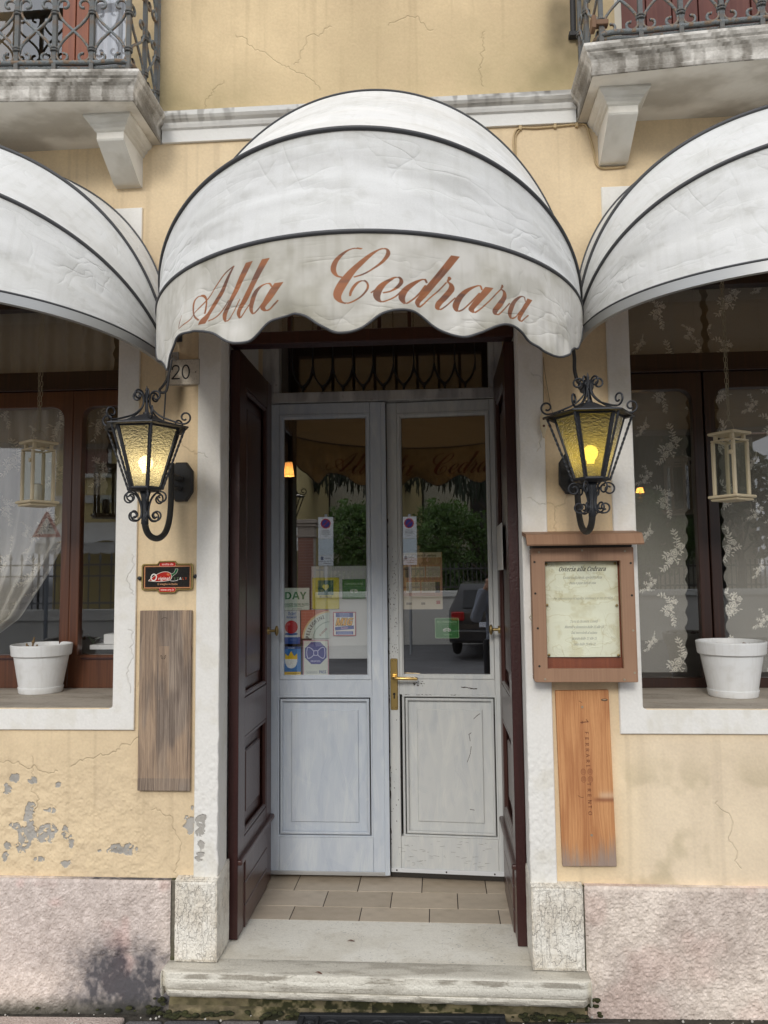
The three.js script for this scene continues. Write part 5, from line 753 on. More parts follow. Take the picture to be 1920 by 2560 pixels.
// ---------------------------------------------------------------- wall lanterns
function wallLantern(x, y0, turn, label, bulbCol, bulbI, pw, paneM) {
  const t = thing('wall_lantern', label, 'wall lamp', [x, y0, 0], 0), z = 0.40, I = M.iron, c = V(0, 0, z);
  const hex = (r, y, k) => V(r * Math.cos(k * Math.PI / 3 + turn), y, z + r * Math.sin(k * Math.PI / 3 + turn));
  const polar = (r, y, a) => V(r * Math.cos(a), y, z + r * Math.sin(a));
  const YB = -0.07, YT = 0.145, RB = 0.054, RT = 0.118, RE = 0.155; // y measured from the wall plate's centre
  { // hipped sheet roof
    const P = [], rings = [[0.012, 0.196], [0.03, 0.19], [0.075, 0.168], [RE, YT + 0.003], [RE + 0.001, YT - 0.001], [RE - 0.012, YT + 0.001]];
    for (let j = 0; j + 1 < rings.length; j++) for (let k = 0; k < 6; k++) { const a = hex(rings[j][0], rings[j][1], k), b = hex(rings[j][0], rings[j][1], k + 1), d = hex(rings[j + 1][0], rings[j + 1][1], k), e = hex(rings[j + 1][0], rings[j + 1][1], k + 1); P.push(...a, ...b, ...e, ...a, ...e, ...d); }
    const g = new THREE.BufferGeometry(); g.setAttribute('position', new THREE.Float32BufferAttribute(P, 3)); g.computeVertexNormals(); obj('roof', [g, new THREE.CylinderGeometry(0.012, 0.012, 0.01, 6).translate(0, 0.198, z)], I, t);
  }
  const spiral = (cx, cy, r, a0, turns, dir, n = 16, end = 0.35) => { const o = []; for (let i = 0; i <= n; i++) { const f = i / n, a = a0 + dir * f * turns * 2 * Math.PI, q = r * (1 - (1 - end) * f); o.push([cx + q * Math.cos(a), cy + q * Math.sin(a)]); } return o; };
  for (let k = 0; k < 6; k++) {
    const a = k * Math.PI / 3 + turn, put = (pts, r, n) => tube(pts.map(([q, y]) => polar(q, y, a)), r, n, 6);
    // roof scroll: small curl at the top, down the ridge, big curl over the eave
    obj('roof_scroll', put([...spiral(0.034, 0.262, 0.021, Math.PI, 1.15, -1).reverse(), [0.0115, 0.24], [0.018, 0.22], [0.05, 0.19], [0.09, 0.172], [0.125, 0.160], [0.142, 0.158], ...spiral(0.142, 0.181, 0.0225, -Math.PI / 2, 1.1, 1).slice(1)], 0.0034, 90), I, t);
    obj('frame_bar', along(new THREE.BoxGeometry(0.013, 1, 0.006).translate(0, 0.5, 0).rotateY(-a + Math.PI / 2), hex(RB, YB, k), hex(RT, YT, k)), I, t);
    { const g = new THREE.BoxGeometry(0.0062, 1, 0.0062, 1, 56, 1).translate(0, 0.5, 0), p = g.attributes.position; for (let i = 0; i < p.count; i++) { const yy = p.getY(i), q = yy * Math.PI * 6.5, X = p.getX(i), Z = p.getZ(i); p.setX(i, X * Math.cos(q) - Z * Math.sin(q)); p.setZ(i, X * Math.sin(q) + Z * Math.cos(q)); } g.computeVertexNormals(); obj('twisted_rod', along(g, hex(RB + 0.008, YB - 0.005, k), hex(RT + 0.024, YT - 0.004, k)), I, t); }
    { const A = hex(RB, YB + 0.006, k), B = hex(RB, YB + 0.006, k + 1), C = hex(RT, YT - 0.003, k), E = hex(RT, YT - 0.003, k + 1); obj('pane', grid(1, 1, (u, v) => { const p = A.clone().lerp(B, u).lerp(C.clone().lerp(E, u), v); return [p.x, p.y, p.z, (u - 0.5) * 0.11, v * 0.22 + k * 0.3]; }), paneM, t); }
    obj('lower_scroll', put([...spiral(0.058, -0.103, 0.021, Math.PI / 2 - 0.2, 1.1, -1).reverse(), [0.046, -0.083], [0.028, -0.1], [0.017, -0.125], [0.0135, -0.15], [0.016, -0.17], [0.028, -0.183], ...spiral(0.042, -0.165, 0.019, -Math.PI / 2, 1.1, 1)], 0.0032, 90), I, t);
  }
  { const P = [], Q = []; for (let k = 0; k < 6; k++) { P.push(rod(hex(RB + 0.004, YB, k), hex(RB + 0.004, YB, k + 1), 0.0055, 6)); Q.push(rod(hex(RT, YT - 0.004, k), hex(RT, YT - 0.004, k + 1), 0.004, 6)); } obj('top_ring', Q, I, t); P.push(new THREE.CylinderGeometry(RB, RB * 0.7, 0.01, 6).rotateY(-turn).translate(0, YB - 0.006, z)); obj('base_ring', P, I, t); }
  obj('finial', [rod(V(0, 0.19, z), V(0, 0.285, z), 0.0045, 8), new THREE.SphereGeometry(0.0075, 10, 8).translate(0, 0.245, z), new THREE.ConeGeometry(0.006, 0.02, 8).translate(0, 0.292, z)], I, t);
  obj('stem', [new THREE.LatheGeometry([[0.0, -0.195], [0.013, -0.195], [0.012, -0.17], [0.011, -0.14], [0.014, -0.1], [0.02, -0.08], [0, -0.076]].map(([r, y]) => new THREE.Vector2(r, y)), 16).translate(0, 0, z)], I, t);
  obj('arm', tube([[0, -0.14, z], [0, -0.17, z], [0, -0.2, z - 0.004], [0, -0.226, z - 0.03], [0, -0.24, z - 0.085], [0, -0.236, z - 0.15], [0, -0.21, z - 0.21], [0, -0.165, z - 0.246], [0, -0.1, z - 0.262], [0, 0.0, z - 0.264], [0, 0.06, z - 0.264]], 0.0115, 90, 12), M.ironMatt, t);
  { const s = new THREE.Shape(); [[-0.022, 0.079], [0.022, 0.079], [0.046, 0.045], [0.048, -0.04], [0.022, -0.079], [-0.022, -0.079], [-0.048, -0.04], [-0.046, 0.045]].forEach(([a, b], i) => (i ? s.lineTo(a, b) : s.moveTo(a, b))); s.closePath(); obj('wall_plate', [ext(s, 0.03, 0.001, 0.006), rod(V(0, 0.01, 0.025), V(0, 0.01, z - 0.262), 0.014, 10), rod(V(0, -0.03, 0.025), V(0, -0.03, z - 0.262), 0.009, 10)], M.ironMatt, t); }
  obj('socket', [new THREE.CylinderGeometry(0.013, 0.016, 0.05, 14).translate(0, YB + 0.028, z)], M.paper, t);
  obj('bulb', new THREE.LatheGeometry([[0, 0.0], [0.011, 0.002], [0.014, 0.016], [0.024, 0.032], [0.026, 0.045], [0.021, 0.058], [0.01, 0.066], [0, 0.068]].map(([r, y]) => new THREE.Vector2(r, y)), 20).translate(0, YB + 0.05, z), std({ color: lin(0.9, 0.8, 0.5), emissive: bulbCol, emissiveIntensity: bulbI, roughness: 0.4 }), t);
  const l = new THREE.PointLight(bulbCol, pw, 0, 2); l.position.set(0, YB + 0.092, z); l.castShadow = true; t.add(l);
  return t;
}
wallLantern(-0.757, 1.99, 0.033, 'black iron wall lantern with a white-hot bulb, left of the door', lin(1, 0.74, 0.40), 16, 0.011, M.lampGlass);
wallLantern(0.795, 1.993, 0.0, 'black iron wall lantern with a yellow bulb, above the menu case', lin(1, 0.66, 0.10), 8, 0.005, M.lampGlassClear);

// ---------------------------------------------------------------- hanging candle lanterns
const linkG = prep(tube([0, 1, 2, 3, 4, 5, 6, 7, 8, 9, 10, 11].map((i) => { const a = (i / 12) * 2 * Math.PI; return [0.0052 * Math.cos(a), 0.0135 * Math.sin(a) * (1 + 0.12 * Math.cos(2 * a)), 0]; }), 0.0015, 24, 5, true));
function hangLantern(x, yTop, z, turn, label, candle) {
  const t = thing('candle_lantern', label, 'lantern', [x, yTop, z], turn), C = M.cream, h = 0.29, a = 0.062; t.scale.set(0.86, 1, 0.86);
  obj('lid', [ext(rectShape(-0.073, 0.073, -0.073, 0.073, [0.012, 0.012, 0.012, 0.012]), 0.011, 0, 0.003).rotateX(-Math.PI / 2).translate(0, -0.011, 0)], C, t);
  for (const [p, q] of [[-1, -1], [1, -1], [1, 1], [-1, 1]]) obj('vent_post', bb(p * 0.044 - 0.008, p * 0.044 + 0.008, -0.032, -0.011, q * 0.044 - 0.008, q * 0.044 + 0.008, 0.002), C, t);
  obj('top_frame', [bb(-a, a, -0.04, -0.032, -a, -a + 0.012), bb(-a, a, -0.04, -0.032, a - 0.012, a), bb(-a, -a + 0.012, -0.04, -0.0322, -a + 0.012, a - 0.012), bb(a - 0.012, a, -0.04, -0.0322, -a + 0.012, a - 0.012)], C, t);
  for (const [p, q] of [[-1, -1], [1, -1], [1, 1], [-1, 1]]) obj('post', bb(p > 0 ? a - 0.017 : -a, p > 0 ? a : -a + 0.017, -0.262, -0.04, q > 0 ? a - 0.017 : -a, q > 0 ? a : -a + 0.017, 0.005), C, t);
  for (let k = 0; k < 4; k++) { const g = new THREE.PlaneGeometry(0.09, 0.22).translate(0, -0.152, a - 0.008).rotateY((k * Math.PI) / 2); obj('pane', g, M.glassThin, t); }
  obj('base', [ext(rectShape(-0.078, 0.078, -0.078, 0.078, [0.004, 0.004, 0.004, 0.004]), 0.012, 0, 0.004).rotateX(-Math.PI / 2).translate(0, -0.274, 0), ext(rectShape(-0.068, 0.068, -0.068, 0.068), 0.01, 0, 0.004).rotateX(-Math.PI / 2).translate(0, -0.285, 0)], C, t);
  obj('knob', new THREE.CylinderGeometry(0.009, 0.009, 0.008, 16).rotateZ(Math.PI / 2).translate(-a - 0.004, -0.09, 0.048), C, t);
  if (candle) obj('candle', [new THREE.LatheGeometry([[0, 0], [0.023, 0], [0.023, 0.07], [0.02, 0.076], [0.012, 0.072], [0, 0.07]].map(([r, y]) => new THREE.Vector2(r, y)), 20).translate(0, -0.262, 0), rod(V(0, -0.192, 0), V(0, -0.182, 0), 0.001, 5)], M.candle, t);
  obj('handle_ring', tube([[-0.04, 0, 0], [-0.036, 0.025, 0], [-0.02, 0.045, 0], [0, 0.053, 0], [0.02, 0.045, 0], [0.036, 0.025, 0], [0.04, 0, 0]], 0.0018, 40, 6), M.chain, t);
  const ch = part('chain', t); const n = Math.round((3.06 - yTop - 0.05) / 0.0225);
  for (const s of [0, 1]) for (let i = 0; i < n; i++) { const m = new THREE.Mesh(linkG, M.chain); m.name = 'link'; m.castShadow = true; m.position.set((s ? 0.007 : -0.007) * Math.min(1, i / 6) + 0.001 * Math.sin(i), 0.06 + i * 0.0225, 0); m.rotation.y = (i % 2) * 1.5 + 0.3 + s; ch.add(m); }
  obj('hook', [rod(V(0, 0.06 + n * 0.0225 - 0.01, 0), V(0, 3.06 - yTop, 0), 0.003, 6)], M.chain, t);
  return t;
}
hangLantern(-1.475, 2.207, -0.2, 0.95, 'cream metal lantern with a white candle hanging in the left window', true);
hangLantern(1.482, 2.18, -0.2, 0.62, 'cream metal lantern without a candle hanging in the right window', false);

// ---------------------------------------------------------------- flower pots
function pot(x, z, s, label) {
  const t = thing('flower_pot', label, 'flower pot', [x, SILL + 0.001, z], 0, undefined);
  const L = (pts) => new THREE.LatheGeometry(pts.map(([r, y]) => new THREE.Vector2(r * s, y * s)), 48);
  obj('body', L([[0, 0.006], [0.088, 0.006], [0.091, 0.012], [0.1175, 0.165], [0.112, 0.165], [0.085, 0.02], [0, 0.018]]), M.pot, t);
  obj('rim', L([[0.1175, 0.1655], [0.1255, 0.167], [0.128, 0.171], [0.133, 0.213], [0.1325, 0.217], [0.128, 0.2185], [0.1245, 0.216], [0.118, 0.168]]), M.pot, t);
  obj('saucer', L([[0, 0], [0.09, 0], [0.093, 0.003], [0.0975, 0.026], [0.096, 0.029], [0.093, 0.0275], [0.09, 0.008], [0, 0.007]]), M.pot, t);
  obj('soil', L([[0, 0.176], [0.06, 0.18], [0.1205, 0.176], [0.1205, 0.17], [0, 0.17]]), M.soil, t);
  return t;
}
{
  const a = pot(-1.545, -0.405, 1.0, 'white plastic flower pot with a dead stem on the left window sill');
  const st = []; for (const [dx, h, b] of [[0.0, 0.055, 0.012], [-0.014, 0.028, -0.01], [0.016, 0.022, 0.01]]) st.push(tube([[dx, 0.175, 0.09], [dx + b * 0.4, 0.19 + h * 0.5, 0.09], [dx + b, 0.2 + h, 0.09]], 0.004, 12, 6), new THREE.IcosahedronGeometry(0.0075, 1).translate(dx + b * 0.6, 0.195 + h * 0.7, 0.09));
  st.push(new THREE.IcosahedronGeometry(0.018, 1).scale(1.2, 0.8, 1).translate(0, 0.19, 0.09)); obj('dead_plant', st, std({ color: lin(0.2, 0.13, 0.06), roughness: 0.9 }), a);
  const b = pot(1.487, -0.305, 1.04, 'white plastic flower pot with withered leaves on the right window sill');
  const lf = []; for (let i = 0; i < 12; i++) { const q = i < 6 ? -0.09 + i * 0.007 : 0.0 + i * 0.004; lf.push(grid(4, 3, (u, v) => [(u - 0.5) * 0.03, 0.008 * Math.sin(u * 3), (v - 0.5) * 0.014 * Math.sin(Math.PI * (0.1 + 0.8 * u))]).rotateY(rr(0, 6)).rotateZ(rr(-0.6, 0.6)).translate(q, 0.205 + rr(0, 0.014), rr(0.07, 0.1))); }
  obj('withered_leaf', lf, M.dryLeaf, b);
  const p = thing('potted_seedling', 'small green seedling on the shelf behind the left flower pot', 'plant', [-1.43, 1.287, -0.68]); obj('leaf', [grid(8, 4, (u, v) => [u * 0.06, 0.03 * Math.sin(u * 2.4), (v - 0.5) * 0.02 * Math.sin(Math.PI * u)]), grid(8, 4, (u, v) => [-u * 0.03, 0.045 * u, (v - 0.5) * 0.02 * Math.sin(Math.PI * u)])], M.greenLeaf, p); obj('stem', rod(V(0, -0.002, 0), V(0, 0.02, 0), 0.003), M.greenLeaf, p);
}

// ---------------------------------------------------------------- signs and boards on the wall
{
  const t = thing('house_number_plaque', 'white stone plaque with the number 20 beside the left lantern', 'house number', [-0.759, 2.444, 0]);
  const map = canvas(512, 384, (c) => { c.fillStyle = '#d2c7b4'; c.fillRect(0, 0, 512, 384); for (let i = 0; i < 900; i++) { c.fillStyle = `rgba(${rnd() < 0.5 ? '120,105,80' : '240,236,226'},0.08)`; c.beginPath(); c.ellipse(rnd() * 512, rnd() * 384, 4 + rnd() * 22, 2 + rnd() * 8, rnd() * 3, 0, 7); c.fill(); } c.strokeStyle = 'rgba(60,48,36,0.7)'; c.lineWidth = 5; c.strokeRect(4, 4, 504, 376); c.strokeStyle = '#1b1a1c'; c.lineWidth = 22; c.lineCap = 'round'; c.lineJoin = 'round'; c.beginPath(); c.moveTo(100, 150); c.quadraticCurveTo(102, 92, 152, 92); c.quadraticCurveTo(206, 94, 200, 152); c.quadraticCurveTo(196, 186, 98, 290); c.lineTo(206, 290); c.stroke(); c.beginPath(); c.ellipse(304, 190, 52, 100, 0, 0, 7); c.stroke(); c.fillStyle = '#2a221c'; c.beginPath(); c.arc(452, 196, 9, 0, 7); c.fill(); });
  const g = keep(new THREE.BoxGeometry(0.142, 0.106, 0.012).translate(0, 0, 0.007)); obj('plate', g, std({ map, roughness: 0.6 }), t);
}
{
  const t = thing('enamel_plaque', 'black and red enamel plaque with a chilli pepper, above the grey board', 'sign', [-0.8135, 1.6085, 0]);
  const out = (e) => { const s = new THREE.Shape(), w = 0.105 + e, h = 0.053 + e, b = 0.0645 + e, x = 0.032 + e * 0.4, r = 0.012; const q = (f) => f; s.moveTo(-w + r, -h); s.lineTo(-x - 0.01, -h); s.lineTo(-x, -b); s.lineTo(x, -b); s.lineTo(x + 0.01, -h); s.lineTo(w - r, -h); s.quadraticCurveTo(w, -h, w, -h + r); s.lineTo(w, h - r); s.quadraticCurveTo(w, h, w - r, h); s.lineTo(x + 0.01, h); s.lineTo(x, b); s.lineTo(-x, b); s.lineTo(-x - 0.01, h); s.lineTo(-w + r, h); s.quadraticCurveTo(-w, h, -w, h - r); s.lineTo(-w, -h + r); s.quadraticCurveTo(-w, -h, -w + r, -h); return s; };
  const rim = out(0.0); rim.holes.push(out(-0.0055)); obj('rim', ext(rim, 0.012, 0.002, 0.0025), std({ color: lin(0.42, 0.33, 0.12), roughness: 0.35, metalness: 0.7 }), t);
  const W = 840, H = 520, map = canvas(W, H, (c) => {
    const X = (m) => (m / 0.21 + 0.5) * W, Y = (m) => (0.5 - m / 0.13) * H, R = (x0, x1, y0, y1, r, s) => { c.fillStyle = s; c.beginPath(); c.roundRect(X(x0), Y(y1), X(x1) - X(x0), Y(y0) - Y(y1), r); c.fill(); };
    c.fillStyle = '#3a1712'; c.fillRect(0, 0, W, H); R(-0.096, 0.096, -0.0455, 0.0455, 14, '#c0875a'); R(-0.0915, 0.0915, -0.041, 0.041, 6, '#3a1712'); R(-0.089, 0.089, -0.0385, 0.0385, 3, '#14110f');
    for (const [y, s] of [[0.051, 'scelto da'], [-0.051, 'www.ory.it']]) { R(-0.034, 0.034, y - 0.0095, y + 0.0095, 26, '#d99b86'); R(-0.0325, 0.0325, y - 0.008, y + 0.008, 24, '#b81d12'); txt(c, '#f0c9c0', s, X(0), Y(y), 44, 'bold', 220); }
    c.lineWidth = 9; c.strokeStyle = '#d8cfc0'; c.fillStyle = '#b01a10'; c.beginPath(); c.moveTo(X(-0.078), Y(-0.0145)); c.quadraticCurveTo(X(-0.05), Y(0.012), X(-0.02), Y(0.02)); c.quadraticCurveTo(X(0.002), Y(0.024), X(0.013), Y(0.014)); c.quadraticCurveTo(X(0.02), Y(0.004), X(0.012), Y(-0.0125)); c.quadraticCurveTo(X(-0.03), Y(-0.022), X(-0.078), Y(-0.0145)); c.fill(); c.stroke();
    c.fillStyle = '#0f5a34'; c.beginPath(); c.moveTo(X(0.013), Y(0.013)); c.quadraticCurveTo(X(0.03), Y(0.012), X(0.032), Y(0.032)); c.lineTo(X(0.043), Y(0.032)); c.quadraticCurveTo(X(0.042), Y(0.016), X(0.028), Y(0.008)); c.quadraticCurveTo(X(0.02), Y(0.004), X(0.014), Y(-0.011)); c.quadraticCurveTo(X(0.02), Y(0.004), X(0.013), Y(0.013)); c.fill(); c.lineWidth = 5; c.stroke();
    c.fillStyle = '#cf6a3c'; c.beginPath(); c.ellipse(X(0.003), Y(0.01), 26, 18, 0.4, 0, 7); c.fill();
    c.strokeStyle = '#efe9df'; c.lineWidth = 17; c.beginPath(); c.ellipse(X(-0.056), Y(-0.001), 44, 52, 0.2, 0, 7); c.stroke(); c.save(); c.transform(1, 0, -0.22, 1, 0, 0); c.restore(); txt(c, '#efe9df', 'riginal', X(-0.015), Y(-0.006), 66, 'italic bold', 190);
    c.strokeStyle = '#efe9df'; c.lineWidth = 7; c.beginPath(); c.moveTo(X(0.012), Y(-0.015)); c.quadraticCurveTo(X(0.03), Y(-0.019), X(0.045), Y(-0.011)); c.stroke();
    ['I', 'T', 'A', 'L', 'Y'].forEach((q, i) => txt(c, ['#5f7b54', '#5f7b54', '#f1ede4', '#c0512c', '#c0512c'][i], q, X(0.030 + i * 0.0112 + (i > 0 ? 0.001 : 0)), Y(-0.007), 54, 'bold'));
    txt(c, '#d39a6d', 'Il meglio in Italia', X(0.001), Y(-0.0285), 40, 'bold', 420);
  });
  const face = ext(out(-0.005), 0.004, 0.004), p = prep(face).attributes.position, uv = new Float32Array(p.count * 2); const fg = prep(face); for (let i = 0; i < p.count; i++) { uv[i * 2] = p.getX(i) / 0.21 + 0.5; uv[i * 2 + 1] = p.getY(i) / 0.13 + 0.5; } fg.setAttribute('uv', new THREE.BufferAttribute(uv, 2)); obj('face', keep(fg), std({ map, roughness: 0.25 }), t);
  for (const [x, y] of [[-0.1145, -0.004], [0.1145, 0.002]]) obj('bolt', new THREE.SphereGeometry(0.0085, 16, 12).scale(1, 1, 0.9).translate(x, y, 0.007), M.iron, t);
}
{
  const board = (label, name, x, y, w, h, rz, map, bump) => { const t = thing(name, label, 'wooden board', [x, y, 0.001], 0); t.rotation.z = rz; const g = prep(new RoundedBoxGeometry(w, h, 0.02, 2, 0.003).translate(0, 0, 0.0105)), p = g.attributes.position, uv = new Float32Array(p.count * 2); for (let i = 0; i < p.count; i++) { uv[i * 2] = p.getX(i) / w + 0.5; uv[i * 2 + 1] = p.getY(i) / h + 0.5; } g.setAttribute('uv', new THREE.BufferAttribute(uv, 2)); obj('plank', keep(g), std({ map, bumpMap: bump, bumpScale: 0.003, roughness: 0.78 }), t); return t; };
  const grain = (c, W, H, f) => { const im = c.createImageData(W, H), d = im.data; for (let j = 0; j < H; j++) for (let i = 0; i < W; i++) { const u = i / W, v = j / H, k = (j * W + i) * 4, o = f(u, v); d[k] = clamp(o[0], 0, 255); d[k + 1] = clamp(o[1], 0, 255); d[k + 2] = clamp(o[2], 0, 255); d[k + 3] = 255; } c.putImageData(im, 0, 0); };
  const g1 = canvas(384, 1024, (c, W, H) => {
    grain(c, W, H, (u, v) => { const wob = fbm(u * 3 + 2, v * 2.2, 3), g = fbm(u * 95 + wob * 9, v * 5, 3), bl = fbm(u * 6 + 4 + wob * 2, v * 3, 3), warm = sst(0.42, 0.62, fbm(u * 3.2 + 1, v * 2.6 + 0.8, 3) + (u < 0.35 ? 0.1 : u > 0.38 && u < 0.58 && v > 0.2 && v < 0.5 ? 0.16 : -0.06)) * (v < 0.93 ? 1 : 0.3), t = clamp(sst(0.3, 0.72, g) * 0.5 + sst(0.42, 0.62, bl) * 0.35); const A = [156, 140, 124], B = [100, 86, 76], K = [186, 154, 122]; return [0, 1, 2].map((q) => mix(mix(A[q], B[q], t), K[q], warm * 0.6 * (1 - t * 0.6)) + (vn(u * 200, v * 60) - 0.5) * 10); });
    c.strokeStyle = 'rgba(50,38,28,0.7)'; c.lineWidth = 3; c.beginPath(); c.moveTo(160, 52); c.quadraticCurveTo(180, 34, 206, 46); c.stroke(); for (const x of [168, 192]) { c.beginPath(); c.ellipse(x, 268, 4, 12, x > 180 ? 0.5 : -0.5, 0, 7); c.stroke(); } c.strokeStyle = 'rgba(40,30,24,0.5)'; c.lineWidth = 2; c.beginPath(); c.moveTo(372, 0); c.lineTo(366, 1024); c.stroke();
  });
  const b1 = canvas(384, 1024, (c, W, H) => grain(c, W, H, (u, v) => { const q = 255 * fbm(u * 95 + fbm(u * 3 + 2, v * 2.2, 3) * 9, v * 5, 3); return [q, q, q]; }), false);
  board('weathered grey-brown blank board below the enamel plaque', 'grey_board', -0.8145, 1.125, 0.209, 0.701, 0.0, g1, b1);
  const words = (c) => { c.save(); c.translate(212, 505); c.rotate(Math.PI / 2 - 0.0); c.font = '34px sans-serif'; c.textBaseline = 'middle'; c.textAlign = 'left'; c.fillStyle = 'rgba(92,44,26,0.92)'; const s = (q, x0, step) => [...q].forEach((l, i) => c.fillText(l, x0 + i * step, 0)); s('FERRARI', -262, 32.5); s('TRENTO', 36, 33); c.restore(); c.strokeStyle = 'rgba(84,40,24,0.9)'; c.lineWidth = 4; c.beginPath(); c.moveTo(170, 190); c.lineTo(226, 186); c.lineTo(212, 172); c.moveTo(184, 180); c.lineTo(182, 198); c.stroke(); c.strokeStyle = 'rgba(120,66,40,0.55)'; c.lineWidth = 3; for (const [dx, dy] of [[-24, -22], [24, -22], [-24, 22], [24, 22]]) { for (let k = 0; k < 4; k++) { c.beginPath(); c.moveTo(200 + dx - 14, 500 + dy - 10 + k * 6); c.lineTo(200 + dx + 14, 500 + dy - 12 + k * 6); c.stroke(); } c.beginPath(); c.arc(200 + dx, 500 + dy, 17, 0, 7); c.stroke(); } };
  const g2 = canvas(384, 1024, (c, W, H) => {
    grain(c, W, H, (u, v) => { const wob = fbm(u * 3 + 8, v * 1.6, 3), g = fbm(u * 70 + wob * 12, v * 3, 3), bl = fbm(u * 4 + 9, v * 2, 3), greyB = sst(-0.04, 0.13, v - 0.90 + 0.07 * Math.abs(u - 0.42) * 2 - 0.13 * (fbm(u * 46, v * 1.5, 3) - 0.35) + 0.03 * (g - 0.5)) , t = clamp(sst(0.3, 0.72, g) * 0.45 + sst(0.4, 0.65, bl) * 0.45); const A = [204, 148, 98], B = [168, 110, 68], K = [150, 136, 128]; const knot = Math.exp(-Math.pow((v - 0.625) / 0.012, 2)) * sst(0.55, 0.75, u) * 0.6, pale = Math.exp(-Math.pow((v - 0.60) / 0.02, 2)) * sst(0.68, 0.8, u) * 0.5; return [0, 1, 2].map((q) => mix(mix(mix(mix(A[q], B[q], t), K[q], greyB * 0.85), [112, 58, 34][q], knot), [214, 190, 168][q], pale) + (vn(u * 200, v * 50) - 0.5) * 8); });
    words(c); c.fillStyle = '#3a2a1c'; c.beginPath(); c.ellipse(350, 58, 24, 7, 0, 0, 7); c.fill(); c.fillStyle = '#b89878'; c.beginPath(); c.ellipse(350, 57, 16, 3, 0, 0, 7); c.fill(); c.strokeStyle = 'rgba(90,54,30,0.8)'; c.lineWidth = 3; c.beginPath(); c.moveTo(166, 62); c.lineTo(188, 72); c.moveTo(130, 615); c.quadraticCurveTo(150, 630, 170, 626); c.stroke();
  });
  const b2 = canvas(384, 1024, (c, W, H) => { grain(c, W, H, (u, v) => { const q = 140 + 90 * fbm(u * 70 + fbm(u * 3 + 8, v * 1.6, 3) * 12, v * 3, 3); return [q, q, q]; }); c.globalAlpha = 1; words(c); }, false);
  const t = board('orange wooden board with lettering carved downwards, under the menu case', 'carved_board', 0.814, 0.838, 0.2, 0.648, 0.013, g2, b2);
  obj('screw', [V(-0.002, 0.262, 0.021), V(0.012, -0.21, 0.021)].map((p) => new THREE.CylinderGeometry(0.0045, 0.0045, 0.002, 12).rotateX(Math.PI / 2).translate(p.x, p.y, p.z)), M.screw, t);
}
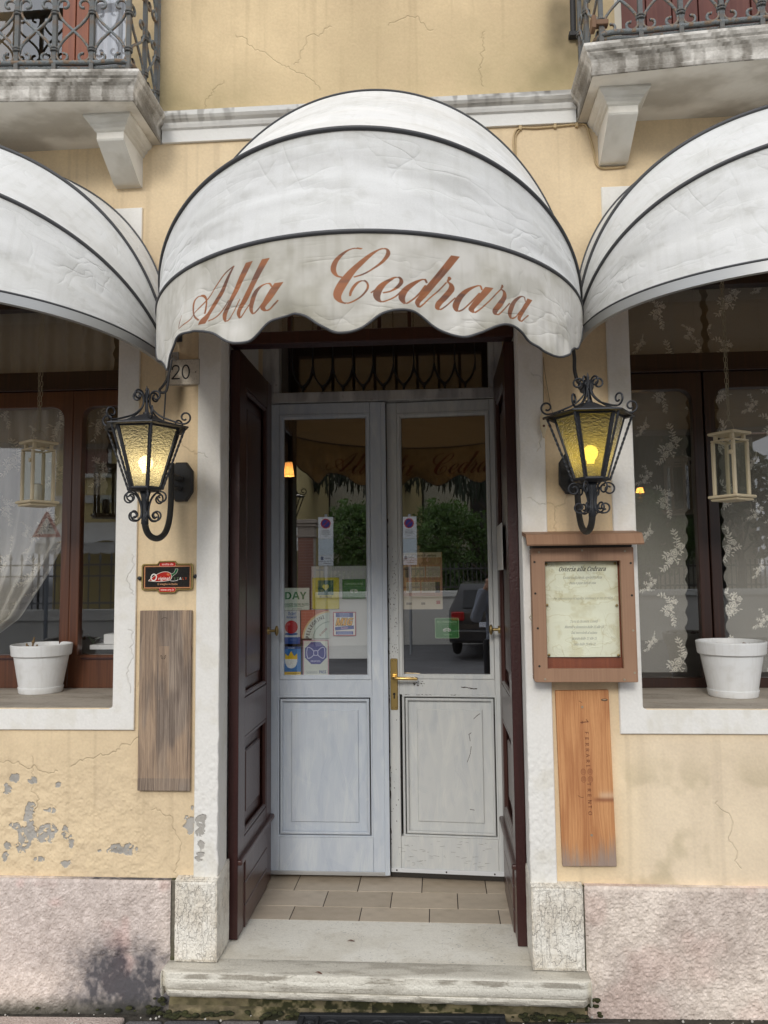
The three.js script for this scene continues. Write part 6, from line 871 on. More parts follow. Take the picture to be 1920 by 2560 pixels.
{ // menu case
  const t = thing('menu_case', 'brown painted wooden menu case with a stained paper menu and a little roof', 'menu case', [0.8125, 1.452, 0.012]); t.rotation.z = -0.0; const w = 0.19, h = 0.25, d = 0.085;
  const sh = rectShape(-w, w, -h, h, [0.012, 0.005, 0.005, 0.005]); sh.holes.push(rectPath(-0.139, 0.14, -0.2, 0.199)); obj('front_frame', ext(sh, 0.022, d - 0.022, 0.002), M.menuWood, t);
  obj('case', [bb(-w + 0.004, w - 0.004, -h + 0.003, -h + 0.02, 0.0, d - 0.0225), bb(-w + 0.004, w - 0.004, h - 0.02, h - 0.003, 0, d - 0.0225), bb(-w + 0.004, -w + 0.02, -h + 0.0201, h - 0.0201, 0, d - 0.0225), bb(w - 0.02, w - 0.004, -h + 0.0201, h - 0.0201, 0, d - 0.0225)], M.menuWood, t);
  obj('back_panel', bb(-w + 0.0201, w - 0.0201, -h + 0.0201, h - 0.0201, 0.03, 0.042, 0), std({ map: varnishMap([156, 84, 52], [126, 62, 40]), roughness: 0.5 }), t);
  obj('roof', extX([[-0.012, 0.318], [0.112, 0.303], [0.126, 0.299], [0.15, 0.262], [0.146, 0.257], [0.136, 0.262], [0.118, 0.288], [-0.012, 0.304]], -0.212, 0.214), M.menuWood, t); obj('roof_lining', bb(-0.185, 0.185, 0.2505, 0.288, -0.01, 0.085), std({ color: lin(0.05, 0.04, 0.03), roughness: 0.9 }), t);
  const map = canvas(768, 1024, (c, W, H) => {
    const im = c.createImageData(W, H), dd = im.data; for (let j = 0; j < H; j++) for (let i = 0; i < W; i++) { const u = i / W, v = j / H, k = (j * W + i) * 4, n = fbm(u * 5, v * 8, 4), e = Math.abs(fbm(u * 4 + 0.2, v * 6, 4) - 0.52), st = sst(0.03, 0.0, e) * 0.3 + sst(0.5, 0.72, n) * 0.28, edge = sst(0.07, 0, Math.min(u, v, 1 - u)) * 0.3; dd[k] = mix(240, 190, st + edge); dd[k + 1] = mix(236, 174, st + edge); dd[k + 2] = mix(216, 128, st + edge * 0.8); dd[k + 3] = 255; } c.putImageData(im, 0, 0);
    const line = (s, y, size, a, wmax, f = 'italic') => { c.save(); c.globalAlpha = a; c.translate(W / 2 + 12, y); c.transform(1, 0, -0.16, 1, 0, 0); c.fillStyle = '#2a2326'; c.font = f + ' ' + size + 'px serif'; c.textAlign = 'center'; c.textBaseline = 'middle'; c.fillText(s, 0, 0, wmax); c.restore(); };
    line('Osteria alla Cedrara', 80, 66, 1, 500, 'italic bold'); line('Cucina tradizionale, specialità Pizza', 172, 36, 0.6, 410); line('Pasta e pane fatti in casa', 232, 36, 0.62, 280); line('Per prenotazioni ed asporto: telefonare al 333 3919828', 396, 34, 0.45, 620); line('Turni di chiusura: Lunedì', 644, 36, 0.6, 290); line('Martedì e domenica dalle 12 alle 15', 704, 36, 0.6, 410); line('Dal mercoledì al sabato', 766, 36, 0.62, 270); line('pranzo dalle 12 alle 15', 826, 36, 0.6, 260); line('cena dalle 19 alle 22', 888, 36, 0.6, 230);
    c.strokeStyle = 'rgba(140,110,70,0.45)'; c.lineWidth = 2; let x = 560, y = 1000; c.beginPath(); c.moveTo(x, y); for (let i = 0; i < 36; i++) { x += (rnd() - 0.42) * 14; y -= 9; c.lineTo(x, y); } c.stroke();
  });
  const paper = grid(40, 50, (u, v) => { const x = mix(-0.136, 0.1365, u), y = mix(-0.16, 0.198, v); return [x, y, 0.049 + 0.004 * (fbm(u * 2, v * 9, 3) - 0.5) * 2 * Math.sin(Math.PI * u) + 0.004 * Math.sin(Math.PI * u), u, v]; });
  obj('paper_menu', paper, std({ map, roughness: 0.7, bumpMap: wrinkle.clone(), bumpScale: 0.002 }), t);
  for (const [x, y] of [[-0.13, 0.19], [0.127, 0.19], [-0.131, 0.035], [0.128, 0.032], [-0.129, -0.152], [0.128, -0.154]]) obj('drawing_pin', new THREE.SphereGeometry(0.0052, 10, 8).scale(1, 1, 0.5).translate(x, y, 0.056), M.brassDull, t);
  obj('pane', new THREE.PlaneGeometry(0.278, 0.398).translate(0.0005, -0.0005, 0.067), M.glassThin, t);
  for (const [x, y] of [[-0.16, 0.235], [0, 0.24], [0.158, 0.235], [-0.178, 0.198], [0.178, 0.19], [-0.178, 0.08], [0.178, 0.07], [-0.172, -0.05], [0.178, -0.06], [-0.17, -0.19], [0.178, -0.215], [-0.15, -0.238], [0.14, -0.24]]) obj('screw', new THREE.CylinderGeometry(0.0042, 0.0042, 0.002, 10).rotateX(Math.PI / 2).translate(x, y, d + 0.0006), rnd() < 0.6 ? M.screw : M.dark, t);
  obj('hook', [tube([[-0.192, -0.005, 0.06], [-0.2, -0.01, 0.06], [-0.196, -0.016, 0.06], [-0.19, -0.03, 0.062], [-0.187, -0.05, 0.064]], 0.0014, 20, 5), bb(-0.194, -0.19, -0.012, 0.0, 0.055, 0.065, 0.001)], M.chain, t);
}
{
  const t = thing('rope_cleat', 'cream rope cleat screwed to the white band beside the right lantern', 'cleat', [0.692, 2.195, 0.012]);
  const s = shapeOf([[-0.003, 0.062], [0.003, 0.062], [0.010, 0.03], [0.013, 0.022], [0.013, -0.022], [0.010, -0.03], [0.003, -0.062], [-0.003, -0.062], [-0.010, -0.03], [-0.013, -0.022], [-0.013, 0.022], [-0.010, 0.03]]);
  obj('horn', ext(s, 0.012, 0.014, 0.004), M.cream, t); obj('foot', bb(-0.011, 0.011, -0.024, 0.024, 0, 0.0139, 0.003), M.cream, t);
  obj('screw', [0.014, -0.014].map((y) => new THREE.SphereGeometry(0.005, 10, 8).scale(1, 1, 0.4).translate(0, y, 0.026)), std({ color: lin(0.12, 0.05, 0.03), roughness: 0.7 }), t);
}
{ // rubber mat with scrolls
  const t = thing('door_mat', 'black rubber door mat with scroll pattern in front of the step', 'door mat', [0.11, gy(0.11) - 0.0005, 0.28]); t.rotation.z = tilt;
  const w = 0.378, d = 0.215; obj('border', [bb(-w, w, 0.001, 0.017, -d, -d + 0.022, 0.004), bb(-w, w, 0.001, 0.017, d - 0.022, d, 0.004), bb(-w, -w + 0.022, 0.001, 0.0165, -d + 0.0221, d - 0.0221, 0.004), bb(w - 0.022, w, 0.001, 0.0165, -d + 0.0221, d - 0.0221, 0.004), bb(-w + 0.068, -w + 0.078, 0.001, 0.016, -d + 0.0221, d - 0.0221, 0.003), bb(w - 0.078, w - 0.068, 0.001, 0.016, -d + 0.0221, d - 0.0221, 0.003)], M.rubber, t);
  obj('base', bb(-w + 0.005, w - 0.005, 0.0015, 0.0055, -d + 0.005, d - 0.005, 0), M.rubber, t);
  const sc = (cx, cz, r, a0, dir) => { const p = []; for (let i = 0; i <= 22; i++) { const f = i / 22, a = a0 + dir * f * 4.2 * Math.PI * 0.75, q = r * (1 - 0.72 * f); p.push([cx + q * Math.cos(a), 0.0105, cz + q * Math.sin(a)]); } return tube(p, 0.0058, 60, 6); };
  for (let i = 0; i < 7; i++) for (let j = 0; j < 4; j++) { const x = -0.258 + i * 0.086, z = -0.142 + j * 0.095; obj('scroll', [sc(x, z, 0.043, (i + j) % 2 ? 0 : Math.PI, (i + j) % 2 ? 1 : -1), sc(x + 0.043, z + 0.03, 0.018, 0, 1)], M.rubber, t); }
  for (const s of [-1, 1]) for (let j = 0; j < 4; j++) obj('scroll', sc(s * (w - 0.045), -0.142 + j * 0.095, 0.02, 0, s), M.rubber, t);
}

// ---------------------------------------------------------------- behind the glass, and the far side of the street (seen mirrored in the panes)
tag(obj('backing_sheet', bb(-0.366, -0.085, 1.195, 1.655, -0.8185, -0.8165, 0), std({ color: lin(0.62, 0.64, 0.63), roughness: 0.8 })), 'pale backing sheet fixed behind the stickers on the left pane', 'paper sheet');
const leafCloud = (n, place, size, long = 1) => { // many leaf-sized faces through a volume
  const P = new Float32Array(n * 18), a = V(), b = V(), c = V(), q = new THREE.Quaternion(), e = new THREE.Euler(); let k = 0;
  for (let i = 0; i < n; i++) { const [x, y, z, s = 1, droop = 0] = place(); e.set(droop ? rr(-0.35, 0.35) : rr(0, 6.28), rr(0, 6.28), droop ? rr(-0.3, 0.3) : rr(0, 6.28)); q.setFromEuler(e); const w = size * s * rr(0.7, 1.3), h = w * long; const cs = [[-w, -h, 0], [w * 0.5, -h * 0.6, 0], [w, h, 0], [-w * 0.5, h * 0.6, 0]].map((v) => V(...v).applyQuaternion(q).add(V(x, y, z))); for (const j of [0, 1, 2, 0, 2, 3]) { P[k++] = cs[j].x; P[k++] = cs[j].y; P[k++] = cs[j].z; } }
  const g = new THREE.BufferGeometry(); g.setAttribute('position', new THREE.BufferAttribute(P, 3)); g.computeVertexNormals(); return g;
};
const leafMat = (r, g, b) => phy({ color: lin(r, g, b), transmission: 0.35, thickness: 0, roughness: 0.9 });
const blobCloud = (n, blobs, size, long, droop) => leafCloud(n, () => { const b = blobs[(rnd() * blobs.length) | 0]; let x, y, z, d; do { x = rr(-1, 1); y = rr(-1, 1); z = rr(-1, 1); d = x * x + y * y + z * z; } while (d > 1 || d < 0.25); return [b[0] + x * b[3], b[1] + y * b[4], b[2] + z * b[5], 1, droop]; }, size, long);
function tree(label, x, z, h, blobs, n, col, size, name = 'broadleaf_tree', long = 1.4, droop = 0) {
  const t = thing(name, label, 'tree', [x, gy(x), z]);
  obj('trunk', [new THREE.CylinderGeometry(0.07, 0.16, h * 0.7, 10).translate(0, h * 0.35, 0), ...blobs.slice(0, 6).map((b) => rod(V(0, h * 0.4, 0), V(b[0], b[1], b[2]), 0.035, 6))], std({ color: lin(0.08, 0.06, 0.045), roughness: 0.95, bumpMap: noiseB, bumpScale: 0.02 }), t);
  obj('crown', blobCloud(n, blobs, size, long, droop), leafMat(...col), t); return t;
}
const blobsIn = (n, w, h0, h1, d, r) => Array.from({ length: n }, () => [rr(-w, w), rr(h0, h1), rr(-d, d), r * rr(0.7, 1.2), r * rr(0.6, 1), r * rr(0.7, 1.2)]);
M.render1 = std({ map: tex(256, 256, (u, v, o) => { const n = fbm(u * 6, v * 6, 4, 6); o[0] = 214 + 20 * (n - 0.5); o[1] = 212 + 20 * (n - 0.5); o[2] = 205 + 20 * (n - 0.5); }, [3, 3]), roughness: 0.9 });
M.creamWall = std({ color: lin(0.60, 0.56, 0.43), roughness: 0.9 }); M.yellowWall = std({ color: lin(0.62, 0.50, 0.24), roughness: 0.9 }); M.fenceIron = std({ color: lin(0.05, 0.05, 0.05), roughness: 0.6 });
{ // garden wall with coping and railing
  const t = thing('garden_wall', 'long pale garden wall with a stone coping and dark railing across the street', 'wall', [0, gy(3), 14.5]);
  obj('wall', bb(-2.8, 14, -0.4, 1.02, 0, 0.3, 0), M.render1, t); obj('coping', bb(-2.8, 14, 1.021, 1.17, -0.06, 0.36, 0.02), std({ color: lin(0.72, 0.72, 0.68), roughness: 0.8 }), t);
  const g = []; for (let x = -2.7; x < 13.9; x += 0.11) g.push(bb(x - 0.012, x + 0.012, 1.17, 1.86, 0.13, 0.16, 0)); g.push(bb(-2.8, 14, 1.70, 1.74, 0.12, 0.17, 0), bb(-2.8, 14, 1.24, 1.28, 0.12, 0.17, 0)); tag(obj('railing', g, M.fenceIron, t), null, null, null, 'stuff');
}
{
  const t = thing('brick_pillar', 'tall brick gate pillar with a stone capital across the street', 'pillar', [-3.02, gy(-3), 14.6]); const bm = [0, 1, 2].map((i) => std({ color: lin([0.30, 0.26, 0.34][i], [0.15, 0.13, 0.18][i], [0.11, 0.10, 0.13][i]), roughness: 0.9 }));
  obj('core', bb(-0.195, 0.195, -0.3, 2.66, -0.195, 0.195, 0), std({ color: lin(0.4, 0.36, 0.31), roughness: 1 }), t);
  let k = 0; const bg = bb(-0.096, 0.096, 0, 0.062, 0, 0.012, 0.002); prep(bg);
  for (let r = 0; r < 37; r++) for (const q of [0, 1]) { const m = new THREE.Mesh(bg, bm[(k++ * 7 + r) % 3]); m.name = 'brick'; m.castShadow = m.receiveShadow = true; m.position.set((q ? 0.1 : -0.1) + (r % 2 ? 0.004 : -0.003), 0.01 + r * 0.0715, -0.207); t.add(m); }
  obj('capital', [bb(-0.24, 0.24, 2.66, 2.72, -0.24, 0.24, 0.015), bb(-0.21, 0.21, 2.72, 2.92, -0.21, 0.21, 0.01), bb(-0.26, 0.26, 2.92, 3.0, -0.26, 0.26, 0.02), bb(-0.3, 0.3, 3.0, 3.1, -0.3, 0.3, 0.02)], std({ color: lin(0.34, 0.29, 0.24), roughness: 0.9 }), t);
}
{ // parking sign
  const t = thing('parking_sign', 'no-parking sign with a plain blue-white panel below on a grey pole across the street', 'road sign', [-2.16, gy(-2.1), 12]); t.scale.set(1.22, 1.22, 1.22); t.position.y -= 0.34;
  obj('pole', rod(V(0, 0.2, 0.03), V(0, 2.75, 0.03), 0.025, 12), std({ color: lin(0.36, 0.38, 0.4), metalness: 0.5, roughness: 0.5 }), t);
  const f = (name, y0, y1, draw) => { const g = keep(new THREE.BoxGeometry(0.27, y1 - y0, 0.006).rotateY(Math.PI).translate(0, (y0 + y1) / 2, -0.003)); obj(name, g, std({ map: canvas(256, Math.round((256 * (y1 - y0)) / 0.27), draw), roughness: 0.5 }), t); };
  f('plate', 2.31, 2.70, (c, W, H) => { c.fillStyle = '#dfe4e6'; c.fillRect(0, 0, W, H); c.fillStyle = '#c4202a'; c.beginPath(); c.arc(128, 112, 84, 0, 7); c.fill(); c.fillStyle = '#1e3f96'; c.beginPath(); c.arc(128, 112, 66, 0, 7); c.fill(); c.strokeStyle = '#c4202a'; c.lineWidth = 16; c.beginPath(); c.moveTo(82, 66); c.lineTo(174, 158); c.stroke(); c.fillStyle = '#555b60'; for (const [y, w] of [[226, 120], [248, 150], [268, 140], [290, 160], [322, 60]]) c.fillRect(128 - w / 2, y, w, 7); });
  f('panel', 2.02, 2.305, (c, W, H) => { c.fillStyle = '#c6d3da'; c.fillRect(0, 0, W, H); }); f('small_plate', 1.83, 2.015, (c, W, H) => { c.fillStyle = '#d5dbdf'; c.fillRect(0, 0, W, H); c.fillStyle = '#4a5a78'; c.fillRect(170, 20, 44, 60); c.fillStyle = '#4c5258'; c.fillRect(40, 44, 100, 10); c.fillRect(0, 98, 256, 6); c.fillRect(40, 130, 130, 8); });
}
{ // warning sign
  const t = thing('warning_sign', 'red and white triangular warning sign with running children on a grey pole', 'road sign', [-5.57, gy(-5.5), 7]);
  obj('pole', rod(V(0, 0, 0.03), V(0, 2.7, 0.03), 0.028, 12), std({ color: lin(0.30, 0.33, 0.37), metalness: 0.5, roughness: 0.5 }), t);
  const s = shapeOf([[-0.225, 0], [0.225, 0], [0.015, 0.385], [-0.015, 0.385]]), g = prep(ext(s, 0.006, -0.003)), p = g.attributes.position, uv = new Float32Array(p.count * 2); for (let i = 0; i < p.count; i++) { uv[i * 2] = 0.5 - p.getX(i) / 0.46; uv[i * 2 + 1] = p.getY(i) / 0.4; } g.setAttribute('uv', new THREE.BufferAttribute(uv, 2));
  obj('plate', keep(g).translate(0, 2.36, -0.01), std({ map: canvas(460, 400, (c) => { c.fillStyle = '#b3202a'; c.fillRect(0, 0, 460, 400); c.fillStyle = '#e6e6e2'; c.beginPath(); c.moveTo(80, 352); c.lineTo(380, 352); c.lineTo(230, 96); c.fill(); c.strokeStyle = c.fillStyle = '#1c1c1e'; c.lineWidth = 13; c.lineCap = 'round'; for (const [x, k] of [[180, 1], [275, 0.9]]) { c.beginPath(); c.arc(x, 215, 13 * k, 0, 7); c.fill(); c.beginPath(); c.moveTo(x, 232); c.lineTo(x + 8, 282); c.lineTo(x - 26, 318); c.moveTo(x + 8, 282); c.lineTo(x + 34, 322); c.moveTo(x - 30, 262); c.lineTo(x, 240); c.lineTo(x + 36, 258); c.stroke(); } }), roughness: 0.5 }), t);
}
{ // yellow house, its fence and white awning
  const t = thing('yellow_house', 'yellow house with white bands and a brown shuttered window across the street', 'building', [-7, gy(-7), 17]);
  obj('wall', bb(-3.6, 3.2, -0.5, 5.6, 0, 7, 0), M.yellowWall, t); obj('band', bb(-3.62, 3.22, 3.9, 4.12, -0.06, 0, 0.02), M.render1, t); obj('band', bb(-3.7, 3.3, 5.45, 5.62, -0.25, 0.0, 0.03), M.render1, t);
  const rs = shapeOf([[-0.35, 5.62], [3.5, 7.2], [7.35, 5.62]]); obj('roof', new THREE.ExtrudeGeometry(rs, { depth: 7.2, bevelEnabled: false }).rotateY(-Math.PI / 2).translate(3.4, 0, 0), std({ color: lin(0.30, 0.15, 0.1), roughness: 0.9 }), t);
  for (const x of [-2.4, -0.3, 1.8]) { const w = part('window', t); obj('frame', [bb(x - 0.5, x + 0.5, 4.62, 4.74, -0.14, -0.001, 0.02), bb(x - 0.45, x - 0.36, 4.741, 5.44, -0.05, -0.001), bb(x + 0.36, x + 0.45, 4.741, 5.44, -0.05, -0.001)], M.render1, w); obj('shutter', [bb(x - 0.358, x - 0.005, 4.745, 5.44, -0.04, -0.002), bb(x + 0.005, x + 0.358, 4.745, 5.44, -0.04, -0.002)], M.shutter, w); }
  const a = thing('white_awning', 'long white canvas awning in front of the yellow house', 'awning', [-7, gy(-7), 15.6]); obj('canopy', grid(60, 10, (u, v) => [mix(-3.4, 3.6, u), mix(3.35, 2.72, v) - 0.05 * Math.sin(u * 40) * v, mix(1.35, 0, v), u * 6, v]), M.awning, a); obj('flap', grid(120, 2, (u, v) => [mix(-3.4, 3.6, u), 2.72 - 0.26 * v - 0.05 * Math.abs(Math.sin(u * 60)) * v, 0, u * 6, v * 0.3]), M.awning, a); obj('post', [-3.3, 0, 3.5].map((x) => rod(V(x, 0, 0.04), V(x, 2.7, 0.04), 0.03, 8)), M.fenceIron, a);
  const f = thing('spear_fence', 'low white wall topped by an iron fence with spear points across the street', 'fence', [0, gy(-8), 13.8]); obj('wall', bb(-16, -3.3, -0.4, 0.78, 0, 0.28, 0), M.render1, f); obj('coping', bb(-16, -3.3, 0.781, 1.05, -0.05, 0.33, 0.02), M.render1, f);
  const g = []; for (let x = -11.5; x < -3.4; x += 0.28) g.push(rod(V(x, 1.05, 0.14), V(x, 2.25, 0.14), 0.016, 6), new THREE.ConeGeometry(0.045, 0.2, 4).translate(x, 2.34, 0.14)); for (const y of [1.2, 1.85, 2.12]) g.push(bb(-11.6, -3.3, y - 0.02, y + 0.02, 0.12, 0.16, 0)); tag(obj('railing', g, std({ color: lin(0.2, 0.21, 0.22), roughness: 0.5, metalness: 0.3 }), f), null, null, null, 'stuff');
  for (let i = 0; i < 26; i++) { }
}
{ // cream house behind the trees
  const t = thing('cream_house', 'cream house with tall dark windows behind the trees across the street', 'building', [0, 0, 25]); obj('wall', bb(-11, 12, -0.5, 6.6, 0, 8, 0), M.creamWall, t); const wm = std({ color: lin(0.035, 0.033, 0.032), roughness: 0.35 });
  for (let i = 0; i < 9; i++) for (const [y0, y1] of [[0.6, 5.8]]) { const x = -9.1 + i * 2.45; obj('window', [bb(x - 0.32, x + 0.32, y0, y1, -0.03, -0.002, 0)], wm, t); }
  obj('roof', new THREE.ExtrudeGeometry(shapeOf([[-0.6, 6.6], [4, 7.9], [8.6, 6.6]]), { depth: 24, bevelEnabled: false }).rotateY(-Math.PI / 2).translate(12.5, 0, 0), std({ color: lin(0.28, 0.15, 0.1), roughness: 0.9 }), t);
}
tree('rounded bright green shrub tree behind the garden wall', -0.4, 16.6, 3.2, blobsIn(34, 1.9, 1.5, 3.3, 0.9, 0.62), 15000, [0.10, 0.19, 0.035], 0.04, 'shrub_tree');
tree('rounded green shrub tree farther along the garden wall', 4.4, 17.2, 3.4, blobsIn(34, 2.4, 1.5, 3.4, 0.9, 0.7), 13000, [0.085, 0.165, 0.032], 0.045, 'shrub_tree');
tree('drooping dark cedar in front of the cream house, nearer the pillar', -5.0, 21, 8, blobsIn(16, 2.4, 4.6, 7.5, 1.4, 0.7), 1500, [0.03, 0.05, 0.026], 0.045, 'cedar_tree', 6, 1);
tree('drooping dark cedar in front of the cream house, in the middle of the garden', -0.6, 20.5, 8, blobsIn(12, 1.9, 4.3, 7.5, 1.4, 0.7), 1700, [0.03, 0.05, 0.026], 0.045, 'cedar_tree', 6, 1);
tree('large dark cedar at the far end of the garden', 5.5, 20.5, 9, blobsIn(24, 3.2, 3.6, 8, 1.6, 1.1), 4800, [0.026, 0.045, 0.024], 0.055, 'cedar_tree', 6, 1);
tree('broad green street tree down the road', 11, 24, 5, blobsIn(22, 2.6, 2.6, 5.0, 1.6, 1.0), 3600, [0.055, 0.095, 0.03], 0.1);
tree('taller green street tree down the road', 16.5, 25, 6, blobsIn(24, 3.0, 2.8, 5.8, 1.8, 1.1), 3600, [0.05, 0.085, 0.03], 0.11);
{ // parked car
  const t = thing('parked_car', 'black hatchback parked tail-first by the garden wall', 'car', [-0.3, gy(0), 12.55]); const paint = phy({ color: lin(0.012, 0.012, 0.014), roughness: 0.3, clearcoat: 1, clearcoatRoughness: 0.06 });
  const prof = [[-1.95, 0.35], [-1.98, 0.62], [-1.93, 0.92], [-1.72, 1.3], [-1.55, 1.44], [-0.6, 1.5], [0.15, 1.44], [0.85, 1.02], [1.6, 0.9], [1.92, 0.74], [1.95, 0.42], [1.85, 0.28], [-1.85, 0.28]];
  const P = [], I = [], m = prof.length, sec = [-0.84, -0.80, -0.55, 0, 0.55, 0.80, 0.84]; for (const x of sec) for (const [z, y] of prof) { const e = Math.abs(x) > 0.79 ? 1 : 0, top = sst(0.9, 1.45, y); P.push(x * (1 - 0.2 * top) , y - (Math.abs(x) > 0.83 ? 0.06 * top : 0), z * (Math.abs(x) > 0.83 ? 0.985 : 1)); } for (let i = 0; i + 1 < sec.length; i++) for (let j = 0; j < m; j++) { const a = i * m + j, b = i * m + (j + 1) % m, c = a + m, d = b + m; I.push(a, c, b, b, c, d); } for (let j = 1; j + 1 < m; j++) { I.push(0, j, j + 1); const o = (sec.length - 1) * m; I.push(o, o + j + 1, o + j); }
  const g = new THREE.BufferGeometry(); g.setAttribute('position', new THREE.Float32BufferAttribute(P, 3)); g.setIndex(I); g.computeVertexNormals(); obj('body', toCreasedNormals(g, 0.6), paint, t);
  const gl = phy({ color: lin(0.02, 0.022, 0.025), roughness: 0.05 }); obj('rear_window', bb(-0.56, 0.56, 0, 0.4, -0.01, 0.01, 0.004).rotateX(0.5).translate(0, 0.97, -1.93), gl, t);
  for (const s of [-1, 1]) { obj('tail_light', bb(s * 0.66 - 0.13, s * 0.66 + 0.13, 0.72, 0.9, -2.0, -1.92, 0.03), std({ color: lin(0.35, 0.01, 0.012), roughness: 0.2 }), t); for (const z of [-1.25, 1.2]) { const w = part('wheel', t); obj('tyre', new THREE.TorusGeometry(0.24, 0.085, 12, 28).rotateY(Math.PI / 2).translate(s * 0.76, 0.325, z), std({ color: lin(0.02, 0.02, 0.02), roughness: 0.9 }), w); obj('rim', new THREE.CylinderGeometry(0.2, 0.2, 0.1, 20).rotateZ(Math.PI / 2).translate(s * 0.77, 0.325, z), M.alu, w); } obj('side_window', bb(-0.008, 0.008, 1.02, 1.36, -1.2, 0.4, 0.004).translate(s * 0.735, 0, 0), gl, t); }
  obj('number_plate', bb(-0.24, 0.24, 0.6, 0.7, -2.0, -1.965, 0.004), std({ color: lin(0.6, 0.62, 0.68), roughness: 0.5 }), t); obj('bumper', bb(-0.8, 0.8, 0.3, 0.55, -2.02, -1.85, 0.05), paint, t);
}

// ---------------------------------------------------------------- the person taking the picture, mirrored in the right pane
{
  const t = thing('person', 'person in a grey-blue top and dark trousers holding up a phone', 'person', [0.33, gy(0.3), 3.36]);
  const cap = (p, a, b, ra, rb) => { const bx = b[0] - a[0], by = b[1] - a[1], bz = b[2] - a[2], L = bx * bx + by * by + bz * bz, px = p[0] - a[0], py = p[1] - a[1], pz = p[2] - a[2], h = clamp((px * bx + py * by + pz * bz) / (L || 1)); return Math.hypot(px - bx * h, py - by * h, pz - bz * h) - mix(ra, rb, h); };
  const smin = (a, b, k) => { const h = clamp(0.5 + (0.5 * (b - a)) / k); return mix(b, a, h) - k * h * (1 - h); };
  function field(c, half, res, f) { // mesh the zero level of a distance field inside a cube
    const mc = new MarchingCubes(res, new THREE.MeshStandardMaterial(), false, false, 160000); mc.isolation = 0; const hs = res / 2;
    for (let k = 0; k < res; k++) for (let j = 0; j < res; j++) for (let i = 0; i < res; i++) mc.field[i + j * res + k * res * res] = -f([c[0] + ((i - hs) / hs) * half, c[1] + ((j - hs) / hs) * half, c[2] + ((k - hs) / hs) * half]);
    mc.update(); const n = mc.count, g = new THREE.BufferGeometry(), P = new Float32Array(n * 3); for (let i = 0; i < n; i++) for (let q = 0; q < 3; q++) P[i * 3 + q] = mc.positionArray[i * 3 + q] * half + c[q];
    const e = 0.003, N = new Float32Array(n * 3); for (let i = 0; i < n; i++) { const p = [P[i * 3], P[i * 3 + 1], P[i * 3 + 2]], d = f(p), gx = f([p[0] + e, p[1], p[2]]) - d, gyy = f([p[0], p[1] + e, p[2]]) - d, gz = f([p[0], p[1], p[2] + e]) - d, m = Math.hypot(gx, gyy, gz) || 1; N[i * 3] = gx / m; N[i * 3 + 1] = gyy / m; N[i * 3 + 2] = gz / m; }
    g.setAttribute('position', new THREE.BufferAttribute(P, 3)); g.setAttribute('normal', new THREE.BufferAttribute(N, 3)); return g;
  }
  const J = { pel: [0, 0.94, 0.02], wai: [0, 1.08, 0.01], che: [0, 1.3, 0.0], nek: [0, 1.47, -0.01], hed: [0, 1.6, -0.035] };
  const LEGS = [-1, 1].map((s) => [[s * 0.1, 0.9, 0.02], [s * 0.115, 0.5, 0.0], [s * 0.12, 0.09, 0.03], [s * 0.135, 0.045, -0.12]]);
  const wx = -0.06; // the phone's middle in the person's frame
  const ARMS = [-1, 1].map((s) => [[s * 0.185, 1.42, 0.01], [s * 0.25, 1.19, -0.1], [wx + s * 0.075, 1.475, -0.25], [wx + s * 0.06, 1.535, -0.275]]);
  const torso = (p, e) => { const q = [p[0], p[1], p[2] * 1.35]; let d = smin(cap(q, J.pel, J.wai, 0.15 + e, 0.135 + e), cap(q, J.wai, J.che, 0.135 + e, 0.155 + e), 0.06); d = smin(d, cap(q, [-0.13, 1.4, 0], [0.13, 1.4, 0], 0.075 + e, 0.075 + e), 0.08); return d; };
  const armD = (p, e, to) => { let d = 9; for (const a of ARMS) { d = Math.min(d, smin(cap(p, a[0], a[1], 0.052 + e, 0.042 + e), cap(p, a[1], to < 1 ? a[2].map((v, i) => mix(a[1][i], v, to)) : a[2], 0.042 + e, 0.029 + e), 0.02)); } return d; };
  const legD = (p, e) => { let d = 9; for (const l of LEGS) d = Math.min(d, smin(cap(p, l[0], l[1], 0.085 + e, 0.058 + e), cap(p, l[1], l[2], 0.058 + e, 0.04 + e), 0.04)); return d; };
  const headD = (p) => { const x = p[0], y = p[1] - 1.605, z = p[2] + 0.035; let d = (Math.hypot(x / 0.075, y / 0.112, z / 0.095) - 1) * 0.082; d = smin(d, cap(p, [0, 1.54, -0.085], [0, 1.52, -0.095], 0.03, 0.026), 0.04); d = smin(d, cap(p, [0, 1.605, -0.125], [0, 1.575, -0.145], 0.010, 0.015), 0.015); for (const s of [-1, 1]) { d = smin(d, cap(p, [s * 0.078, 1.62, -0.025], [s * 0.078, 1.585, -0.03], 0.012, 0.009), 0.01); d = Math.max(d, 0.014 - Math.hypot(p[0] - s * 0.032, p[1] - 1.612, p[2] + 0.136)); } d = Math.max(d, 0.006 - cap(p, [-0.02, 1.535, -0.13], [0.02, 1.535, -0.13], 0, 0)); return smin(d, cap(p, J.nek, [0, 1.54, -0.02], 0.056, 0.052), 0.03); };
  const skin = std({ color: lin(0.52, 0.31, 0.22), roughness: 0.6 });
  const bodyF = (p) => { let d = torso(p, -0.012); d = smin(d, armD(p, -0.006, 1), 0.03); d = smin(d, legD(p, -0.01), 0.04); for (const l of LEGS) d = smin(d, cap(p, l[2], l[3], 0.035, 0.03), 0.03); return smin(d, headD(p), 0.03); };
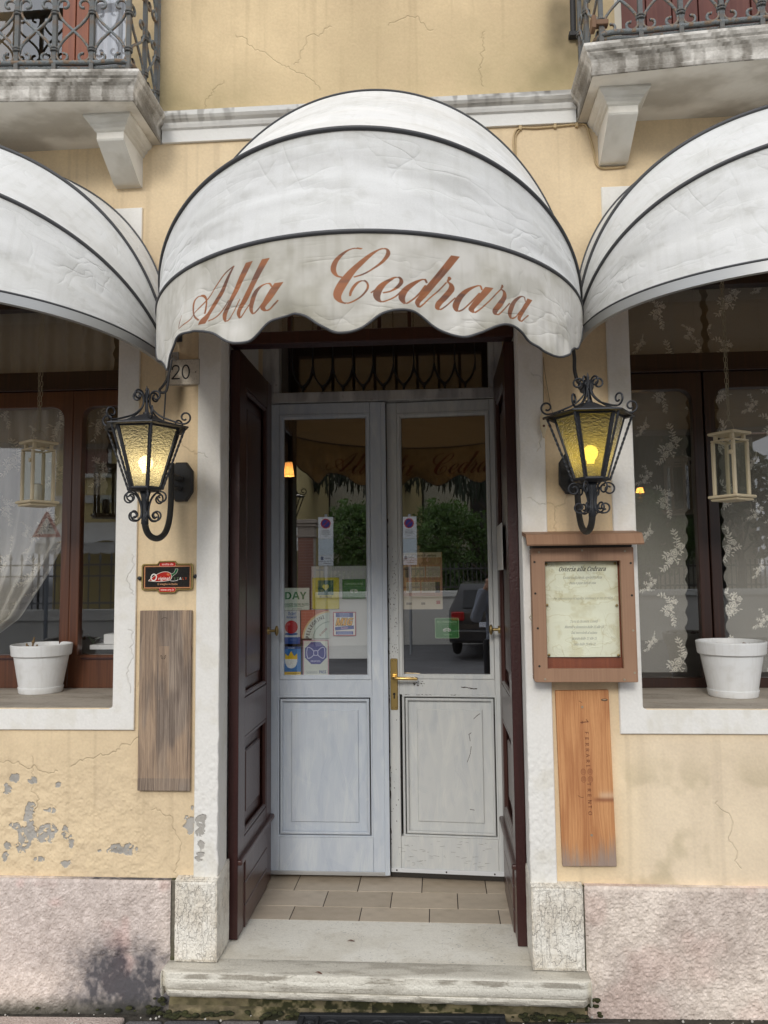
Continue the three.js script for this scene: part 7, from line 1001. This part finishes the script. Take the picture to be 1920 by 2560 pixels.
  const hand = (s) => { // palm beside the phone's edge, four fingers round its back, thumb in front
    const e = wx + s * 0.037, w = ARMS[s < 0 ? 0 : 1][2]; return (p) => { let d = smin(cap(p, w, [e + s * 0.022, 1.505, -0.268], 0.028, 0.026), cap(p, [e + s * 0.02, 1.50, -0.27], [e + s * 0.02, 1.56, -0.288], 0.021, 0.018), 0.02); for (let k = 0; k < 4; k++) { const y = 1.492 + k * 0.021, L = [0.026, 0.034, 0.036, 0.03][k]; const f = smin(cap(p, [e + s * 0.02, y, -0.29], [e + s * 0.006, y + 0.004, -0.331], 0.0098, 0.0088), cap(p, [e + s * 0.006, y + 0.004, -0.331], [e - s * L, y + 0.008, -0.333], 0.0088, 0.0075), 0.005); d = smin(d, f, 0.006); } return smin(d, smin(cap(p, [e + s * 0.02, 1.515, -0.262], [e + s * 0.004, 1.55, -0.296], 0.013, 0.0105), cap(p, [e + s * 0.004, 1.55, -0.296], [e - s * 0.012, 1.578, -0.302], 0.0105, 0.0085), 0.006), 0.01); }; };
  obj('body', [field([0, 0.9, -0.1], 0.95, 96, bodyF), field([0, 1.6, -0.03], 0.2, 72, headD), field([wx - 0.06, 1.53, -0.29], 0.1, 56, hand(-1)), field([wx + 0.06, 1.53, -0.29], 0.1, 56, hand(1))], skin, t);
  obj('shirt', field([0, 1.1, -0.08], 0.5, 84, (p) => { let d = smin(torso(p, 0.014), armD(p, 0.012, 0.92), 0.04); d = Math.max(d, 0.80 - p[1], p[1] - 1.475); return d + 0.006 * (fbm(p[0] * 14 + 3, p[1] * 11, 2) - 0.5); }), std({ color: lin(0.24, 0.27, 0.33), roughness: 0.95 }), t);
  obj('trousers', field([0, 0.52, 0], 0.56, 80, (p) => Math.max(smin(legD(p, 0.014), cap([p[0], p[1], p[2] * 1.3], J.pel, [0, 0.9, 0.02], 0.15, 0.15), 0.05), p[1] - 0.96, 0.1 - p[1])), std({ color: lin(0.016, 0.017, 0.022), roughness: 0.9 }), t);
  obj('hair', field([0, 1.64, -0.02], 0.18, 64, (p) => { const x = p[0], y = p[1] - 1.625, z = p[2] + 0.022; const d = (Math.hypot(x / 0.083, y / 0.112, z / 0.1) - 1) * 0.09; return Math.max(d, 1.6 - p[1] - (p[2] > -0.03 ? 0.06 : 0), p[1] < 1.665 ? -p[2] - 0.06 : -9) + 0.004 * (vn(p[0] * 90, p[2] * 90) - 0.5); }), std({ color: lin(0.05, 0.035, 0.025), roughness: 0.8 }), t);
  for (const s of [-1, 1]) obj('shoe', field([s * 0.128, 0.06, -0.04], 0.18, 48, (p) => Math.max(smin(cap(p, [s * 0.12, 0.055, 0.04], [s * 0.136, 0.04, -0.13], 0.052, 0.04), cap(p, [s * 0.12, 0.06, 0.03], [s * 0.12, 0.1, 0.03], 0.05, 0.045), 0.03), 0.0 - p[1])), std({ color: lin(0.05, 0.05, 0.055), roughness: 0.7 }), t);
  for (const s of [-1, 1]) obj('eye', new THREE.SphereGeometry(0.0125, 12, 10).translate(s * 0.032, 1.612, -0.112), std({ color: lin(0.6, 0.58, 0.55), roughness: 0.2 }), t);
  const ph = thing('phone', 'dark smartphone held up in both hands', 'phone', [0.27, 1.557, 3.0455]); obj('case', ext(rectShape(-0.036, 0.036, -0.074, 0.066, [0.01, 0.01, 0.01, 0.01]), 0.008, -0.004, 0.002), std({ color: lin(0.02, 0.02, 0.024), roughness: 0.35 }), ph); obj('lens', [[0, 0.048], [0.018, 0.052]].map(([x, y]) => new THREE.CylinderGeometry(0.007, 0.007, 0.002, 16).rotateX(Math.PI / 2).translate(x, y, -0.0048)), std({ color: lin(0.03, 0.03, 0.04), roughness: 0.1 }), ph);
}

renderer.render(scene, camera);
